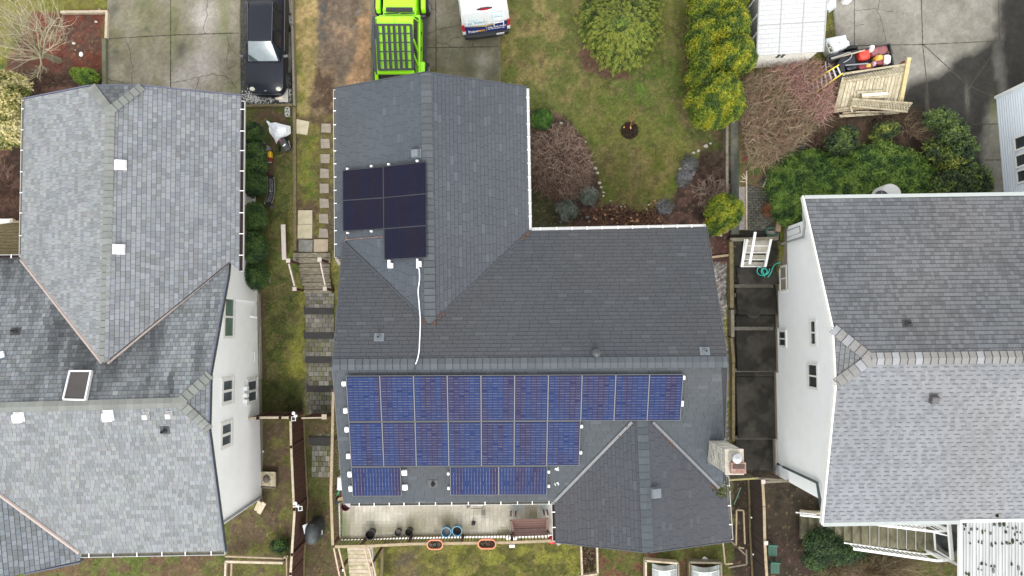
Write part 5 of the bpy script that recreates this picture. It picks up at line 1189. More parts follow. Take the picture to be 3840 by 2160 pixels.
# ---- rear right corner
shrub('ivy_shrub', [(3080, 2030, .8, 65, 50, .5), (3150, 2060, .8, 70, 50, .5), (3200, 2045, .7, 50, 40, .4), (3060, 2090, .6, 50, 40, .4)], 13000, .085, [(.012, .03, .008), (.025, .055, .014), (.05, .09, .022)], 'dark green ivy mass at the foot of the white railed staircase', noise=.3, ragged=.3)
bare('bare_shrub', (3300, 2130), 260, 190, 75, .7, [(.30, .25, .15), (.22, .17, .10), (.18, .12, .08)], 'sprawling straw coloured leafless shrub below the white railing', seed=50, sub=4, droop=.5)
bare('bare_shrub', (3130, 2120), 160, 110, 60, .6, [(.28, .23, .14), (.16, .09, .07)], 'leafless reddish stems growing out of the ivy', seed=51, sub=4, droop=.4)
shrub('leafy_shrub', [(3060-2030+20, 2045, .25, 35, 25, .25)], 1800, .07, EV_, 'low ivy patch against the brown fence above the timber frames', noise=.3)
# ---- sapling with fresh soil ring
t = thing('sapling', G(2361, 490), 'newly planted bare sapling with orange ties in a ring of dark soil', 'tree')
b = B(); rnd = random.Random(3)
for k in range(420):
    a = rnd.uniform(0, 6.28); q = math.sqrt(rnd.random()); g = G(2361+33*q*math.cos(a), 490+31*q*math.sin(a), .005); b.col = jit((.03, .018, .014), .5); b.box(g+Vector((0, 0, rnd.uniform(0, .04))), (rnd.uniform(.03, .07), .03, .03), rnd.uniform(0, 3))
b.build('soil', VM('twig_mix'), t)
b = B(); g = G(2361, 482); b.col = (.28, .14, .06)
b.tube([g, g+Vector((-.03, .15, .7)), g+Vector((-.04, .4, 1.4))], [.014, .01, .005], 5)
for a in range(11):
    q = a*.9; L = rnd.uniform(.2, .42); z = .3+a*.09; p = g+Vector((-.03, .2*z, z)); b.col = jit((.30, .19, .09) if a % 2 else (.33, .14, .05), .2); b.tube([p, p+Vector((math.cos(q)*L*.5, math.sin(q)*L*.5, .12)), p+Vector((math.cos(q)*L, math.sin(q)*L, .2))], [.008, .006, .003], 4)
b.build('trunk', VM('twig_mix'), t)
b = B(); b.box(G(2340, 477, .7), (.025, .05, .03)); b.box(G(2365, 479, .7), (.03, .09, .03)); b.build('tie', M('orange_tie', (.8, .4, .12), .5, .05, 4), t)
# ================================================================== timber, decks and fences
WD1 = M('cedar_pale', (.50, .40, .28), .8, .22, 7, .25, rgb2=(.60, .52, .40)); WD2 = M('cedar_brown', (.085, .035, .024), .85, .35, 6, .3); WD3 = M('treated_wood', (.40, .33, .20), .85, .3, 8, .3, rgb2=(.60, .53, .38)); WD4 = M('grey_timber', (.20, .175, .13), .9, .3, 7, .4); WD5 = M('mossy_timber', (.15, .12, .06), .9, .35, 8, .4); WD6 = M('rail_wood', (.36, .28, .18), .85, .25, 7, .3); PNK = M('painted_plank', (.58, .50, .46), .7, .12, 6, .2); BKM = M('black_plastic', (.018, .019, .022), .5, .3, 6); WPL = M('white_plastic', (.84, .84, .85), .4, .03, 4)
def solo(fn, name, mats, label, cat, group=None, **k):
    b = B(); fn(b); return b.build(name, mats, None, label, cat, group, **k)
def px_prism(b, pts, z, h, terr=True):
    b.prism([(G(x, y, z) if terr else P(x, y, z)) for x, y in pts], h)
def log(px0, px1, wd, ht, name, mat, label, cat='timber edging', group=None, dz=0, seg=1):
    b = B(); p, q = G(*px0, dz+ht), G(*px1, dz+ht)
    if seg == 1: b.beam(p-Vector((0, 0, ht/2)), q-Vector((0, 0, ht/2)), wd, ht)
    else:
        n_ = seg
        for i in range(n_):
            x0 = px0[0]+(px1[0]-px0[0])*i/n_; y0 = px0[1]+(px1[1]-px0[1])*i/n_; x1 = px0[0]+(px1[0]-px0[0])*(i+1)/n_; y1 = px0[1]+(px1[1]-px0[1])*(i+1)/n_
            a, c = G(x0, y0, dz+ht), G(x1, y1, dz+ht); d = (c-a).normalized(); j = random.uniform(-.012, .012); b.beam(a-Vector((0, j, ht/2))+d*.004, c-Vector((0, j, ht/2))-d*.004, wd, ht)
    return b.build(name, mat, None, label, cat, group, bevel=.006)
log((225, 44), (402, 42), .10, .16, 'timber_edging', WD1, 'pale timber along the top of the red bark bed')
log((399, 46), (396, 142), .10, .16, 'timber_edging', WD1, 'pale timber down the driveway side of the red bark bed')
log((389, 145), (389, 335), .15, .18, 'timber_edging', M('green_timber', (.14, .14, .09), .9, .3, 8, .4), 'greenish grey timber between the bark bed and the left driveway')
log((1091, -60), (1103, 395), .09, .25, 'timber_edging', WD4, 'grey timber beside the black car, along the dry grass strip', seg=3)
log((1083, -60), (1091, 75), .07, .22, 'timber_edging', WD1, 'weathered split plank beside the rear wheel of the black car')
log((905, 396), (1102, 392), .09, .14, 'timber_edging', WD5, 'mossy timber across the end of the parking strip under the car nose')
log((1103, 400), (1106, 940), .12, .12, 'timber_edging', WD5, 'long mossy timber between the side lawn and the stepping stones', seg=4, dz=-.02)
log((1009, 700), (1013, 1062), .05, .08, 'timber_edging', WD4, 'thin board edge along the dark shrub row')
log((2727, 438), (2727, 870), .10, .42, 'timber_wall', WD4, 'long grey timber retaining wall right of the lawn', 'retaining wall', seg=3)
def cwalk(X, Y): return mixc((.06, .065, .055), (.15, .15, .12), (fbm(X*1.2, Y*1.2, 701)-.4)/.22)*(.7+.6*fbm(X*8, Y*8, 9, 3))[..., None]
paved('concrete_strip', [(2737, 420), (2768, 420), (2770, 880), (2740, 880)], cwalk, dz=.05)
log((2742, 900), (2745, 1150), .15, .35, 'timber_wall', WD5, 'mossy square timber topping the wall along the gravel strip', 'retaining wall')
log((2747, 1160), (2748, 1262), .13, .33, 'timber_wall', WD4, 'grey timber in the middle of the gravel strip wall', 'retaining wall')
log((2744, 1265), (2752, 1360), .12, .3, 'timber_wall', WD5, 'narrow dark timber further down the gravel strip wall', 'retaining wall', dz=.02)
log((2751, 1362), (2751, 1655), .11, .3, 'timber_wall', WD5, 'lowest timber of the gravel strip wall near the chimney', 'retaining wall', seg=2)
log((2668, 964), (2736, 956), .08, .12, 'timber_edging', WD6, 'short timber between the bark bed and the gravel strip')
log((2738, 898), (2920, 893), .12, .22, 'timber_edging', WD4, 'layered grey timbers at the top of the white side steps')
log((2930, 560), (2862, 700), .05, .08, 'timber_edging', WD1, 'thin pale board edging along the left side of the brick path'); log((2800, 640), (2800, 862), .05, .08, 'timber_edging', WD1, 'thin straight board beside the gravel verge of the brick path')
solo(lambda b: [px_prism(b, [(2768, 700), (2797, 700), (2797, 862), (2770, 862)], .02, .03)], 'gravel_verge', VM('concrete_mix') if 0 else M('pebbles', (.30, .27, .25), .9, .6, 26, .8), 'pale pebble verge beside the dark brick path', 'gravel')
# stepping stones and slabs
SS = M('paver_stone', (.30, .26, .21), .9, .2, 8, .35); SL1 = M('slab_yellow', (.47, .41, .27), .9, .2, 4, .25, rgb2=(.55, .49, .36)); SLG = M('slab_grey', (.19, .19, .16), .9, .3, 9, .4, rgb2=(.28, .28, .25)); SLP = M('slab_tan', (.42, .34, .25), .9, .15, 6, .3)
for i, (x, y) in enumerate(((1222, 480), (1219, 537), (1219, 594), (1218, 650), (1217, 706), (1216, 762), (1214, 820), (1213, 874))):
    s = 17; j = lambda: random.uniform(-2, 2)
    pts = [(x-s+j(), y-s+j()), (x+s+j(), y-s+j()), (x+s+j(), y+s+j()), (x-s+j(), y+s+j())]
    solo(lambda b: px_prism(b, pts[::-1], .035, .06), 'stepping_stone', SS, ['faint topmost', 'second', 'third', 'fourth', 'fifth', 'sixth', 'seventh', 'lowest'][i]+' square stepping stone of the line beside the left gutter of the middle house', 'stepping stone', 'stepping stones along the middle house', bevel=.01)
for pts, m, lab in (([(1117, 788), (1171, 788), (1171, 841), (1117, 841)], SL1, 'upper pale yellow slab of the pair beside the stepping stones'), ([(1116, 842), (1171, 842), (1170, 894), (1115, 894)], SL1, 'lower pale yellow slab of the pair beside the stepping stones'),
                    ([(1120, 897), (1173, 900), (1171, 946), (1119, 944)], SLG, 'mossy grey slab at the top of the wooden steps'), ([(1177, 897), (1230, 897), (1229, 944), (1176, 946)], SLP, 'tan slab at the top of the wooden steps'),
                    ([(1112, 446), (1160, 456), (1152, 506), (1096, 497)], SL1, 'broken yellowish slab lying in the moss near the white tarp')):
    solo(lambda b: px_prism(b, pts[::-1], .03, .06), 'paving_slab', m, lab, 'paving slab', bevel=.008)
PAV = [(.21, .195, .17), (.18, .17, .145), (.25, .235, .205), (.15, .14, .115)]
def slabs(pxs, y0, y1, z, label, rows, cols, mossy=0):
    b = B(); a, c = P(pxs[0], y0, z), P(pxs[1], y1, z)
    for r_ in range(rows):
        for k in range(cols+1):
            x0 = a.x+(c.x-a.x)*max(0, (k-.5*(r_ % 2)))/cols; x1 = a.x+(c.x-a.x)*min(cols, (k+1-.5*(r_ % 2)))/cols
            if x1-x0 < .03: continue
            yy0 = a.y+(c.y-a.y)*r_/rows; yy1 = a.y+(c.y-a.y)*(r_+1)/rows; cc = jit(random.choice(PAV), .12)
            if random.random() < mossy: cc = (cc[0]*.7, cc[1]*.74, cc[2]*.55)
            b.col = cc; g = .006; b.hexa([(x0+g, yy1+g, z-.25), (x1-g, yy1+g, z-.25), (x1-g, yy0-g, z-.25), (x0+g, yy0-g, z-.25)], [(x0+g, yy1+g, z), (x1-g, yy1+g, z), (x1-g, yy0-g, z), (x0+g, yy0-g, z)])
    b.build('paver_steps', VM('paver_mix', .92, .3, 14, .3, 50), None, label, 'paving')
MAT = M('rubber_mat', (.035, .033, .032), .8, .2, 14, .3)
seq = [(1146, 1252, 1098, 1148), (1146, 1252, 1180, 1240), (1148, 1252, 1270, 1330), (1158, 1252, 1362, 1440), (1162, 1252, 1468, 1550)]
mats_ = [(1139, 1249, 1149, 1179), (1139, 1249, 1241, 1271), (1145, 1249, 1332, 1362), (1150, 1249, 1440, 1470), (1158, 1246, 1640, 1668)]
labs = ['topmost', 'second', 'third', 'fourth', 'lowest, beyond the fence gate']
for i, (x0, x1, y0, y1) in enumerate(seq):
    zt = hgt(G(1200, y0).y)+.05-.0*i
    slabs((x0, x1), y0-(4 if i else 0), y1+6, zt, f'{["first", "second", "third", "fourth", "fifth"][i]} landing of grey pavers below the wooden steps on the left path', 4 if i < 3 else 5, 5, .2 if i < 2 else .45)
for i, (x0, x1, y0, y1) in enumerate(mats_):
    zt = hgt(G(1200, y0-8).y)+.075; solo(lambda b: px_prism(b, [(x0, y1), (x1, y1), (x1, y0), (x0, y0)], 0, 0) if 0 else b.prism([P(x0, y1, zt), P(x1, y1, zt), P(x1, y0, zt), P(x0, y0, zt)], .02), 'stair_mat', MAT, f'{labs[i]} dark rubber mat strip on the left side path', 'stair mat', 'rubber mats on the left side path', bevel=.005)
for (pts, rows, cols) in (([1165, 1565, 1250, 1640], 4, 5), ([1170, 1670, 1252, 1790], 6, 5)):
    zt = -1.62; slabs((pts[0], pts[2]), pts[1], pts[3], zt, 'mossy pavers beside the deck, ' + ('above' if pts[1] < 1600 else 'below')+' the lowest rubber mat', rows, cols, .7)
# wooden steps with posts and handrails
t = thing('wooden_steps', G(1180, 1000), 'weathered wooden steps with two handrails beside the middle house', 'steps')
tr = [(1099, 1239, 948, 985, 0), (1122, 1236, 988, 1016, 1), (1126, 1236, 1017, 1044, 2), (1130, 1240, 1045, 1072, 3), (1139, 1244, 1073, 1099, 4)]
for x0, x1, y0, y1, i in tr:
    z = .08-i*.19; ym = (y0+y1)/2
    for (a, c) in ((y0, ym-1), (ym+1, y1)):
        b = B(); b.prism([P(x0, c, z), P(x1, c, z), P(x1, a, z), P(x0, a, z)], .045); b.build('tread', WOODT if 'WOODT' in globals() else M('worn_tread', (.17, .15, .115), .9, .45, 5, .4, rgb2=(.36, .31, .23), stretch=(1, 4, 1)), t, bevel=.004)
    b = B(); b.beam(P(x0+2, y1-1, z-.10), P(x1-2, y1-1, z-.10), .03, .17); b.build('riser', WD4, t)
for x, y, gx_, gy_ in ((1080, 977, 1122, 997), (1198, 973, 1240, 995), (1104, 1083, 1138, 1094), (1218, 1082, 1253, 1093)):
    zt = 1.15 if y < 1000 else .35; p = P(x, y, zt); b = B(); b.beam((p.x, p.y, zt-1.35), (p.x, p.y, zt-.03), .09, .09); po = b.build('post', WD2, t)
    b = B(); b.box(p-Vector((0, 0, .015)), (.15, .15, .03)); b.build('post_cap', PNK, po, bevel=.005)
for (a, c) in (((1084, 988), (1105, 1070)), ((1202, 982), (1220, 1068))):
    b = B(); b.beam(P(*a, 1.10), P(*c, .42), .05, .09); b.build('handrail', PNK, t)
solo(lambda b: b.beam(P(1062, 842, .35), P(1066, 974, .35), .16, .05), 'loose_plank', PNK, 'long pinkish plank lying on the side lawn above the steps', 'plank')
# ---- brown fences on the left
def fence(name, pts, zf, H, label, boards=WD2, cap=WD1, posts=(), capw=.085, pm=None, group=None):
    """pts: top rail line in photo points; the panel hangs below it"""
    T = [P(x, y, zf+H) for x, y in pts]; t = thing(name, (T[0]+T[-1])/2-Vector((0, 0, H)), label, 'fence', group)
    for i in range(len(T)-1):
        b = B(); d = T[i+1]-T[i]; L = d.length; d.normalize(); n_ = max(1, int(L/.14)); nrm = Vector((-d.y, d.x, 0))
        for k in range(n_):
            a, c = T[i]+d*(L*k/n_+.004), T[i]+d*(L*(k+1)/n_-.004); o = nrm*random.uniform(-.006, .006)
            b.hexa([a+o-Vector((0, 0, H))-nrm*.01, c+o-Vector((0, 0, H))-nrm*.01, c+o-Vector((0, 0, H))+nrm*.01, a+o-Vector((0, 0, H))+nrm*.01], [a+o-nrm*.01-Vector((0, 0, .02)), c+o-nrm*.01-Vector((0, 0, .02)), c+o+nrm*.01-Vector((0, 0, .02)), a+o+nrm*.01-Vector((0, 0, .02))])
        b.build('board_panel', boards, t)
        b = B(); b.beam(T[i]+d*.01, T[i+1]-d*.01, capw, .04); b.build('top_rail', cap, t, bevel=.004)
        s = 1 if T[i].x < 0 else -1
        b = B(); b.beam(T[i]+nrm*0+Vector((.06*s, .0, -H+.12)), T[i+1]+Vector((.06*s, 0, -H+.12)), .07, .05); b.build('bottom_rail', pm or WD5, t)
    for (x, y) in posts:
        p = P(x, y, zf+H+.02); b = B(); b.beam((p.x, p.y, zf-.1), (p.x, p.y, zf+H+.02), .11, .11); b.build('post', WD2 if pm is None else pm, t)
    return t
fence('brown_fence', [(1090, 1578), (1092, 1672), (1102, 1895), (1105, 1915), (1090, 2148), (1088, 2260)], -1.7, 1.6, 'tall dark brown board fence running down the left yard', posts=[(1090, 1676), (1102, 1910), (1096, 2080), (1088, 2152)])
fence('brown_fence', [(908, 1572), (975, 1566), (1092, 1566)], -1.6, 1.6, 'dark brown board fence across the gap from the white wall to the camera post', posts=[(912, 1572), (966, 1568), (1050, 1566), (1088, 1566)])
tg_ = fence('brown_gate', [(1130, 1568), (1208, 1566)], -1.6, 1.5, 'brown gate leaf with a square capped post beside the paver path', posts=[(1216, 1563)], capw=.05)
b = B(); b.box(P(1216, 1563, -.02), (.19, .19, .04)); b.build('post_cap', WD1, tg_)
def camera_unit(x, y, z, panel_off, label):
    t = thing('security_camera', P(x, y, z), label, 'camera'); p = P(x, y, z)
    b = B(); b.lathe(p, [(.03, 0), (.03, .1)], 10); b.lathe(p+Vector((.06, .02, .08)), [(.005, -.05), (.05, -.03), (.055, .02), (.03, .06), (.005, .07)], 14); b.build('camera_head', WPL, t, smooth=True)
    b = B(); b.lathe(p+Vector((-.03, .12, .1)), [(.06, 0), (.065, .02), (.02, .05)], 14); b.tube([p+Vector((0, 0, .05)), p+Vector((-.03, .12, .1))], .015, 6); b.build('light_head', WPL, t, smooth=True)
    q = p+Vector(panel_off); b = B(); b.box(q, (.16, .17, .02), .1); pn = b.build('charger', WPL, t); b = B(); b.box(q+Vector((0, 0, .012)), (.12, .13, .006), .1); b.build('charger_face', BKM, pn); b = B(); b.tube([p+Vector((0, 0, .05)), q-Vector((0, 0, .01))], .012, 6); b.build('bracket', WPL, t)
camera_unit(1107, 1560, .05, (-.05, -.1, .03), 'white security camera with a small panel on the corner post by the gate')
camera_unit(1114, 1897, .0, (.13, -.09, .03), 'white security camera with a square framed panel halfway down the brown fence')
# ---- main deck with railing
t = thing('deck', P(1680, 1950, 1.6), 'pale weathered deck behind the middle house under the gutter', 'deck')
ZD = 1.6; dk = [P(1283, 2018, ZD), P(2074, 2003, ZD), P(2083, 1860, ZD), P(1265, 1460, ZD)]
def blobD(X, Y, px, py, rx, ry):
    c = P(px, py, 1.6); s = 24.4/FPX
    return np.exp(-(((X-c.x)/(rx*s))**2+((Y-c.y)/(ry*s))**2)*1.2)
def deck_col(X, Y):
    c = mixc((.64, .60, .52), (.48, .44, .36), (fbm(X*.9, Y*1.3, 801)-.38)/.22)
    for px, py, rx, ry, k in ((1560, 1960, 60, 40, .5), (1680, 1960, 40, 50, .8), (1760, 1980, 50, 30, .6), (1890, 1995, 40, 14, .8), (2000, 1930, 30, 50, .8), (1500, 1990, 90, 25, .6), (1400, 1985, 60, 20, .5), (1300, 1990, 20, 60, .7)): c = mixc(c, (.17, .155, .075), blobD(X, Y, px, py, rx*1.0, ry)*k)
    for px, py, rx, ry, k in ((1940, 1900, 25, 30, .8), (2040, 1895, 22, 40, .8), (1285, 1960, 12, 70, .0)): c = mixc(c, (.36, .42, .46), blobD(X, Y, px, py, rx, ry)*k)
    for px, py, rx, ry, k in ((1815, 1920, 12, 20, .8), (1390, 1965, 20, 14, .7), (1640, 1990, 14, 10, .6)): c = mixc(c, (.12, .11, .09), blobD(X, Y, px, py, rx, ry)*k)
    c = mixc(c, (.20, .27, .12), blobD(X, Y, 1283, 1965, 16, 60)*.9)
    return c*(.8+.4*fbm(X*14, Y*2.5, 39, 3))[..., None]
xa, xb = dk[0].x, dk[1].x; ya, yb_ = dk[0].y, yb; nbd = int((xb-xa)/.14); V = []; F = []; Cc = []
for k in range(nbd):
    x0, x1 = xa+(xb-xa)*k/nbd+.004, xa+(xb-xa)*(k+1)/nbd-.004
    for j in range(24):
        y0, y1 = ya+(yb_-ya)*j/24, ya+(yb_-ya)*(j+1)/24; n_ = len(V); V += [(x0, y0, ZD), (x1, y0, ZD), (x1, y1, ZD), (x0, y1, ZD)]; F.append((n_, n_+1, n_+2, n_+3))
V = np.array(V); mid = V.reshape(-1, 4, 3).mean(1); npmesh('deck_boards', V, F, deck_col(mid[:, 0], mid[:, 1]), VM('deck_mix', .85, .15, 10, .2, 50), t)
b = B(); wallbox(b, xa, ya, xb, yb_, ZD-.2, ZD-.012); wallbox(b, P(1268, 1700, ZD).x, yb_, xl+.12, P(1265, 1470, ZD).y, ZD-.16, ZD); b.build('deck_frame', M('deck_edge', (.40, .38, .33), .8, .15, 6), t)
b = B(); b.beam(dk[0]+Vector((0, -.03, .01)), dk[1]+Vector((0, -.03, .01)), .05, .1); b.beam(P(1272, 1880, ZD+.01), P(1274, 2016, ZD+.01), .05, .1); b.build('edge_trim', WHT, t)
for x in (1300, 1530, 1740, 1920, 2060):
    p = P(x, 2018, ZD); b = B(); b.beam((p.x, p.y+.1, -1.75), (p.x, p.y+.1, ZD-.2), .13, .13); b.build('deck_post', WD6, t)
for x in (1300, 1700, 2060):
    pass
def railing(name, pts, zt, H, label, posts=(), sp_=.105, rail=WD6, bal=WD5, rw=.09, cat='railing', prt=None, br=.014, bottom=True):
    T = [P(x, y, z) for (x, y), z in zip(pts, zt)]; t = prt or thing(name, (T[0]+T[-1])/2-Vector((0, 0, H)), label, cat)
    for i in range(len(T)-1):
        a, c = T[i], T[i+1]; d = (c-a); L = d.length; d.normalize()
        b = B(); b.beam(a, c, rw, .035); b.build('top_rail', rail, t, bevel=.003)
        b = B()
        if bottom: b.beam(a-Vector((0, 0, H-.1)), c-Vector((0, 0, H-.1)), .035, .06)
        k = int(L/sp_)
        for j in range(1, k): q = a+d*(L*j/k); b.beam(q-Vector((0, 0, .02)), q-Vector((0, 0, H-.08)), br*2, br*2)
        b.build('balusters', bal, t)
    for (x, y, z) in posts:
        p = P(x, y, z); b = B(); b.beam(p, p-Vector((0, 0, H+.15)), .09, .09); b.build('post', WD2 if rail is WD6 else rail, t)
    return t
railing('deck_railing', [(1250, 1462), (1246, 1660), (1241, 1850), (1248, 2044)], [2.5]*4, .95, 'narrow wooden railing with thin balusters down the left side of the deck', posts=[(1248, 1465, 2.52), (1243, 1652, 2.5), (1238, 1845, 2.5), (1246, 2046, 2.5)])
railing('deck_railing', [(1256, 2050), (1372, 2048), (1530, 2040), (1730, 2037), (1918, 2034), (2068, 2028)], [2.5]*6, .95, 'long wooden railing along the front edge of the deck', posts=[(1350, 2050, 2.5), (1530, 2040, 2.5), (1730, 2038, 2.5), (1920, 2036, 2.5)])
# deck stairs
t = thing('deck_stairs', P(1340, 2100, 0), 'pale wooden stairs with double handrails going down from the deck', 'stairs')
for k in range(13):
    z = ZD-.10-.09*k; y0 = 2052+k*14; b = B(); b.prism([P(1302+k*1.2, y0+13, z), P(1392+k*1.2, y0+13, z), P(1392+k*1.2, y0, z), P(1302+k*1.2, y0, z)], .04); b.build('tread', WD3 if k % 3 else WD1, t)
for (a, c, z0, z1) in (((1252, 2054), (1292, 2250), 2.4, 1.2), ((1270, 2054), (1318, 2250), 2.3, 1.0), ((1366, 2052), (1408, 2230), 2.4, 1.2), ((1382, 2052), (1428, 2230), 2.3, 1.1)):
    b = B(); b.beam(P(*a, z0), P(*c, z1), .045, .05); b.build('handrail', M('rail_pinkish', (.44, .33, .25), .8, .15, 6), t)
for x, y in ((1275, 2140), (1392, 2120)):
    p = P(x, y, 1.9); b = B(); b.beam(p, (p.x, p.y, -.6), .07, .07); b.build('post', WD2, t)
b = B(); b.box(P(1286, 2138, 1.85), (.04, .07, .05)); b.build('stair_light', WPL, t)
for x0, x1 in ((1391, 1396),): b = B(); b.beam(P(1396, 2045, 1.5), P(1415, 2220, .3), .03, .2); b.build('stringer', M('stringer_grey', (.4, .4, .38), .8, .2, 6), t)
solo(lambda b: b.beam(G(1436, 2050, .3), G(1430, 2250, .3), .1, .25), 'timber_edging', WD5, 'mossy timber beside the deck stairs at the bottom edge', 'timber edging')
# ---- things on the deck
def tub(name, x, y, r, h, mat, label, inner=None, cat='tub', group=None, z=ZD, rim=None, lean=0):
    g = P(x, y, z+h); g = Vector((g.x, g.y, z)); t = thing(name, g, label, cat, group)
    b = B(); b.lathe(g, [(r*.8, 0), (r*.95, h*.6), (r, h), (r*.93, h), (r*.85, h*.35)], 22, cap=False); b.build('pot', mat, t, smooth=True)
    if rim: b = B(); b.lathe(g, [(r*.93, h-.005), (r*1.06, h-.005), (r*1.06, h+.02), (r*.93, h+.02)], 22, cap=False); b.build('rim', rim, t, smooth=True)
    b = B(); b.lathe(g, [(.001, h*.62), (r*.88, h*.6)], 18); b.build('contents', inner or M('pot_soil', (.035, .03, .026), .95, .5, 20, .6), t)
    return t
BLU = M('blue_plastic', (.06, .24, .42), .4, .08, 4); BLR = M('blue_rim', (.22, .50, .68), .35, .05, 4)
tub('plastic_tub', 1673, 1996, .165, .33, BLU, 'left one of two round blue tubs on the deck, holding grey water', M('murky_water', (.19, .2, .2), .15, .3, 12), group=None, rim=BLR)
tub('plastic_tub', 1714, 1992, .165, .33, BLU, 'right one of two round blue tubs on the deck, filled with dark soil', rim=BLR)
tub('plant_pot', 1388, 2006, .16, .4, BKM, 'large black pot at the left end of the deck edge', cat='pot', rim=DKM); tub('plant_pot', 1492, 1998, .12, .25, BKM, 'smaller black pot with a grey puddled lid between the other dark pots', M('pot_lid', (.12, .10, .10), .5, .3, 6), cat='pot'); tub('plant_pot', 1533, 1996, .13, .3, BKM, 'middle sized black pot nearest the blue tubs', cat='pot', rim=DKM)
solo(lambda b: (b.lathe(P(1776, 1960, ZD), [(.07, 0), (.075, .1), (.05, .16), (.02, .18)], 16), b.lathe(P(1776, 1962, ZD+.17), [(.018, 0), (.018, .03), (.002, .035)], 8)), 'round_lamp', [BKM], 'small black round lamp standing alone on the pale deck boards', 'lamp', smooth=True)
OR = M('terracotta_orange', (.62, .22, .12), .5, .08, 5)
for (x, y, ww, label) in ((1631, 2043, 29, 'left terracotta orange window box with small pots on the deck rail'), (1826, 2041, 33, 'right terracotta orange window box full of dry stalks on the deck rail')):
    t = thing('window_box', P(x, y, 2.35), label, 'planter'); s = 23.4/FPX; a = ww*s; c = 17*s; g = P(x, y, 2.62); b = B()
    def ring(k, z, n_=28): return [Vector((g.x+max(-a+c, min(a-c, 0))*0+((a-c)*(1 if math.cos(q) > 0 else -1))+c*k*math.cos(q), g.y+c*k*math.sin(q), z)) for q in [2*math.pi*(i+.5)/n_ for i in range(n_)]]
    b.loft([ring(.8, 2.36), ring(.95, 2.6), ring(1.06, 2.6), ring(1.06, 2.635), ring(.84, 2.635), ring(.8, 2.5)], cap=False); b.build('box', OR, t, smooth=True)
    b = B(); b.poly(ring(.82, 2.53)); b.poly(ring(.7, 2.37)); b.build('soil', M('pot_soil'), t)
    b = B()
    for k in range(70): q = g+Vector((random.uniform(-a*.8, a*.8), random.uniform(-c*.6, c*.6), -.08)); b.col = jit(random.choice([(.22, .14, .08), (.12, .12, .05), (.35, .26, .16)]), .3); b.tube([q, q+Vector((random.uniform(-.06, .06), random.uniform(-.06, .06), .08))], .005, 3)
    b.build('dry_stalks', VM('twig_mix'), t)
    if ww < 30:
        for dx_ in (-.15, -.02, .14): b = B(); b.lathe(g+Vector((dx_, .0, -.08)), [(.03, 0), (.045, .09), (.036, .09), (.03, .03)], 12); b.build('small_pot', M('pot_grey', (.2, .2, .18), .6, .2, 6), t)
# garden swing bench
t = thing('swing_bench', P(1985, 1960, ZD), 'reddish brown slatted bench swing with armrests on the deck', 'bench'); BRN_ = M('bench_brown', (.115, .055, .045), .6, .15, 5, .1)
for k in range(4):
    y0 = 1948+k*9; z = 2.45-k*.12; b = B(); b.prism([P(1922, y0+9.0, z-.10), P(2052, y0+4.5, z-.10), P(2052, y0-4, z), P(1922, y0+.5, z)], .025); b.build('back_slat', BRN_, t, bevel=.003)
for k in range(4):
    y0 = 1983+k*7.5; b = B(); b.prism([P(1926, y0+7, 2.02), P(2050, y0+2.5, 2.02), P(2050, y0-4, 2.02), P(1926, y0+.5, 2.02)], .025); b.build('seat_slat', BRN_, t, bevel=.003)
for x, y in ((1917, 1950), (2051, 1943)):
    b = B(); b.beam(P(x, y, 2.4), P(x+(6 if x < 1980 else 2), y+42, 2.25), .09, .05); b.build('armrest', BRN_, t, bevel=.01)
for x, y in ((1916, 1935), (1934, 1935), (2041, 1930), (2055, 1930), (1922, 2010), (2056, 2000)):
    p = P(x, y, 2.15); b = B(); b.beam(p, (p.x, p.y, ZD), .05, .05); b.build('leg', BRN_, t)
b = B(); b.beam(P(1926, 2000, 1.9), P(2053, 1996, 1.9), .04, .08); b.build('apron', BRN_, t)
solo(lambda b: (b.lathe(P(1906, 2014, ZD+.1), [(.05, 0), (.09, .05), (.03, .09)], 14), b.lathe(P(1930, 2015, ZD+.1), [(.05, 0), (.09, .05), (.03, .09)], 14)), 'white_lamp', WPL, 'small white twin lamp under the corner of the bench swing', 'lamp', smooth=True)
solo(lambda b: (b.box(P(1920, 2048, 2.35), (.18, .1, .03)), b.beam(P(1920, 2044, 2.3), P(1920, 2040, 2.2), .03, .03)), 'rail_light', [WPL], 'small white framed light on the outside of the deck rail below the bench swing', 'lamp', bevel=.01)
solo(lambda b: b.lathe(P(2068, 2019, 2.0), [(.05, 0), (.13, .1), (.14, .2), (.09, .28), (.01, .31)], 18), 'red_ball', M('red_plastic', (.55, .03, .04), .35, .08, 4), 'bright red round lantern at the corner of the rear wing gutter', 'lantern', smooth=True)
t = thing('folded_table', P(1785, 1896, ZD), 'grey table frame half hidden under the rear gutter', 'table')
b = B(); b.prism([P(1765, 1895, 2.1), P(1812, 1897, 2.1), P(1812, 1888, 2.1), P(1766, 1888, 2.1)], .02); b.build('tabletop', M('table_white', (.6, .58, .56), .5, .1, 4), t)
b = B(); b.prism([P(1750, 1908, 2.1), P(1764, 1900, 2.1), P(1766, 1891, 2.1), P(1750, 1891, 2.1)], .03); b.build('folded_leaf', M('table_brown', (.10, .075, .075), .6, .2, 5), t)
for a, c in (((1764, 1906), (1808, 1907)), ((1808, 1908), (1815, 1892))): b = B(); b.beam(P(*a, 2.05), P(*c, 2.05), .02, .02); b.build('frame_bar', M('table_brown'), t)
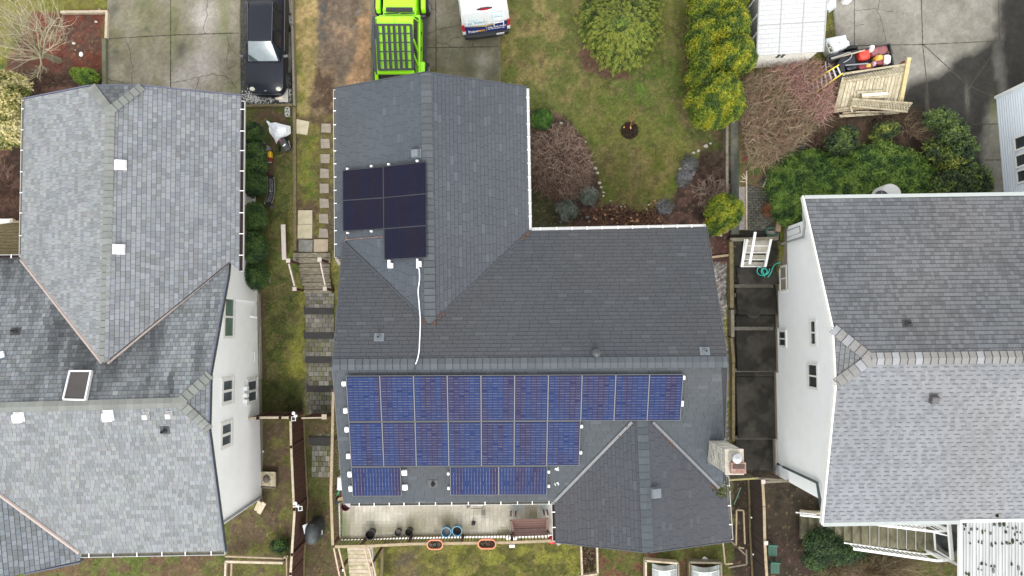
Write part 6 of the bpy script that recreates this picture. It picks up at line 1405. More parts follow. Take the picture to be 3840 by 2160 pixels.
# clutter at the upper left corner of the deck
tub('red_bucket', 1296, 1898, .16, .3, M('maroon_plastic', (.09, .012, .02), .35, .1, 4), 'dark red round bucket under the corner of the deck roof', M('bucket_inside', (.05, .01, .015), .6, .2, 4), 'bucket', rim=M('maroon_rim', (.2, .03, .04), .4, .1, 4))
solo(lambda b: (b.prism([P(1262, 1840, 2.0), P(1282, 1840, 2.0), P(1284, 1792, 2.0), P(1264, 1790, 2.0)], .4)), 'storage_box', WPL, 'white plastic box standing between the deck rail and the roof edge', 'box', bevel=.04)
solo(lambda b: (b.prism([P(1258, 1860, 1.95), P(1272, 1856, 1.95), P(1278, 1838, 1.95), P(1266, 1842, 1.95)], .3)), 'green_bag', M('green_plastic', (.05, .32, .13), .5, .2, 6), 'crumpled green bag below the white box beside the deck rail', 'bag', bevel=.03)
solo(lambda b: (b.prism([P(1270, 1864, 1.98), P(1284, 1862, 1.98), P(1286, 1838, 1.98), P(1280, 1838, 1.98)], .3)), 'purple_bag', M('plum_plastic', (.20, .05, .10), .5, .2, 6), 'plum coloured bag tucked against the eave next to the green bag', 'bag', bevel=.03)
solo(lambda b: (b.prism([P(1248, 1890, 2.0), P(1264, 1896, 2.0), P(1274, 1878, 2.0), P(1258, 1868, 2.0)], .4)), 'black_box', BKM, 'charcoal box leaning on the deck rail below the bags', 'box', bevel=.02)
solo(lambda b: (b.prism([P(1266, 1880, 2.1), P(1288, 1874, 2.1), P(1286, 1862, 2.1), P(1266, 1868, 2.1)], .3)), 'cardboard_box', M('cardboard', (.36, .25, .13), .8, .15, 6), 'open cardboard box above the red bucket', 'box')
# ---- barbecue with cover and side table
t = thing('barbecue', G(1190, 1990), 'covered barbecue under a black fabric cover with a white side shelf', 'barbecue')
g = G(1195, 1975); b = B(); R8 = lambda k, z, sx, sy, ox=0, oy=0: [Vector((g.x+ox+k*sx*math.copysign(abs(math.cos(q))**.7, math.cos(q)), g.y+oy+k*sy*math.copysign(abs(math.sin(q))**.7, math.sin(q)), g.z+z)) for q in [2*math.pi*(i+.5)/20 for i in range(20)]]
b.loft([R8(1.02, .05, .26, .42), R8(1.0, .5, .25, .40), R8(1.0, .85, .27, .42), R8(.96, 1.0, .26, .41), R8(.6, 1.13, .24, .40), R8(.1, 1.16, .2, .38)]); b.build('cover', M('bbq_cover', (.045, .052, .055), .6, .25, 5, .5, bscale=6), t, smooth=True)
b = B(); b.prism([G(1141, 2003, .9), G(1163, 1995, .9), G(1158, 1962, .9), G(1134, 1970, .9)], .03); b.build('side_shelf', M('shelf_white', (.72, .73, .76), .4, .05, 4), t, bevel=.006)
b = B(); b.tube([g+Vector((.3, -.1, .7)), g+Vector((.36, -.05, .8)), g+Vector((.36, .1, .8))], .02, 6); b.build('handle', M('galvanised', (.7, .7, .7), .4), t)
# ---- left yard bits
t = thing('wooden_crate', G(1005, 1795), 'square plywood lid with a dark rock on it beside the white wall', 'crate')
b = B(); b.prism([G(978, 1822, .22), G(1035, 1826, .22), G(1036, 1770, .22), G(979, 1769, .22)], .04); b.build('lid', WD3, t)
b = B()
for a, c in (((978, 1826), (1036, 1828)), ((1037, 1826), (1037, 1769))): b.beam(G(*a, .15), G(*c, .15), .03, .2)
b.build('side_board', WD4, t)
b = B(); b.col = (.16, .13, .12); r = random.Random(2); p = G(999, 1797, .24); b.lathe(p, [(.001, -.02), (.15, 0), (.12, .06), (.05, .10), (.001, .1)], 9, 1.0, 1.1); rk = b.build('rock', VM('twig_mix'), None, 'shiny dark rock lying on the plywood lid', 'rock')
for i, (x0, y0, x1, y1, m, lab) in enumerate(((970, 1925, 992, 1885, WD1, 'pale offcut board leaning against the rear corner of the white wall'), (960, 1915, 975, 1880, WD3, 'shorter offcut board behind the pale one at the wall corner'))):
    solo(lambda b: b.beam(G(x0, y0, .1), G(x1, y1, .35), .17, .03), 'offcut_board', m, lab, 'board')
solo(lambda b: b.lathe(G(986, 1692), [(.001, -.02), (.05, 0), (.04, .04), (.001, .05)], 7), 'white_stone', M('stone_white', (.7, .7, .68), .8, .1, 6), 'single white stone beside the white wall foundation', 'stone')
t = thing('planter_frame', G(960, 2130), 'weathered raised bed frame of long timbers at the bottom left', 'planter')
for a, c, w__ in (((846, 2105), (1062, 2110), .09), ((846, 2085), (1060, 2093), .06), ((848, 2106), (842, 2260), .08), ((870, 2108), (864, 2260), .06), ((1062, 2092), (1082, 2084), .06), ((1076, 2084), (1078, 2260), .06)):
    b = B(); b.beam(G(*a, .45), G(*c, .45), w__, .12); b.build('frame_timber', WD1 if w__ > .06 else WD6, t, bevel=.004)
for x, y in ((846, 2106), (1062, 2108)): b = B(); p = G(x, y, .45); b.beam(p, p-Vector((0, 0, .5)), .08, .08); b.build('corner_post', WD4, t)
# ---- right side: raised bed, cold frames, timber frames, fence and gate
t = thing('raised_bed', G(2210, 2105), 'narrow raised bed of pale planks filled with dark leaves', 'raised bed')
for a, c in (((2178, 2045), (2182, 2158)), ((2238, 2050), (2240, 2150)), ((2172, 2158), (2243, 2148))): b = B(); b.beam(G(*a, .3), G(*c, .3), .07, .3); b.build('side_plank', WD1, t, bevel=.004)
b = B(); 
for k in range(260): b.col = jit(random.choice([(.05, .035, .028), (.10, .06, .04), (.14, .10, .07)]), .3); b.box(G(random.uniform(2187, 2232), random.uniform(2050, 2146), random.uniform(.1, .2)), (random.uniform(.04, .1), .03, .02), random.uniform(0, 3), random.uniform(-.5, .5))
b.build('leaf_litter', VM('twig_mix'), t)
CLR = M('clear_plastic', (.45, .48, .48), .25, .3, 3, .5, bscale=3, spec=.6); 
def coldframe(x0, x1, y0, label, tilt, off):
    t = thing('cold_frame', G((x0+x1)/2, y0+30), label, 'cold frame')
    for a, c, m in (((x0, y0), (x1, y0+tilt), WD1 if off else WD4), ((x0+2, y0), (x0+3, y0+160), WD1 if off else WD5), ((x1, y0+tilt), (x1+2, y0+160), WD4)): b = B(); b.beam(G(*a, .35), G(*c, .35), .07, .34); b.build('frame_board', m, t)
    xs, xe = x0+off+12, x1-4; N_ = 10; rings = []
    for yy in (y0+14, y0+34, y0+90, y0+200):
        rings.append([G(xs+(xe-xs)*i/N_, yy+ (10*math.sin(math.pi*i/N_) if yy < y0+40 else 0), .38+.38*math.sin(math.pi*i/N_)*(0.35 if yy == y0+14 else 1)) for i in range(N_+1)])
    b = B(); b.loft(rings, close=False, cap=False); b.build('plastic_cover', CLR, t, smooth=True)
    b = B(); b.tube([p+Vector((0, 0, .01)) for p in rings[1]], .016, 6)
    for i in (3, 7, 10): b.tube([rg[i]+Vector((0, 0, .012)) for rg in rings[1:]], .013, 6)
    b.tube([rg[N_] for rg in rings], .013, 6); b.build('hoop', WHT, t, smooth=True)
coldframe(2417, 2540, 2098, 'left cold frame with white hoops and a pale corner board', 10, 16)
coldframe(2580, 2700, 2104, 'right cold frame with white hoops and a mossy plastic cover', 2, 0)
solo(lambda b: [b.poly([G(2632+a*1.0, 2086+c, .1+z) for a, c, z in ((0, 10, 0), (8, 0, .1), (14, 2, .12), (24, 10, .04), (36, 16, 0), (20, 18, .05))])]+[b.poly([G(2634+a, 2088+c, .12+z) for a, c, z in ((0, 8, 0), (9, 1, .08), (20, 8, .05), (16, 14, .1))])], 'plastic_bag', WPL, 'crumpled white plastic bag at the top of the right cold frame', 'bag')
for i, (pts, lab) in enumerate((([(2711, 2035), (2719, 2115), (2748, 2113)], 'thin timber frame at the corner of the rear wing'), ([(2762, 1912), (2760, 2050), (2790, 2056)], 'tall thin timber frame between the gutter and the brown fence'), ([(2762, 1912), (2788, 1914), (2793, 2040)], 'second thin timber frame over the shady bed'), ([(2742, 2030), (2795, 2080)], 'loose grey board leaning beside the shady bed'), ([(2730, 2128), (2800, 2116), (2798, 2060)], 'grey board across the shady bed near the bottom'))):
    b = B()
    for a, c in zip(pts, pts[1:]): b.beam(G(*a, .5), G(*c, .5), .05, .06)
    b.build('plant_support', WD6 if i < 3 else WD4, None, lab, 'plant support')
solo(lambda b: b.tube([G(2778, 1828, .8), G(2753, 1892, .3)], .012, 6), 'green_stake', M('stake_green', (.08, .25, .18), .5, .1, 5), 'thin green garden stake leaning in the gap behind the chimney', 'stake')
for x, y, lab in ((2817, 1940, 'upper'), (2824, 2078, 'lower')): solo(lambda b: (b.lathe(G(x, y, .5), [(.02, 0), (.035, .03), (.01, .06)], 10), b.tube([G(x-2, y-4, 0), G(x, y, .5)], .01, 5)), 'garden_light', WPL, f'{lab} small white stake light beside the brown fence at lower right', 'lamp', smooth=True)
frr = fence('brown_fence', [(2860, 1812), (2865, 1900), (2868, 2035), (2880, 2250)], -1.7, 1.55, 'dark brown board fence running down the right yard with capped posts', boards=M('dark_boards', (.035, .02, .014), .9, .3, 6, .3), cap=WD6, capw=.1)
for x, y in ((2862, 1806), (2872, 2036)): b = B(); b.box(P(x, y, -.08), (.15, .15, .06)); b.build('post_cap', PNK, frr, bevel=.005)
t = thing('wooden_gate', P(2850, 1790, -1.7), 'grey wooden gate and braced panel between the chimney and the right house', 'gate')
b = B(); b.beam(P(2728, 1800, .0), P(2838, 1793, .0), .06, .1)
b.build('top_rail', M('rail_mossy', (.30, .27, .12), .9, .25, 7, .3), t)
b = B()
for k in range(9):
    x = 2732+k*12; b.beam(P(x, 1798-k*.6, -.04), (P(x, 1798, -.04)-Vector((0, 0, 1.5))), .12, .03, up=Vector((0, 1, 0)))
b.build('slats', WD4, t)
b = B()
for a, z0, c, z1 in (((2868, 1808), -.1, (2966, 1803), -.1), ((2838, 1793), -.15, (2964, 1804), -1.3), ((2868, 1808), -.16, (2850, 1770), -1.5), ((2966, 1803), -.16, (2930, 1778), -1.5)): b.beam(P(*a, z0), P(*c, z1), .08, .05)
b.build('brace', WD4, t)
# green chairs
for (x, y, lab) in ((2883, 2060, 'upper green slatted garden chair behind the right brown fence'), (2892, 2125, 'lower green slatted garden chair behind the right brown fence')):
    t = thing('garden_chair', G(x, y), lab, 'chair', 'green garden chairs'); GRN = M('chair_green', (.04, .13, .09), .6, .15, 5)
    for k in range(6): b = B(); b.beam(G(x+k*5.5, y-12, .42), G(x+k*5.5+1, y+26, .42), .045, .02); b.build('seat_slat', GRN, t)
    b = B(); b.beam(G(x-4, y-16, .6), G(x+32, y-14, .6), .05, .18); b.build('backrest', GRN, t)
    for a, c in ((0, -10), (28, -10), (0, 22), (28, 22)): p = G(x+a, y+c, .4); b = B(); b.beam(p, p-Vector((0, 0, .42)), .04, .04); b.build('leg', GRN, t)
# ================================================================== vehicles
BLK = M('tyre', (.02, .02, .02), .85, .2, 9, .3); RIM = M('rim', (.35, .36, .38), .35, .1, 5, metal=.6); DGL = M('car_glass', (.012, .014, .018), .08, .2, 3, spec=.7)
def wheel(parent, c, r, wd, rim=RIM, out=1):
    c = Vector(c); b = B(); n_ = 24
    rings = []
    for (rr, x) in ((r*.62, -wd/2), (r*.93, -wd/2), (r, -wd*.3), (r, wd*.3), (r*.93, wd/2), (r*.62, wd/2)):
        rings.append([c+Vector((x*out, rr*math.cos(2*math.pi*k/n_), rr*math.sin(2*math.pi*k/n_))) for k in range(n_)])
    b.loft(rings); w_ = b.build('wheel', BLK, parent, smooth=True)
    b = B(); x = wd*.5*out
    for k in range(5):
        a = 2*math.pi*k/5; b.beam(c+Vector((x, 0, 0)), c+Vector((x, r*.58*math.cos(a), r*.58*math.sin(a))), .06, .03)
    b.lathe(c, [(0.001, 0)], 3) if 0 else None
    for k in range(20):
        a, a2 = 2*math.pi*k/20, 2*math.pi*(k+1)/20; b.beam(c+Vector((x, r*.6*math.cos(a), r*.6*math.sin(a))), c+Vector((x, r*.6*math.cos(a2), r*.6*math.sin(a2))), .025, .03)
    b.build('rim', rim, w_)
# ---- lime green four wheel drive
LIME = M('lime_paint', (.36, .88, .008), .35, .03, 3, coat=.5); RK = M('rack_black', (.030, .032, .042), .55, .12, 6)
t = thing('parked_car', P(1490, 160, 0), 'lime green off-road car with a black roof rack parked above the middle house', 'car')
X0, X1 = -5.02, -3.42; yR = P(1480, 268, 1.0).y-.25; yF = P(1480, 57, 1.25).y
def T4(b, x0, y0, x1, y1, z0, X0_, Y0_, X1_, Y1_, z1): b.hexa([(x0, y0, z0), (x1, y0, z0), (x1, y1, z0), (x0, y1, z0)], [(X0_, Y0_, z1), (X1_, Y0_, z1), (X1_, Y1_, z1), (X0_, Y1_, z1)])
yHF = yF+1.35
b = B(); T4(b, X0, yR, X1, yF+.08, .45, X0+.02, yR+.02, X1-.02, yF+.08, 1.12)
T4(b, X0+.12, yF+.07, X1-.12, yHF, .5, X0+.18, yF+.07, X1-.18, yHF, 1.13); b.build('body', LIME, t, bevel=.03)
b = B(); b.hexa([(X0+.14, yF+.20, 1.10), (X1-.14, yF+.20, 1.10), (X1-.24, yHF-.05, 1.06), (X0+.24, yHF-.05, 1.06)], [(X0+.2, yF+.22, 1.19), (X1-.2, yF+.22, 1.19), (X1-.3, yHF-.08, 1.15), (X0+.3, yHF-.08, 1.15)]); b.build('hood', LIME, t, bevel=.03)
b = B(); b.beam((X0+.30, yF+.24, 1.2), (X1-.3, yF+.24, 1.2), .17, .02)
for k in range(14): b.beam((X0+.36+k*.07, yF+.165, 1.215), (X0+.36+k*.07, yF+.315, 1.215), .02, .012)
b.build('cowl_vent', RK, t)
b = B(); b.beam((X0+.24, yF+.08, 1.2), (X0+.8, yF+.10, 1.22), .03, .03); b.beam((X0+.85, yF+.08, 1.2), (X1-.22, yF+.10, 1.22), .03, .03); b.build('wiper', RK, t)
for x in (-4.5, -4.1): b = B(); b.box((x, yF+.95, 1.19), (.03, .14, .02)); b.build('hood_louvre', RK, t)
# greenhouse
zr = 1.85; xa_, xb_ = P(1409, 150, zr).x, P(1549, 150, zr).x; yr_, yf_ = P(1480, 266, zr).y, P(1480, 58, zr).y
b = B(); b.hexa([(xa_-.02, yr_-.02, zr-.1), (xb_+.02, yr_-.02, zr-.1), (xb_, yf_, zr-.1), (xa_, yf_, zr-.1)], [(xa_+.02, yr_+.02, zr), (xb_-.02, yr_+.02, zr), (xb_-.03, yf_-.03, zr), (xa_+.03, yf_-.03, zr)]); b.build('roof', LIME, t, bevel=.02)
b = B(); b.beam(((xa_+xb_)/2, yf_-.02, zr+.001), ((xa_+xb_)/2, yf_-.38, zr+.001), .008, .006); b.beam((xa_+.02, yf_-.02, zr-.002), (xb_-.02, yf_-.02, zr-.002), .008, .01); b.build('roof_seam', RK, t)
b = B(); b.hexa([(xa_-.1, yr_-.2, 1.12), (xb_+.1, yr_-.2, 1.12), (xb_+.09, yf_+.26, 1.12), (xa_-.09, yf_+.26, 1.12)], [(xa_, yr_-.0, zr-.1), (xb_, yr_-.0, zr-.1), (xb_, yf_, zr-.1), (xa_, yf_, zr-.1)]); b.build('glass', DGL, t)
for y in (yr_-.02, yr_+.62, yr_+1.15, yf_-.1):
  for s_ in (1, -1):
    b = B(); xx = xb_ if s_ > 0 else xa_; b.beam((xx, y+.05, zr-.08), (xx+.105*s_, y-.18 if y < yf_-.2 else y+.2, 1.12), .07, .05); b.build('window_pillar', LIME, t)
b = B()
for y in ():
    b.beam((xb_-.0, y+.05, zr-.08), (xb_+.105, y-.18 if y < yf_-.2 else y+.2, 1.12), .07, .05)
    b.beam((xa_, y+.05, zr-.08), (xa_-.105, y-.18 if y < yf_-.2 else y+.2, 1.12), .07, .05)
b.beam((xa_, yr_-.03, zr-.09), (xb_, yr_-.03, zr-.09), .1, .1)
b.build('rear_header', LIME, t)
for s_, xx in ((-1, xa_), (1, xb_)): b = B(); b.beam((xx-.02*s_, yr_-.02, zr-.06), (xx+.06*s_, yr_-.21, 1.1), .12, .05); b.build('window_pillar', LIME, t)
for y0, y1 in ((yR+.05, yR+.72), (yHF-1.05, yHF-.05)):
    for x0, x1, s in ((X1-.03, X1+.14, 1), (X0-.14, X0+.03, -1)):
        b = B(); b.hexa([(x0, y0, .72), (x1, y0, .72), (x1, y1, .72), (x0, y1, .72)], [(x0, y0+.08, .98), (x1-.0, y0+.08, .96), (x1, y1-.08, .96), (x0, y1-.08, .98)]); b.build('fender', LIME, t, bevel=.04)
        wheel(t, ((X1+.09)*1 if s > 0 else X0-.09, (y0+y1)/2, .42), .42, .28, out=s)
for x in (X1+.08, X0-.08): b = B(); b.beam((x, yR+.8, .48), (x, yF+.25, .48), .13, .07); b.build('side_step', RK, t, bevel=.02)
for y in (yR+1.05, yR+1.65): b = B(); b.beam((X1+.008, y-.0, .98), (X1+.008, y+.14, .98), .03, .025); b.build('door_handle', RK, t)
b = B(); b.box((X1+.1, yF-.05, 1.22), (.2, .1, .16), .1); b.build('mirror', RK, t, bevel=.02)
rk = thing('roof_rack', P(1483, 175, 1.9), 'black slatted roof rack on the lime green car', 'roof rack')
za_ = 1.96; c4 = [P(1411, 93, za_), P(1543, 93, za_), P(1551, 259, za_), P(1421, 262, za_)]
W4 = lambda a, d, h=0: c4[0]*(1-a)*(1-d)+c4[1]*a*(1-d)+c4[2]*a*d+c4[3]*(1-a)*d+Vector((0, 0, h))
b = B()
for a0, d0, a1, d1 in ((0, 0, 1, 0), (1, 0, 1, 1), (1, 1, 0, 1), (0, 1, 0, 0)): b.beam(W4(a0, d0), W4(a1, d1), .075, .05)
b.build('rack_frame', RK, rk, bevel=.012)
for k in range(7):
    a = .045+k*.91/6 if k not in (0, 6) else (.03 if k == 0 else .97); b = B(); b.beam(W4(a, .02, .012), W4(a, .98, .012), .105 if 0 < k < 6 else .07, .025)
    if 0 < k < 6: b.beam(W4(a-.022, .02, .028), W4(a-.022, .98, .028), .01, .008); b.beam(W4(a+.022, .02, .028), W4(a+.022, .98, .028), .01, .008)
    b.build('rack_slat', RK, rk)
for k in range(4): b = B(); b.beam(W4(.02, .2+k*.2, .0), W4(.98, .2+k*.2, .0), .032, .025); b.build('rack_crossbar', RK, rk)
b = B(); b.tube([P(1401, 62, 1.98), P(1400, 120, 1.98), P(1406, 250, 1.98), P(1412, 278, 1.98)], [.05, .065, .065, .03], 10); aw = b.build('rolled_awning', M('awning_dark', (.035, .04, .05), .5, .2, 6), None, 'rolled dark awning along the left side of the roof rack', 'awning', smooth=True)
# ---- white van with signwriting
VW = M('van_white', (.82, .83, .85), .3, .03, 3, coat=.4)
t = thing('parked_van', P(1822, 60, 0), 'white van with a blue band and lettering on its rear doors', 'van')
A, C = P(1742, 130, .55), P(1907, 106, .55); xd = (C-A).normalized(); fd = Vector((-xd.y, xd.x, 0)); mid_ = (A+C)/2; o = Vector((mid_.x, mid_.y, 0)); HW = .90
def Vn(a, f, z): return o+xd*a+fd*f+Vector((0, 0, z))
st = [(.0, .0, .35), (.0, .0, 1.1), (.05, .02, 1.7), (.17, .05, 2.3), (.32, .10, 2.42)]
def vring(f, k=1.0):
    return [Vn(-HW*.96, f, .35), Vn(HW*.96, f, .35), Vn(HW, f, .7), Vn(HW, f, 1.15), Vn(HW*.97, f, 1.8), Vn(HW*.92, f, 2.25), Vn(HW*.8, f, 2.38), Vn(HW*.4, f, 2.42), Vn(-HW*.4, f, 2.42), Vn(-HW*.8, f, 2.38), Vn(-HW*.92, f, 2.25), Vn(-HW*.97, f, 1.8), Vn(-HW, f, 1.15), Vn(-HW, f, .7)]
def sl(z): return .0 if z < 1.1 else (z-1.1)*.12
rings = []
r0 = vring(0); rings.append([p+fd*(sl(p.z)+.05)+(o-p)*0 for p in r0]); 
rings = [[Vn(0, 0, 0)*0+p*1+fd*(sl(p.z)) for p in r0]]
for f in (.4, 2, 4.2): rings.append([p+fd*(sl(p.z) if f < 1 else 0) for p in vring(f)])
b = B(); b.loft(rings); b.build('body', VW, t, smooth=True, bevel=.03)
RPn = plane3(Vn(-1, 0, .6), Vn(1, 0, .6), Vn(0, .0, 2.0)) if 0 else None
def rear(a, z, off=.006): return Vn(a, sl(z)-off, z)
b = B()
for s in (-1, 1):
    b.hexa([rear(s*.02, .55, -.01), rear(s*.84, .55, -.01), rear(s*.84, .55, .014), rear(s*.02, .55, .014)][::s], [rear(s*.02, 2.05, -.01), rear(s*.80, 2.05, -.01), rear(s*.80, 2.05, .014), rear(s*.02, 2.05, .014)][::s])
b.build('rear_door', VW, t, bevel=.008)
def decal(name, pts, mat, off=.018): b = B(); b.poly([rear(a, z, off) for a, z in pts]); return b.build(name, mat, t)
decal('blue_band', [(-.84, .56), (-.012, .56), (-.012, 1.03), (-.84, 1.18)], M('decal_blue', (.012, .03, .19), .35, .05, 4)); decal('blue_band', [(.012, .56), (.84, .56), (.83, 1.26), (.012, 1.03)], M('decal_blue'))
decal('yellow_stripe', [(-.70, 1.155), (-.012, 1.03), (-.012, 1.10)], M('decal_yellow', (.85, .60, .12), .35, .05, 4)); decal('yellow_stripe', [(.012, 1.03), (.72, 1.225), (.012, 1.10)], M('decal_yellow'))
decal('window_panel', [(-.76, 1.24), (-.06, 1.14), (-.06, 1.95), (-.74, 1.95)], M('van_panel', (.74, .78, .80), .3, .04, 3), .016); decal('window_panel', [(.06, 1.15), (.78, 1.30), (.74, 1.95), (.06, 1.95)], M('van_panel'), .016)
xv, yv = xd, Vector((fd.x*.12, fd.y*.12, 1))
text('hav', .29, M('letter_white', (.85, .85, .85), .4, .02, 4), t, rear(-.70, .66, .02), xd, Vector((0, 0, 1)), bold=.006); text('en', .29, M('letter_orange', (.85, .42, .08), .4, .02, 4), t, rear(-.325, .66, .02), xd, Vector((0, 0, 1)), bold=.006)
text('250-395-9689', .125, M('letter_white'), t, rear(.05, .86, .02), xd, Vector((.0, 0, 1)), bold=.002); text('havensolar.ca', .12, M('letter_white'), t, rear(.05, .73, .02), xd, Vector((0, 0, 1)), bold=.001)
text('Switch', .14, M('letter_teal', (.35, .62, .70), .4, .03, 4), t, rear(-.66, 1.48, .02), xd, yv); text('to Solar', .20, M('letter_teal2', (.12, .42, .52), .4, .03, 4), t, rear(-.68, 1.30, .02), xd, yv, bold=.002)
for k in range(4): b = B(); b.beam(rear(.2, 1.72-k*.07, .018), rear(.62-.1*(k % 2), 1.72-k*.07, .018), .004, .02); b.build('small_print', M('letter_teal'), t)
b = B(); k_ = [(-.28, 2.18), (-.12, 2.11), (.12, 2.11), (.30, 2.18), (.12, 2.25), (-.12, 2.25)]; b.hexa([rear(a, z, -.01) for a, z in k_], [rear(a, z, .03) for a, z in k_]); bl_ = b.build('brake_light', M('lens_dark', (.05, .03, .05), .3, .1, 5), t)
b = B(); k_ = [(-.18, 2.15), (.18, 2.15), (.14, 2.21), (-.14, 2.21)]; b.hexa([rear(a, z, .02) for a, z in k_], [rear(a, z, .04) for a, z in k_]); b.build('brake_lens', M('lens_red', (.55, .02, .03), .25, .1, 5), bl_)
for s in (-1, 1):
    b = B(); b.hexa([rear(s*.78, .85, .0), rear(s*.91, .85, -.05), rear(s*.91, .85, .02), rear(s*.78, .85, .03)], [rear(s*.82, 1.3, .0), rear(s*.91, 1.3, -.05), rear(s*.91, 1.3, .02), rear(s*.82, 1.3, .03)]); b.build('tail_light', M('lens_red'), t)
    b = B(); b.hexa([rear(s*.80, .60, .0), rear(s*.915, .60, -.05), rear(s*.915, .60, .025), rear(s*.80, .60, .035)], [rear(s*.79, .85, .0), rear(s*.915, .85, -.05), rear(s*.915, .85, .025), rear(s*.79, .85, .035)]); b.build('reverse_light', WPL, t)
b = B(); q = [Vn(-.9, .05, .30), Vn(-.84, -.12, .30), Vn(-.4, -.17, .30), Vn(.4, -.17, .30), Vn(.84, -.12, .30), Vn(.9, .05, .30)]; b.hexa(q, [p+Vector((0, 0, .27)) for p in q]); b.build('bumper', M('bumper_black', (.03, .032, .035), .6, .2, 8), t, bevel=.03)
b = B(); b.beam(Vn(.36, -.185, .62), Vn(.66, -.185, .62), .02, .12); b.build('number_plate', M('plate_white', (.6, .6, .62), .4, .15, 30), t)
b = B()
for a in (.30, .66):
    b.tube([rear(a, 1.12, .08), rear(a, 1.7, .08), rear(a, 2.2, .08), Vn(a, .35, 2.52), Vn(a, 1.2, 2.52)], .02, 8)
for z in (1.3, 1.6, 1.9, 2.15): b.tube([rear(.30, z, .08), rear(.66, z, .08)], .016, 8)
b.build('rear_ladder', VW, t, smooth=True)
for a in (-.62, .62): b = B(); b.beam(Vn(a, .4, 2.5), Vn(a, 4, 2.5), .04, .05); b.build('roof_rail', VW, t)
for s in (-1, 1): wheel(t, Vn(s*.8, .95, .34), .34, .2, out=s)
for s in (-.45, .0, .45): b = B(); b.box(rear(-.70 if s < 0 else .02 if s == 0 else .72, 1.45, .03), (.05, .03, .08)); b.build('hinge', VW, t)
# ---- black hatchback / wagon on the left
PB_ = M('black_paint', (.008, .010, .020), .4, .1, 3, coat=.05, spec=.3); XC = -9.37
t = thing('parked_car', (XC, 10.6, 0), 'black estate car parked nose down beside the left driveway', 'car')
Y = lambda py, z: P(960, py, z).y
def sring(y, hw, zt, zs, hc): return [Vector((XC+s, y, z)) for s, z in ((-hw*.92, .24), (-hw, .42), (-hw*.99, zs*.82), (-hw*.93, zs), (-hw*.5, zt), (0, zt+hc), (hw*.5, zt), (hw*.93, zs), (hw*.99, zs*.82), (hw, .42), (hw*.92, .24))]
yb0 = Y(355, .5); rs = [(yb0-.02, .34, .50, .46, .0), (yb0+.03, .52, .56, .50, .01), (yb0+.10, .62, .62, .55, .012), (yb0+.22, .70, .70, .62, .015), (yb0+.42, .74, .77, .71, .02), (yb0+.7, .76, .83, .77, .025), (yb0+1.1, .765, .90, .82, .03), (yb0+2.0, .77, .92, .84, .03), (yb0+3.2, .765, .92, .84, .03), (yb0+3.9, .74, .90, .8, .02)]
b = B(); b.loft([sring(*r_) for r_ in rs]); b.build('body', PB_, t, smooth=True)
yw0, yw1 = Y(231, .93), Y(150, 1.36); yr2 = yb0+3.6
b = B(); low = [(-.60, yw0, .90), (.60, yw0, .90), (.70, yw1, .86), (.70, yr2, .86), (-.70, yr2, .86), (-.70, yw1, .86)]
up_ = [(-.44, yw1-.03, 1.36), (.44, yw1-.03, 1.36), (.47, yw1+.2, 1.38), (.45, yr2-.3, 1.37), (-.45, yr2-.3, 1.37), (-.47, yw1+.2, 1.38)]
b = B()
def cring(y0, y1, hb, ht, zb, zt): return [Vector((XC+a, y0+(y1-y0)*f, zb+(zt-zb)*f)) for a, f in ((-hb, 0), (-ht-.03, .82), (-ht+.03, .95), (-ht*.55, 1.0), (0, 1.015), (ht*.55, 1.0), (ht-.03, .95), (ht+.03, .82), (hb, 0))]
b.loft([cring(yw0, yw0+.02, .62, .6, .86, .92), cring(yw1-.25, yw1-.08, .70, .45, .84, 1.33), cring(yw1, yw1+.05, .70, .455, .84, 1.37), cring(yw1+.5, yw1+.5, .70, .475, .84, 1.39), cring(yr2-.6, yr2-.6, .70, .465, .84, 1.385), cring(yr2-.1, yr2-.35, .68, .44, .84, 1.34), cring(yr2+.05, yr2+.02, .62, .5, .84, .95)]); b.build('cabin', PB_, t, smooth=True)
q = [Vector((XC+a, y, z)) for a, y, z in ((-.56, yw0+.03, .915), (.56, yw0+.03, .915), (.42, yw1-.03, 1.345), (-.42, yw1-.03, 1.345))]; nn = (q[1]-q[0]).cross(q[3]-q[0]).normalized()
b = B(); N_ = 8
b.loft([[q[0].lerp(q[1], i/N_).lerp(q[3].lerp(q[2], i/N_), j/4)+nn*(.012+.035*math.sin(math.pi*i/N_)) for i in range(N_+1)] for j in range(5)], close=False, cap=False); b.build('windscreen', M('windscreen_pale', (.26, .30, .32), .18, .22, 2, spec=.6), t, smooth=True)
b = B(); b.tube([q[0]+nn*.05+Vector((.05, .0, 0)), q[0].lerp(q[1], .55)+nn*.06], .012, 6); b.tube([q[0].lerp(q[1], .5)+nn*.06, q[1]+nn*.05], .012, 6); b.build('wiper', RK, t)
b = B(); qq = [q[0]+nn*.05+Vector((.03, .03, .01)), q[0].lerp(q[1], .36)+nn*.058, q[0].lerp(q[3], .34)+nn*.05+Vector((.02, 0, .01))]; b.poly(qq); b.poly([q[0].lerp(q[1], .06)+nn*.062, q[0].lerp(q[1], .17)+nn*.062, q[0].lerp(q[1], .17).lerp(q[3], .09)+nn*.062, q[0].lerp(q[1], .1).lerp(q[3], .09)+nn*.062]) ; b.build('windscreen_patch', M('patch_dark', (.03, .05, .05), .5, .2, 4), t)  # flat dark triangle and small quad over the lower windscreen corner
def sidewin(s, y0, y1, nm='side_window'):
    f0 = .12; f1 = .9
    def pt(y, f):
        yl = y; x = s*(.70+(.46-.70)*f); return Vector((XC+x+s*.008, yl-(.0 if y > yw1+.3 else f*-.2), .87+.5*f))
    b = B(); b.quad(pt(y0, f0), pt(y1, f0), pt(y1, f1), pt(y0, f1)); b.build(nm, DGL, t)
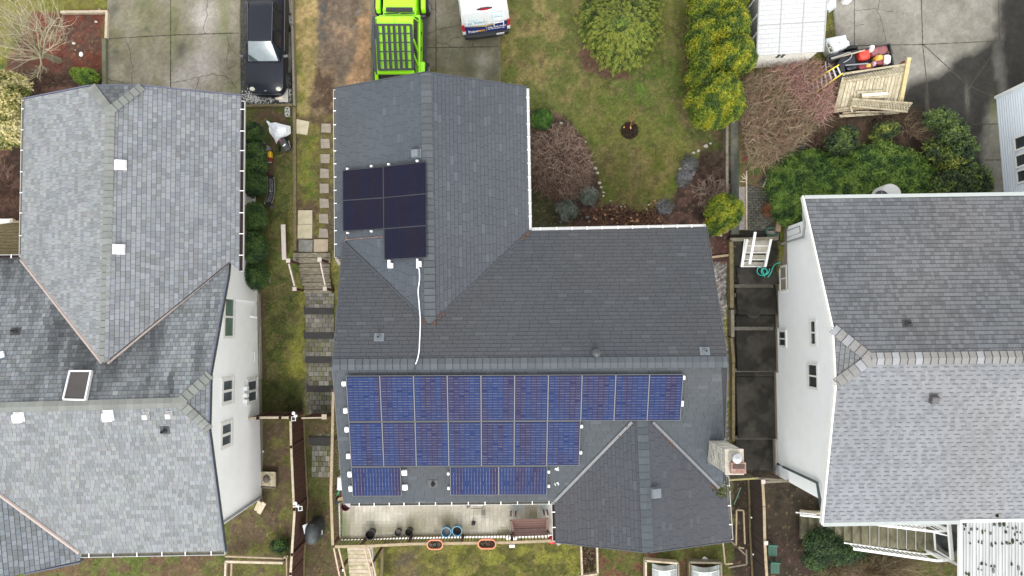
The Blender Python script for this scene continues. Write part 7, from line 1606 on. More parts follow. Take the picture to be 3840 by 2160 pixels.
for s in (-1, 1):
    sidewin(s, yw1-.22, yw1+.42); sidewin(s, yw1+.5, yw1+1.15); sidewin(s, yw1+1.25, yr2-.35)
    wheel(t, (XC+s*.70, yb0+.62, .29), .29, .18, out=s, rim=M('rim_dark', (.06, .06, .065), .4, .2, 5)); wheel(t, (XC+s*.70, yb0+3.0, .29), .29, .18, out=s, rim=M('rim_alloy', (.4, .4, .42), .35, .1, 5, metal=.5))
    b = B(); b.box((XC+s*.84, yw0+.22, .90), (.17, .09, .10), .2*s); b.build('mirror', M('mirror_grey', (.12, .12, .13), .3, .1, 5), t, bevel=.02)
    b = B(); p = Vector((XC+s*.50, yb0+.17, .635)); b.lathe(p, [(.001, -.02), (.11, 0), (.095, .04), (.05, .065), (.001, .075)], 16, 1.0, .8); b.build('headlight', M('headlamp', (.52, .52, .45), .15, .25, 6, spec=.7), t, smooth=True)
b = B(); b.beam((XC-.55, yb0+.02, .50), (XC+.55, yb0+.02, .50), .06, .05); b.build('bumper', M('bumper_trim', (.05, .052, .06), .4, .2, 5), t)
b = B(); b.beam((XC-.3, yb0+.085, .585), (XC+.3, yb0+.085, .585), .03, .04); b.build('grille', BKM, t); b = B(); b.lathe((XC, yb0+.11, .63), [(.03, 0), (.03, .012), (.001, .015)], 10, 1.3, .7); b.build('badge', RIM, t)
b = B(); b.beam((XC+.765, yw1-.2, .86), (XC+.745, yr2, .86), .012, .03); b.beam((XC+.45, yw0+.5, 1.365), (XC+.465, yr2-.4, 1.375), .012, .012); b.beam((XC-.45, yw0+.5, 1.365), (XC-.465, yr2-.4, 1.375), .012, .012); b.build('trim_strip', M('mirror_grey'), t)
# ---- things around the black car
b = B(); rnd = random.Random(9)
for k in range(420):
    x, y = rnd.gauss(955, 42), rnd.gauss(365, 16)
    if not (905 < x < 1095 and 300 < y < 392): continue
    b.col = jit((.62, .62, .60), .25); b.box(G(x, y, rnd.uniform(.01, .035)), (rnd.uniform(.025, .07), rnd.uniform(.015, .03), .01), rnd.uniform(0, 3), rnd.uniform(-.3, .3))
for k in range(60): b.col = jit((.6, .6, .58), .2); b.box(G(rnd.uniform(1070, 1092), rnd.uniform(300, 392), .02), (.03, .03, .01), rnd.uniform(0, 3))
b.build('broken_chips', VM('chips_mix', .8, .1, 9, 0), None, 'scattered white broken chips on the black gravel under the car nose', 'debris', kind='stuff')
for i, (x0, x1, y0, y1) in enumerate(((1058, 1089, 121, 170), (1057, 1090, 171, 224), (1058, 1090, 226, 272))):
    solo(lambda b: px_prism(b, [(x0, y1), (x1, y1), (x1, y0), (x0, y0)], .04, .05), 'paving_slab', SLG if i == 2 else M('slab_pale', (.30, .29, .25), .9, .2, 7, .3), ['topmost grey slab beside the black car', 'middle grey slab beside the wing mirror of the black car', 'mossy lowest slab beside the front wheel of the black car'][i], 'paving slab')
solo(lambda b: px_prism(b, [(1046, 382), (1080, 382), (1081, 303), (1047, 303)], .12, .03), 'plank_board', M('board_grey', (.50, .48, .44), .8, .12, 9, .3, stretch=(6, 1, 1)), 'pale grooved board beside the front corner of the black car', 'board')
b = B(); rnd = random.Random(4)
g = G(1046, 360, .15); b.lathe(g, [(.001, .06), (.09, .05), (.17, .02), (.19, -.08), (.15, -.12)], 11, 1.0, .85); b.box(g+Vector((.06, .28, .0)), (.2, .12, .06), .3); b.build('rag_bundle', M('rag_cream', (.66, .56, .47), .85, .2, 8, .9, bscale=9), None, 'cream coloured crumpled bag lying on the grooved board', 'bag', smooth=True)
t = thing('breeze_block', G(1078, 420), 'grey patterned concrete block standing in the side lawn below the parking strip', 'block')
b = B(); 
for a, c in (((1071, 404), (1086, 403)), ((1086, 403), (1086, 436)), ((1086, 436), (1071, 437)), ((1071, 437), (1071, 404)), ((1071, 404), (1079, 420)), ((1079, 420), (1086, 403)), ((1071, 437), (1079, 420)), ((1079, 420), (1086, 436))): b.beam(G(*a, .1), G(*c, .1), .03, .1)
b.build('block', M('breeze', (.42, .42, .38), .9, .15, 9, .3), t)
# white tarp over a machine
b = B(); rnd = random.Random(21); ol = [(998, 455), (1003, 452), (1016, 461), (1035, 459), (1055, 465), (1089, 473), (1091, 500), (1080, 508), (1062, 517), (1042, 528), (1036, 540), (1028, 520), (1012, 500), (1008, 484), (1009, 473)]
cn = G(1048, 490, .75); ring0 = [G(x, y, .15+rnd.uniform(0, .25)) for x, y in ol]; ring1 = [G(x, y, .5).lerp(cn, .42)+Vector((0, 0, rnd.uniform(-.08, .1))) for x, y in ol]; ring2 = [p.lerp(cn, .7)+Vector((0, 0, rnd.uniform(-.02, .12))) for p in ring1]
b.loft([ring0, ring1, ring2], cap=True); o_ = b.build('white_tarp', M('tarp_white', (.74, .77, .82), .6, .05, 4, .4, bscale=3), None, 'crumpled white tarp thrown over a machine on the side lawn', 'tarp', smooth=True)
t = thing('mower', G(1066, 545), 'dark grey machine with a black top half covered by the white tarp', 'machine')
b = B(); k_ = [(1042, 527), (1064, 516), (1088, 556), (1068, 568)]; b.prism([G(x, y, .5) for x, y in k_[::-1]], .28); b.build('lid', M('machine_grey', (.045, .047, .052), .5, .15, 5), t, bevel=.03)
b = B(); b.poly([G(x, y, .507) for x, y in ((1059, 550), (1066, 540), (1071, 539), (1070, 545))]); b.build('sticker', WPL, t); b = B(); b.box(G(1052, 528, .505), (.08, .04, .006), -.5); b.build('red_label', M('red_plastic'), t)
for x, y in ((1046, 560), (1090, 545), (1075, 512)): b = B(); p = G(x, y, .15); b.tube([p-Vector((.03, 0, 0)), p+Vector((.03, 0, 0))], .1, 14); b.build('wheel', BLK, t)
b = B(); b.tube([G(1082, 528, .45), G(1089, 552, .45)], .015, 6); b.build('handle', RIM, t)
t = thing('engine_part', G(1006, 590), 'yellow and red engine part with grey ducts lying at the shrub row', 'machine part')
b = B(); b.prism([G(1002, 591, .3), G(1016, 588, .3), G(1016, 566, .3), G(1003, 568, .3)], .25); b.build('yellow_housing', M('yellow_plastic', (.72, .42, .02), .4, .1, 5), t, bevel=.03)
b = B(); b.prism([G(998, 605, .22), G(1019, 604, .22), G(1017, 588, .22), G(999, 590, .22)], .2); b.prism([G(999, 585, .2), G(1003, 585, .2), G(1003, 568, .2), G(998, 568, .2)], .2); b.build('red_housing', M('red_machine', (.22, .02, .02), .4, .2, 5), t, bevel=.02)
b = B(); b.prism([G(997, 566, .25), G(1014, 562, .25), G(1010, 548, .25), G(998, 545, .25)], .2); b.lathe(G(992, 536, .1), [(.05, 0), (.05, .12), (.02, .14)], 12); b.build('grey_duct', M('duct_grey', (.2, .21, .22), .5, .2, 6), t, bevel=.02)
b = B(); b.beam(G(1004, 609, .15), G(1018, 609, .15), .02, .05); b.build('chrome_bar', WPL, t)
solo(lambda b: px_prism(b, [(1007, 659), (1022, 659), (1022, 616), (1008, 616)], .06, .05), 'brick_edging', M('brick_brown', (.09, .05, .035), .9, .35, 9, .4), 'short brown brick edging between the engine part and the car grille', 'edging')
t = thing('car_grille', G(1013, 718), 'loose chrome and black car grille standing against the shrub row', 'car grille')
arc = lambda x, b0: smoothp([G(x+1, 661+b0, .35), G(x+4, 690, .35), G(x+3, 720, .35), G(x-2, 745, .35), G(x-8, 766-b0, .35)], 4)
for x, m in ((1000, RIM), (1026, RIM)): b = B(); b.tube(arc(x, 0 if x < 1010 else 4), .016, 6); b.build('chrome_edge', M('chrome', (.55, .56, .58), .2, .05, 5, metal=.8), t)
for x in (1008, 1013, 1018): b = B(); b.tube(arc(x, 10), .018, 6); b.build('chrome_slat', M('chrome'), t)
b = B(); A_, C_ = arc(1001, 0), arc(1025, 2); b.loft([[Vector(p)-Vector((0, 0, .05)) for p in A_], [Vector(p)-Vector((0, 0, .05)) for p in C_]], close=False, cap=False); b.build('grille_back', BKM, t)
b = B(); b.lathe(G(1013, 716, .36), [(.05, 0), (.05, .02), (.001, .03)], 12, 1, .7); b.build('badge', M('chrome'), t); b = B(); b.beam(G(1013, 770, .3), G(1022, 779, .2), .14, .1); b.build('lower_bracket', BKM, t)
# ---- small stones and litter top left
for x, y, s, c_, lab in ((361, 82, .055, (.55, .5, .42), 'flat pale stone in the upper part of the red bark bed'), (277, 163, .06, (.6, .56, .5), 'pale stone in the middle of the red bark bed'), (283, 188, .035, (.35, .32, .28), 'small brown stone under the pale one in the bark bed'), (373, 36, .04, (.5, .45, .4), 'stone on the timber at the corner of the bark bed')):
    solo(lambda b: b.lathe(G(x, y), [(.001, -.01), (s, .0), (s*.8, s*.6), (.001, s*.8)], 7, 1.2, .8), 'stone', M('stone_%d' % x, c_, .85, .15, 8, .3), lab, 'stone')
solo(lambda b: b.lathe(G(306, 205), [(.001, 0), (.07, .0), (.075, .05), (.04, .09), (.001, .1)], 12, 1, 1.3), 'white_cup', WPL, 'white and blue litter cup lying in the red bark bed', 'litter', smooth=True)
# stones round the lawn
rnd = random.Random(6); STN = M('border_stone', (.42, .39, .33), .9, .2, 7, .4)
for i, (x, y, s, lab) in enumerate(((2231, 632, .10, 'blocky pale stone highest on the left border of the lawn'), (2240, 648, .08, 'brown stone just below the blocky one'), (2247, 687, .09, 'round stone in the middle of the left lawn border'), (2254, 702, .07, 'small flat stone under the round one'), (2262, 722, .05, 'smallest stone low on the left lawn border'), (2262, 735, .06, 'square stone at the lower left of the lawn'), (2289, 754, .045, 'lone small stone at the lower left of the lawn'), (2329, 776, .05, 'white stone left of the dry flower heads'), (2432, 769, .06, 'pale stone at the foot of the lawn'), (2424, 785, .055, 'brown stone below the pale one at the foot of the lawn'), (2551, 634, .08, 'pale stone left of the silver heather'), (2564, 620, .09, 'flat pale stone above the silver heather'), (2600, 573, .07, 'pointed stone on the right curve of the border'), (2619, 565, .07, 'pale stone above the pointed one'), (2647, 548, .10, 'large upright pale stone at the top right of the border'), (2664, 538, .06, 'small grey stone beside the large upright one'), (2196, 532, .05, 'small white stone at the edge of the brown shrub'), (2105, 463, .09, 'long beige stone beside the round green shrub'), (2218, 612, .06, 'small stone at the top of the left border'), (2703, 883, .07, 'white stone below the round golden cedar'), (2202, 815, .08, 'blue-grey stone in the lower flower bed'), (2672, 643, .035, 'tiny pale stone in the brown shrub near the timber wall'))):
    b = B(); g = G(x, y); n_ = rnd.randint(5, 8); ph = rnd.uniform(0, 6)
    rr = [s*rnd.uniform(.7, 1.1) for _ in range(n_)]
    mk = lambda k, z: [g+Vector((rr[j]*k*math.cos(ph+j*6.283/n_), rr[j]*k*.8*math.sin(ph+j*6.283/n_), z)) for j in range(n_)]
    b.loft([mk(1, -.03), mk(1.03, s*.25), mk(.75, s*.6), mk(.2, s*.66)]); b.build('border_stone', STN if y != 815 else M('slate_blue', (.14, .17, .2), .8, .1, 6), None, lab, 'stone', 'stones along the lawn border')
# ---- right side clutter
t = thing('trailer', G(3225, 230), 'black open utility trailer full of bags and scrap beside the shed', 'trailer')
TB = M('trailer_black', (.03, .03, .032), .55, .25, 6); tc_ = [(3100, 216), (3332, 168), (3347, 255), (3108, 300)]
for a, c in zip(tc_, tc_[1:]+tc_[:1]): b = B(); b.beam(G(*a, .55), G(*c, .55), .05, .22); b.build('side_rail', TB, t, bevel=.005)
b = B(); b.prism([G(x, y, .32) for x, y in tc_[::-1]], .05); b.build('bed', M('trailer_floor', (.05, .045, .04), .9, .3, 8), t)
for x, y in ((3190, 185),): b = B(); p = G(x, y, .28); b.tube([p-Vector((.0, .06, 0)), p+Vector((0, .06, 0))], .26, 20); b.build('wheel', BLK, t)
def bag(x, y, rx, ry, h, mat, name, label, z=.35, cat='bag', sq=.6, rot=0, seed=0):
    g = G(x, y, z); s = (CAMH-z)/FPX; rnd = random.Random(seed+x); b = B(); N_ = 22
    def rg(k, zz): 
        out = []
        for i in range(N_):
            q = 2*math.pi*(i+.5)/N_; cx_, cy_ = math.copysign(abs(math.cos(q))**sq, math.cos(q))*rx*s*k, math.copysign(abs(math.sin(q))**sq, math.sin(q))*ry*s*k
            w_ = 1+rnd.uniform(-.06, .06); out.append(g+Vector(((cx_*math.cos(rot)-cy_*math.sin(rot))*w_, (cx_*math.sin(rot)+cy_*math.cos(rot))*w_, zz+rnd.uniform(-.01, .01))))
        return out
    b.loft([rg(.9, 0), rg(1, h*.4), rg(.93, h*.8), rg(.6, h), rg(.15, h*1.03)]); return b.build(name, mat, None, label, cat, smooth=True)
bag(3231, 213, 22, 20, .3, M('red_sack', (.75, .06, .04), .45, .15, 5, .6, bscale=5), 'red_bag', 'bright red glossy sack in the trailer', rot=.15)
bag(3286, 196, 34, 20, .28, M('maroon_sack', (.28, .10, .10), .55, .2, 5, .6, bscale=5), 'sack', 'long dusty maroon sack along the back of the trailer', rot=.25)
bag(3253, 193, 8, 12, .42, WPL, 'white_bag', 'small white wrapper tucked behind the red sack'); bag(3312, 231, 16, 18, .33, M('crumple_white', (.72, .68, .68), .7, .1, 6, .8, bscale=6), 'white_bag', 'crumpled white bag at the right end of the trailer')
bag(3287, 232, 20, 20, .3, M('maroon_dark', (.22, .03, .04), .55, .2, 5), 'sack', 'dark red sack behind the yellow labelled one'); bag(3281, 228, 14, 11, .4, M('mustard', (.60, .42, .08), .5, .25, 9), 'yellow_box', 'mustard yellow pack on top of the dark red sacks', cat='box', rot=.2)
bag(3235, 258, 28, 14, .3, M('maroon_dark'), 'sack', 'dark red sack nearest the fence panel'); bag(3241, 257, 11, 8, .36, M('mustard'), 'yellow_box', 'smaller mustard pack nearest the fence panel', cat='box', rot=.1); bag(3266, 247, 8, 9, .3, M('lilac_plastic', (.55, .42, .48), .5, .1, 5), 'white_bag', 'small lilac bag between the two dark red sacks')
bag(3330, 202, 12, 14, .22, M('dry_roots', (.16, .12, .09), .95, .5, 14, 1), 'root_ball', 'pile of dry roots in the corner of the trailer', cat='roots', sq=1)
bag(3328, 224, 14, 18, .2, M('dry_roots'), 'root_ball', 'lower clump of dry roots at the end of the trailer', cat='roots', sq=1)
t = thing('wheelbarrow', G(3170, 235, .4), 'black plastic barrow with chrome tube handles upside down in the trailer', 'wheelbarrow')
b = B(); b.prism([G(3130, 258, .62), G(3210, 240, .62), G(3203, 208, .62), G(3150, 215, .62)], .2); b.build('tray', M('barrow_black', (.015, .018, .025), .35, .2, 5), t, bevel=.04)
b = B(); b.tube([G(x, y, .75) for x, y in smoothp([(3163, 235), (3185, 222), (3194, 208), (3190, 199), (3182, 199)])], .016, 8); b.tube([G(x, y, .72) for x, y in smoothp([(3115, 218), (3150, 208), (3182, 197)])], .016, 8); b.build('handle', M('chrome'), t, smooth=True)
bag(3190, 258, 26, 12, .2, M('barrow_black'), 'rubber_boot', 'black glossy boot shaped bag below the barrow tray', cat='bag', rot=.1)
for i, (a, c, m, lab) in enumerate((((3118, 222), (3243, 188), WD1, 'long pale stick lying across the trailer'), ((3110, 228), (3160, 214), BKM, 'black bar at the left end of the trailer'), ((3170, 245), (3256, 238), RIM, 'metal bar lying between the barrow and the dark red sacks'), ((3095, 232), (3098, 268), RIM, 'short upright metal hook on the left end of the trailer'), ((3105, 238), (3128, 258), WD4, 'grey slat at the left end of the trailer'), ((3108, 246), (3128, 266), WD4, 'second grey slat at the left end of the trailer'))):
    solo(lambda b: b.beam(G(*a, .68), G(*c, .72), .045, .03), 'scrap_bar', m, lab, 'bar')
solo(lambda b: b.prism([G(3153, 268, .8), G(3170, 268, .8), G(3164, 235, .8), G(3148, 240, .8)], .25), 'metal_sheet', BKM, 'dark rectangular panel standing behind the yellow ladder', 'panel')
for (y_, lab) in ((0, ''),):
    t = thing('concrete_block', G(3104, 192), 'hollow grey concrete block beside the white sheet at the shed corner', 'block'); b = B(); q4 = [(3089, 172), (3100, 168), (3118, 200), (3104, 206)]
    for a, c in zip(q4, q4[1:]+q4[:1]): b.beam(G(*a, .42), G(*c, .42), .035, .4)
    b.beam(G(3094, 189, .42), G(3110, 184, .42), .035, .4); b.build('block', M('breeze'), t)
b = B(); rnd = random.Random(14); ol = [(3098, 145), (3130, 138), (3171, 131), (3175, 150), (3184, 155), (3187, 176), (3160, 185), (3146, 190), (3143, 200), (3122, 203), (3108, 175), (3099, 160)]
cn = G(3140, 160, .6); ring0 = [G(x, y, .3+rnd.uniform(0, .2)) for x, y in ol]; ring1 = [G(x, y, .5).lerp(cn, .35)+Vector((0, 0, rnd.uniform(-.05, .09))) for x, y in ol]; ring2 = [p.lerp(cn, .7)+Vector((0, 0, rnd.uniform(-.05, .09))) for p in ring1]
b.loft([[p-Vector((0, 0, .25)) for p in ring0], ring0, ring1, ring2], cap=True); b.build('white_sheet', M('tarp_white'), None, 'white crumpled sheet over a block beside the right corner of the shed', 'tarp', smooth=True)
b = B(); ol = [(3092, -60), (3136, -60), (3136, 28), (3108, 49), (3096, 40), (3094, 10)]; cn = G(3115, -10, .9); ring0 = [G(x, y, .3) for x, y in ol]; ring1 = [G(x, y, .8).lerp(cn, .15) for x, y in ol]; b.loft([ring0, ring1, [p.lerp(cn, .7)+Vector((0, 0, .08)) for p in ring1]]); b.build('covered_item', M('tarp_grey', (.62, .64, .66), .6, .06, 4, .4, bscale=3), None, 'grey-white covered box beside the shed at the top edge', 'cover', smooth=True)
bag(3167, 0, 19, 22, .5, WPL, 'white_bin', 'small white rounded bin at the top edge right of the shed', z=0, cat='bin', sq=.8)
# yellow ladder
t = thing('stepladder', G(3120, 270), 'yellow ladder with aluminium rungs leaning into the reddish shrub', 'ladder'); YL = M('ladder_yellow', (.80, .62, .02), .45, .06, 4)
for a, c in (((3147, 243), (3045, 305)), ((3162, 274), (3050, 352))): b = B(); b.beam(G(*a, 1.0), G(*c, .35), .035, .1); b.build('side_rail', YL, t)
for k in range(7): f = .08+k*.15; b = B(); pa = G(3147, 243, 1.0).lerp(G(3045, 305, .35), f); pc = G(3162, 274, 1.0).lerp(G(3050, 352, .35), f); b.beam(pa, pc, .06, .025); b.build('rung', M('aluminium', (.55, .56, .60), .35, .08, 5, metal=.4), t)
# fence panel with lattice, leaning post, lumber stack
PANW = M('fence_cedar', (.52, .44, .28), .8, .3, 5, .3, rgb2=(.72, .65, .48), stretch=(6, 1, 1))
t = thing('wooden_fence_section', G(3230, 350), 'new wooden fence panel with a lattice top lying tilted on the trailer end', 'fence panel')
c4 = [G(3163, 278, .62), G(3400, 242, .62), G(3362, 405, .25), G(3128, 423, .25)]
W4 = lambda a, d, h=0: c4[0]*(1-a)*(1-d)+c4[1]*a*(1-d)+c4[2]*a*d+c4[3]*(1-a)*d+Vector((0, 0, h))
for a0, d0, a1, d1 in ((0, 0, 1, 0), (1, 0, 1, 1), (1, .97, 0, .97), (0, 1, 0, 0), (0, .2, 1, .2)): b = B(); b.beam(W4(a0, d0, .02), W4(a1, d1, .02), .075, .05); b.build('frame_rail', WD3, t)
for k in range(17):
    a = .02+k*.96/17; hh = random.uniform(-.012, .012); b = B(); b.hexa([W4(a+.003, .98, hh-.02), W4(a+.96/17-.004, .98, hh-.02), W4(a+.96/17-.004, .2, hh-.02), W4(a+.003, .2, hh-.02)], [W4(a+.003, .98, hh), W4(a+.96/17-.004, .98, hh), W4(a+.96/17-.004, .2, hh), W4(a+.003, .2, hh)]); b.build('board', PANW if k % 3 else WD3, t)
def lattice(W_, a0, a1, d0, d1, n_, parent, mat, h=.01, asp=3.2):
    b = B(); dd = d1-d0; w_ = (a1-a0)/n_
    for k in range(-4, n_+1):
        for s in (1, -1):
            aa, ab = a0+k*w_, a0+(k+asp)*w_
            if s < 0: aa, ab = ab, aa
            fa, fb = d0, d1; A_, B_ = aa, ab
            lo, hi = 0, 1
            for e, lim in ((A_, None),): pass
            # clip to [a0, a1]
            t0, t1 = 0.0, 1.0; dxx = B_-A_
            if dxx > 0: t0 = max(t0, (a0-A_)/dxx); t1 = min(t1, (a1-A_)/dxx)
            else: t0 = max(t0, (a1-A_)/dxx); t1 = min(t1, (a0-A_)/dxx)
            if t1-t0 < .05: continue
            b.beam(W_(A_+dxx*t0, fa+dd*t0, h+.008*s), W_(A_+dxx*t1, fa+dd*t1, h+.008*s), .032, .008)
    return b.build('lattice', mat, parent)
lattice(W4, .02, .98, .02, .18, 22, t, WD3, asp=2.4)
solo(lambda b: b.beam(G(3408, 216, .75), G(3375, 392, .3), .15, .12), 'fence_post', M('post_yellow', (.58, .47, .24), .8, .2, 6, .2), 'thick yellowish post lying along the right side of the fence panel', 'post', bevel=.01)
t = thing('lattice_strip', G(3300, 395), 'narrow lattice strip lying across the lower end of the fence panel', 'lattice')
l4 = [G(3195, 372, .55), G(3420, 388, .55), G(3400, 420, .5), G(3188, 398, .5)]; WL4 = lambda a, d, h=0: l4[0]*(1-a)*(1-d)+l4[1]*a*(1-d)+l4[2]*a*d+l4[3]*(1-a)*d+Vector((0, 0, h))
lattice(WL4, 0, 1, 0, 1, 22, t, WD3, asp=2.2)
for d_ in (0, 1): b = B(); b.beam(WL4(0, d_, .02), WL4(1, d_, .02), .06, .04); b.build('frame_rail', WD3, t)
for i, (a, c, w__, z, m, lab) in enumerate((((3212, 347), (3318, 343), .10, .5, WD3, 'topmost short board of the lumber heap on the panel'), ((3232, 357), (3330, 351), .11, .56, M('board_white', (.66, .60, .50), .8, .12, 6), 'whitest board of the lumber heap on the panel'), ((3232, 366), (3333, 362), .09, .52, WD3, 'board just below the whitest one in the lumber heap'), ((3190, 408), (3340, 404), .07, .4, WD6, 'brownish board under the lattice strip'), ((3136, 412), (3200, 402), .08, .36, WD3, 'short board at the lower left corner of the fence panel'), ((3148, 436), (3370, 422), .10, .3, WD3, 'long board lying below the fence panel'), ((3188, 398), (3195, 420), .06, .5, WD1, 'short upright block at the left end of the lattice strip'), ((3208, 420), (3405, 420), .04, .42, WD1, 'thin white edged strip under the lattice'), ((3160, 425), (3260, 416), .06, .33, WD6, 'dark brown offcut at the bottom of the lumber heap'))):
    solo(lambda b: b.beam(G(*a, z), G(*c, z), w__, .05), 'lumber', m, lab, 'board', 'boards of the lumber heap', bevel=.004)
solo(lambda b: b.prism([G(3372, 240, .3), G(3420, 232, .3), G(3412, 224, .3), G(3385, 228, .3)], .05), 'rusty_plate', M('rust', (.14, .05, .03), .9, .3, 7), 'rusty brown plate sticking out behind the yellowish post', 'plate')
# ---- white side steps with railing, right house
t = thing('side_steps', G(2840, 950), 'white framed concrete side steps with a handrail beside the right house', 'steps')
TR = M('tread_stained', (.42, .38, .30), .85, .25, 5, .2, rgb2=(.55, .52, .46)); q4 = [(2801, 896), (2890, 896), (2868, 1000), (2780, 1000)]
for k in range(4):
    f0, f1 = k/4, (k+1)/4; zz_ = hgt(G(2840, 896+104*f1).y)+.10; L_ = lambda a, f: (q4[0][0]*(1-a)*(1-f)+q4[1][0]*a*(1-f)+q4[2][0]*a*f+q4[3][0]*(1-a)*f, 896+104*f); z = zz_
    b = B(); b.prism([P(*L_(0, f1), z), P(*L_(1, f1), z), P(*L_(1, f0), z), P(*L_(0, f0), z)], .05); b.build('tread', TR, t); b = B(); b.beam(P(*L_(0, f1), z+.0), P(*L_(1, f1), z+.0), .03, .04); b.build('nosing', WHT, t)
for a, w__ in ((0, .10), (1, .09)): b = B(); b.beam(P(*L_(a, 0), .20), P(*L_(a, 1), -.12), w__, .12); b.build('stringer', WHT, t)
b = B(); b.beam(P(2832, 870, 1.0), P(2811, 990, .55), .09, .05); b.build('handrail', WHT, t)
for a, c in (((2826, 896, .85), (2803, 905, .1)), ((2808, 980, .5), (2784, 988, -.4))): b = B(); b.beam(P(*a), P(*c), .04, .04); b.build('rail_bracket', WHT, t)
b = B(); b.beam(P(2792, 896, .25), P(2779, 1000, -.05), .03, .05); b.build('side_rail', WHT, t)
# hoses
TEAL = M('hose_teal', (.03, .42, .34), .4, .08, 4); b = B()
pts = [(2926, 985, .5), (2908, 990, .2), (2898, 1003, .02), (2892, 1020, .02), (2880, 1038, .02), (2868, 1040, .02), (2862, 1022, .02), (2855, 1004, .02), (2842, 1006, .02), (2840, 1022, .02), (2852, 1032, .02), (2868, 1032, .02), (2882, 1022, .02), (2886, 1008, .02)]
b.tube([G(x, y, z+.28) for x, y, z in smoothp(pts, 5)], .02, 6)
for rr in (10, 12): b.tube([G(2866+rr*math.cos(q*.5), 1018+rr*math.sin(q*.5), .3+rr*.002) for q in range(14)], .016, 6)
b.build('garden_hose', TEAL, None, 'bright teal garden hose coiled below the white side steps', 'hose', smooth=True)
b = B(); rnd = random.Random(5)
for rr in (17, 20, 23): b.tube([G(2894+rr*math.cos(q*.45)+rnd.uniform(-1, 1), 868+rr*.75*math.sin(q*.45), .05+rr*.002) for q in range(15)], .014, 6)
b.build('garden_hose', M('hose_dark', (.06, .13, .09), .5, .15, 5), None, 'dark green hose coiled near the meter at the top corner of the right house', 'hose', smooth=True)
solo(lambda b: b.prism([G(2878, 898, .06), G(2920, 898, .06), G(2920, 866, .06), G(2878, 866, .06)], .08), 'hose_slab', SLG, 'pale slab under the dark green hose', 'slab')
solo(lambda b: b.beam(G(2915, 868, .15), G(2922, 820, .15), .18, .15), 'clay_edging', M('clay_tan', (.33, .24, .16), .9, .2, 6), 'tan block edging between the hose and the juniper', 'edging')
# manhole, dish
solo(lambda b: b.lathe(G(2826, 1165, .08), [(.001, .02), (.27, .02), (.3, .0)], 28), 'drain_cover', M('cover_dark', (.045, .042, .036), .8, .3, 9, .4), 'round dark drain cover on the side path', 'drain cover')
t = thing('satellite_dish', P(3305, 728, 2.6), 'white round tank lid poking out above the eave of the right house', 'tank')
b = B(); g = P(3305, 740, 1.2); b.lathe(g, [(.38, 0), (.38, .6), (.34, .68), (.001, .72)], 26); b.build('tank', M('tank_grey', (.55, .55, .54), .5, .08, 4), t, smooth=True)
b = B(); g = P(3305, 742, 1.94); b.lathe(g, [(.27, 0), (.27, .015), (.001, .02)], 22); b.build('opening', BKM, t)
for k in range(3): b = B(); q = k*1.05+.5; b.beam(g+Vector((.27*math.cos(q), .27*math.sin(q), .03)), g-Vector((.27*math.cos(q), .27*math.sin(q), -.03)), .012, .01); b.build('grid_bar', RIM, t)
# red rake and sticks near bed
solo(lambda b: [b.beam(G(2790, 600, .04), G(2802, 594, .04), .06, .03), b.beam(G(2785, 604, .05), G(2792, 600, .05), .02, .02)], 'garden_rake', M('rake_red', (.25, .02, .02), .6, .2, 5), 'small red and black garden tool in the bed left of the brick path', 'garden tool')
for k, (a, c) in enumerate((((2780, 660), (2800, 676)), ((2782, 672), (2803, 664)), ((2776, 680), (2800, 682)), ((2788, 652), (2797, 670)))): solo(lambda b: b.beam(G(*a, .04), G(*c, .05), .025, .02), 'cut_stick', M('stick_pale', (.55, .48, .38), .8, .1, 6), ['uppermost', 'crossing', 'lowest', 'upright'][k]+' pale cut stick of the small heap left of the brick path', 'stick')
# ---- rear right: staircase, landing, patio cover
t = thing('staircase', P(3330, 2010, -.5), 'mossy wooden staircase with white railings behind the right house', 'stairs')
TG = M('tread_mossy', (.13, .12, .06), .9, .4, 4, .3, rgb2=(.24, .225, .15), stretch=(2, 1, 1)); RD = M('riser_dark', (.03, .03, .02), .9, .3, 5)
for k in range(15):
    x0 = 3002+k*32+ (k*k)*.12; z = -1.35+.155*k; y0 = 1915; y1 = 2020+k*3.3
    b = B(); b.prism([P(x0, y1, z), P(x0+30, y1+3, z), P(x0+30, y0, z), P(x0, y0, z)], .04); b.build('tread', TG, t)
    b = B(); b.beam(P(x0-1, y1, z-.07), P(x0-1, y0, z-.07), .02, .12); b.build('riser', WHT if k > 7 else WD4, t)
b = B(); b.prism([P(3500, 2085, .85), P(3600, 2090, .85), P(3600, 1930, .85), P(3500, 1930, .85)], .06); b.build('landing', M('landing_grey', (.16, .16, .14), .8, .25, 5), t)
b = B(); b.beam(P(3000, 1915, -1.0), P(3085, 1926, -.6), .05, .2); b.build('stringer', WD1, t)
railing('white_railing', [(3200, 2058), (3515, 2103), (3556, 2100), (3600, 2122)], [.4, 1.75, 1.85, 1.85], .8, 'long white railing with slanting balusters on the outer side of the rear staircase', rail=WHT, bal=WHT, rw=.09, sp_=.14, br=.012, posts=[(3540, 2100, 1.85)])
railing('white_railing', [(3290, 1968), (3505, 1994), (3556, 1990)], [.7, 1.75, 1.85], .8, 'white railing between the rear staircase and the wall of the right house', rail=WHT, bal=WHT, rw=.08, sp_=.14, br=.012, posts=[(3560, 1990, 1.85)])
railing('white_railing', [(3000, 1932), (3080, 1940)], [-.5, -.2], .5, 'short white railing at the foot of the rear staircase', rail=WHT, bal=WHT, rw=.06)
solo(lambda b: (b.beam(P(3558, 1965, 2.3), P(3570, 2100, 2.3), .10, .1), b.beam(P(3500, 1996, 1.9), P(3560, 2010, 2.2), .04, .04), b.beam(P(3505, 2060, 1.2), P(3560, 2094, 1.9), .04, .04)), 'landing_beam', WHT, 'white beam crossing above the landing beside the patio cover', 'beam')
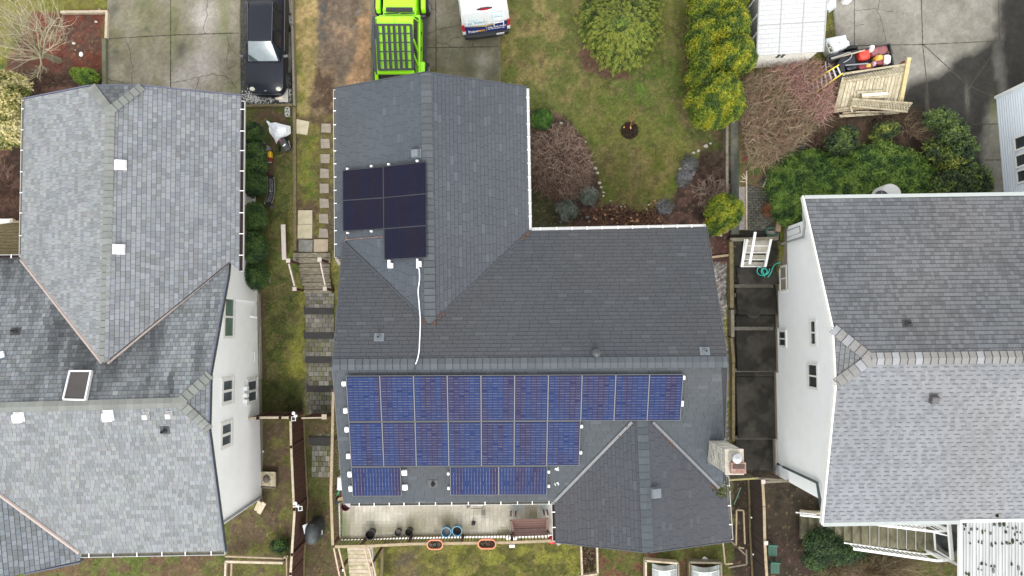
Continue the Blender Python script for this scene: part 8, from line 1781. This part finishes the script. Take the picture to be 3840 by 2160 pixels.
solo(lambda b: b.beam(P(3503, 1998, 1.5), P(3508, 2062, 1.3), .04, .05), 'gate_bar', WHT, 'thin white gate bar at the top of the rear staircase', 'gate')
tub('round_planter', 3563, 2032, .38, .3, M('planter_dark', (.05, .06, .065), .5, .2, 5), 'large dark round tub on the landing beside the patio cover', M('planter_in', (.10, .11, .10), .7, .2, 6), 'tub', z=.92)
t = thing('patio_cover', P(3720, 2060, 0), 'white ribbed metal patio cover with dark moss spots at the bottom right', 'canopy')
PM = M('patio_white', (.40, .405, .41), .6, .10, 2, rgb2=(.50, .505, .51), stretch=(1, .2, 1)); zt_ = 2.9
a0, a1_, b0_, b1_ = P(3602, 1955, zt_+.15), P(4700, 1938, zt_+.15), P(3602, 2400, zt_-.1), P(4700, 2400, zt_-.1)
b = B(); b.hexa([p-Vector((0, 0, .06)) for p in (b0_, b1_, a1_, a0)], [b0_, b1_, a1_, a0]); b.build('roof_sheet', PM, t)
b = B(); nr_ = 90
for k in range(nr_): f = k/nr_; p, q = a0.lerp(a1_, f)+Vector((0, 0, .012)), b0_.lerp(b1_, f)+Vector((0, 0, .012)); b.beam(p, q, .03 if k % 2 else .06, .035 if k % 2 else .02)
b.build('ribs', PM, t)
b = B(); b.beam(a0+Vector((-.03, 0, 0)), b0_+Vector((-.03, 0, 0)), .07, .14); b.beam(a0+Vector((0, .02, .03)), a1_+Vector((0, .02, .03)), .06, .1); b.build('edge_trim', WHT, t)
for f in (.01, .3, .6): b = B(); p = b0_.lerp(b1_, f); b.beam(p, (p.x, p.y, -1.7), .1, .1); b.build('post', WHT, t)
b = B(); rnd = random.Random(17)
for k in range(48):
    x, y = rnd.uniform(3610, 3840), rnd.choice((rnd.uniform(1962, 2050), rnd.uniform(1962, 2040), rnd.uniform(2110, 2160))); n_ = (a1_-a0).cross(b0_-a0).normalized(); n_ = n_ if n_.z > 0 else -n_; p = RP(x, y, (a0, n_), .04)
    s = rnd.uniform(.02, .05); b.col = jit(rnd.choice([(.05, .055, .05), (.035, .05, .02), (.12, .13, .12)]), .3); b.lathe(p, [(s, -.02), (s*.8, .008), (.001, .012)], 8, 1, rnd.uniform(1, 2.4))
b.build('moss_spots', VM('twig_mix'), t)
# ---- left neighbour's deck at the left edge
t = thing('small_deck', P(30, 900, .9), 'mossy brown wooden deck cut by the left edge', 'deck')
b = B(); MD = M('deck_mossy', (.17, .13, .06), .9, .35, 5, .3, rgb2=(.27, .22, .12), stretch=(1, 5, 1))
for k in range(11): b.beam(P(-400, 842+k*12, .9), P(74, 842+k*12, .9), .11, .03)
b.build('deck_boards', MD, t); b = B(); b.beam(P(-400, 830, .95), P(76, 832, .95), .08, .1); b.build('edge_rail', WD6, t)
solo(lambda b: (b.prism([P(-20, 842, 1.7), P(48, 832, 1.7), P(50, 820, 1.7), P(-20, 820, 1.7)], .1)), 'white_beam', M('beam_cream', (.74, .70, .62), .6, .08, 5), 'cream beam end above the mossy deck at the left edge', 'beam', bevel=.01)
solo(lambda b: b.box(P(45, 826, 1.75), (.12, .12, .1)), 'post_end', WD1, 'square wooden post end beside the cream beam at the left edge', 'post')
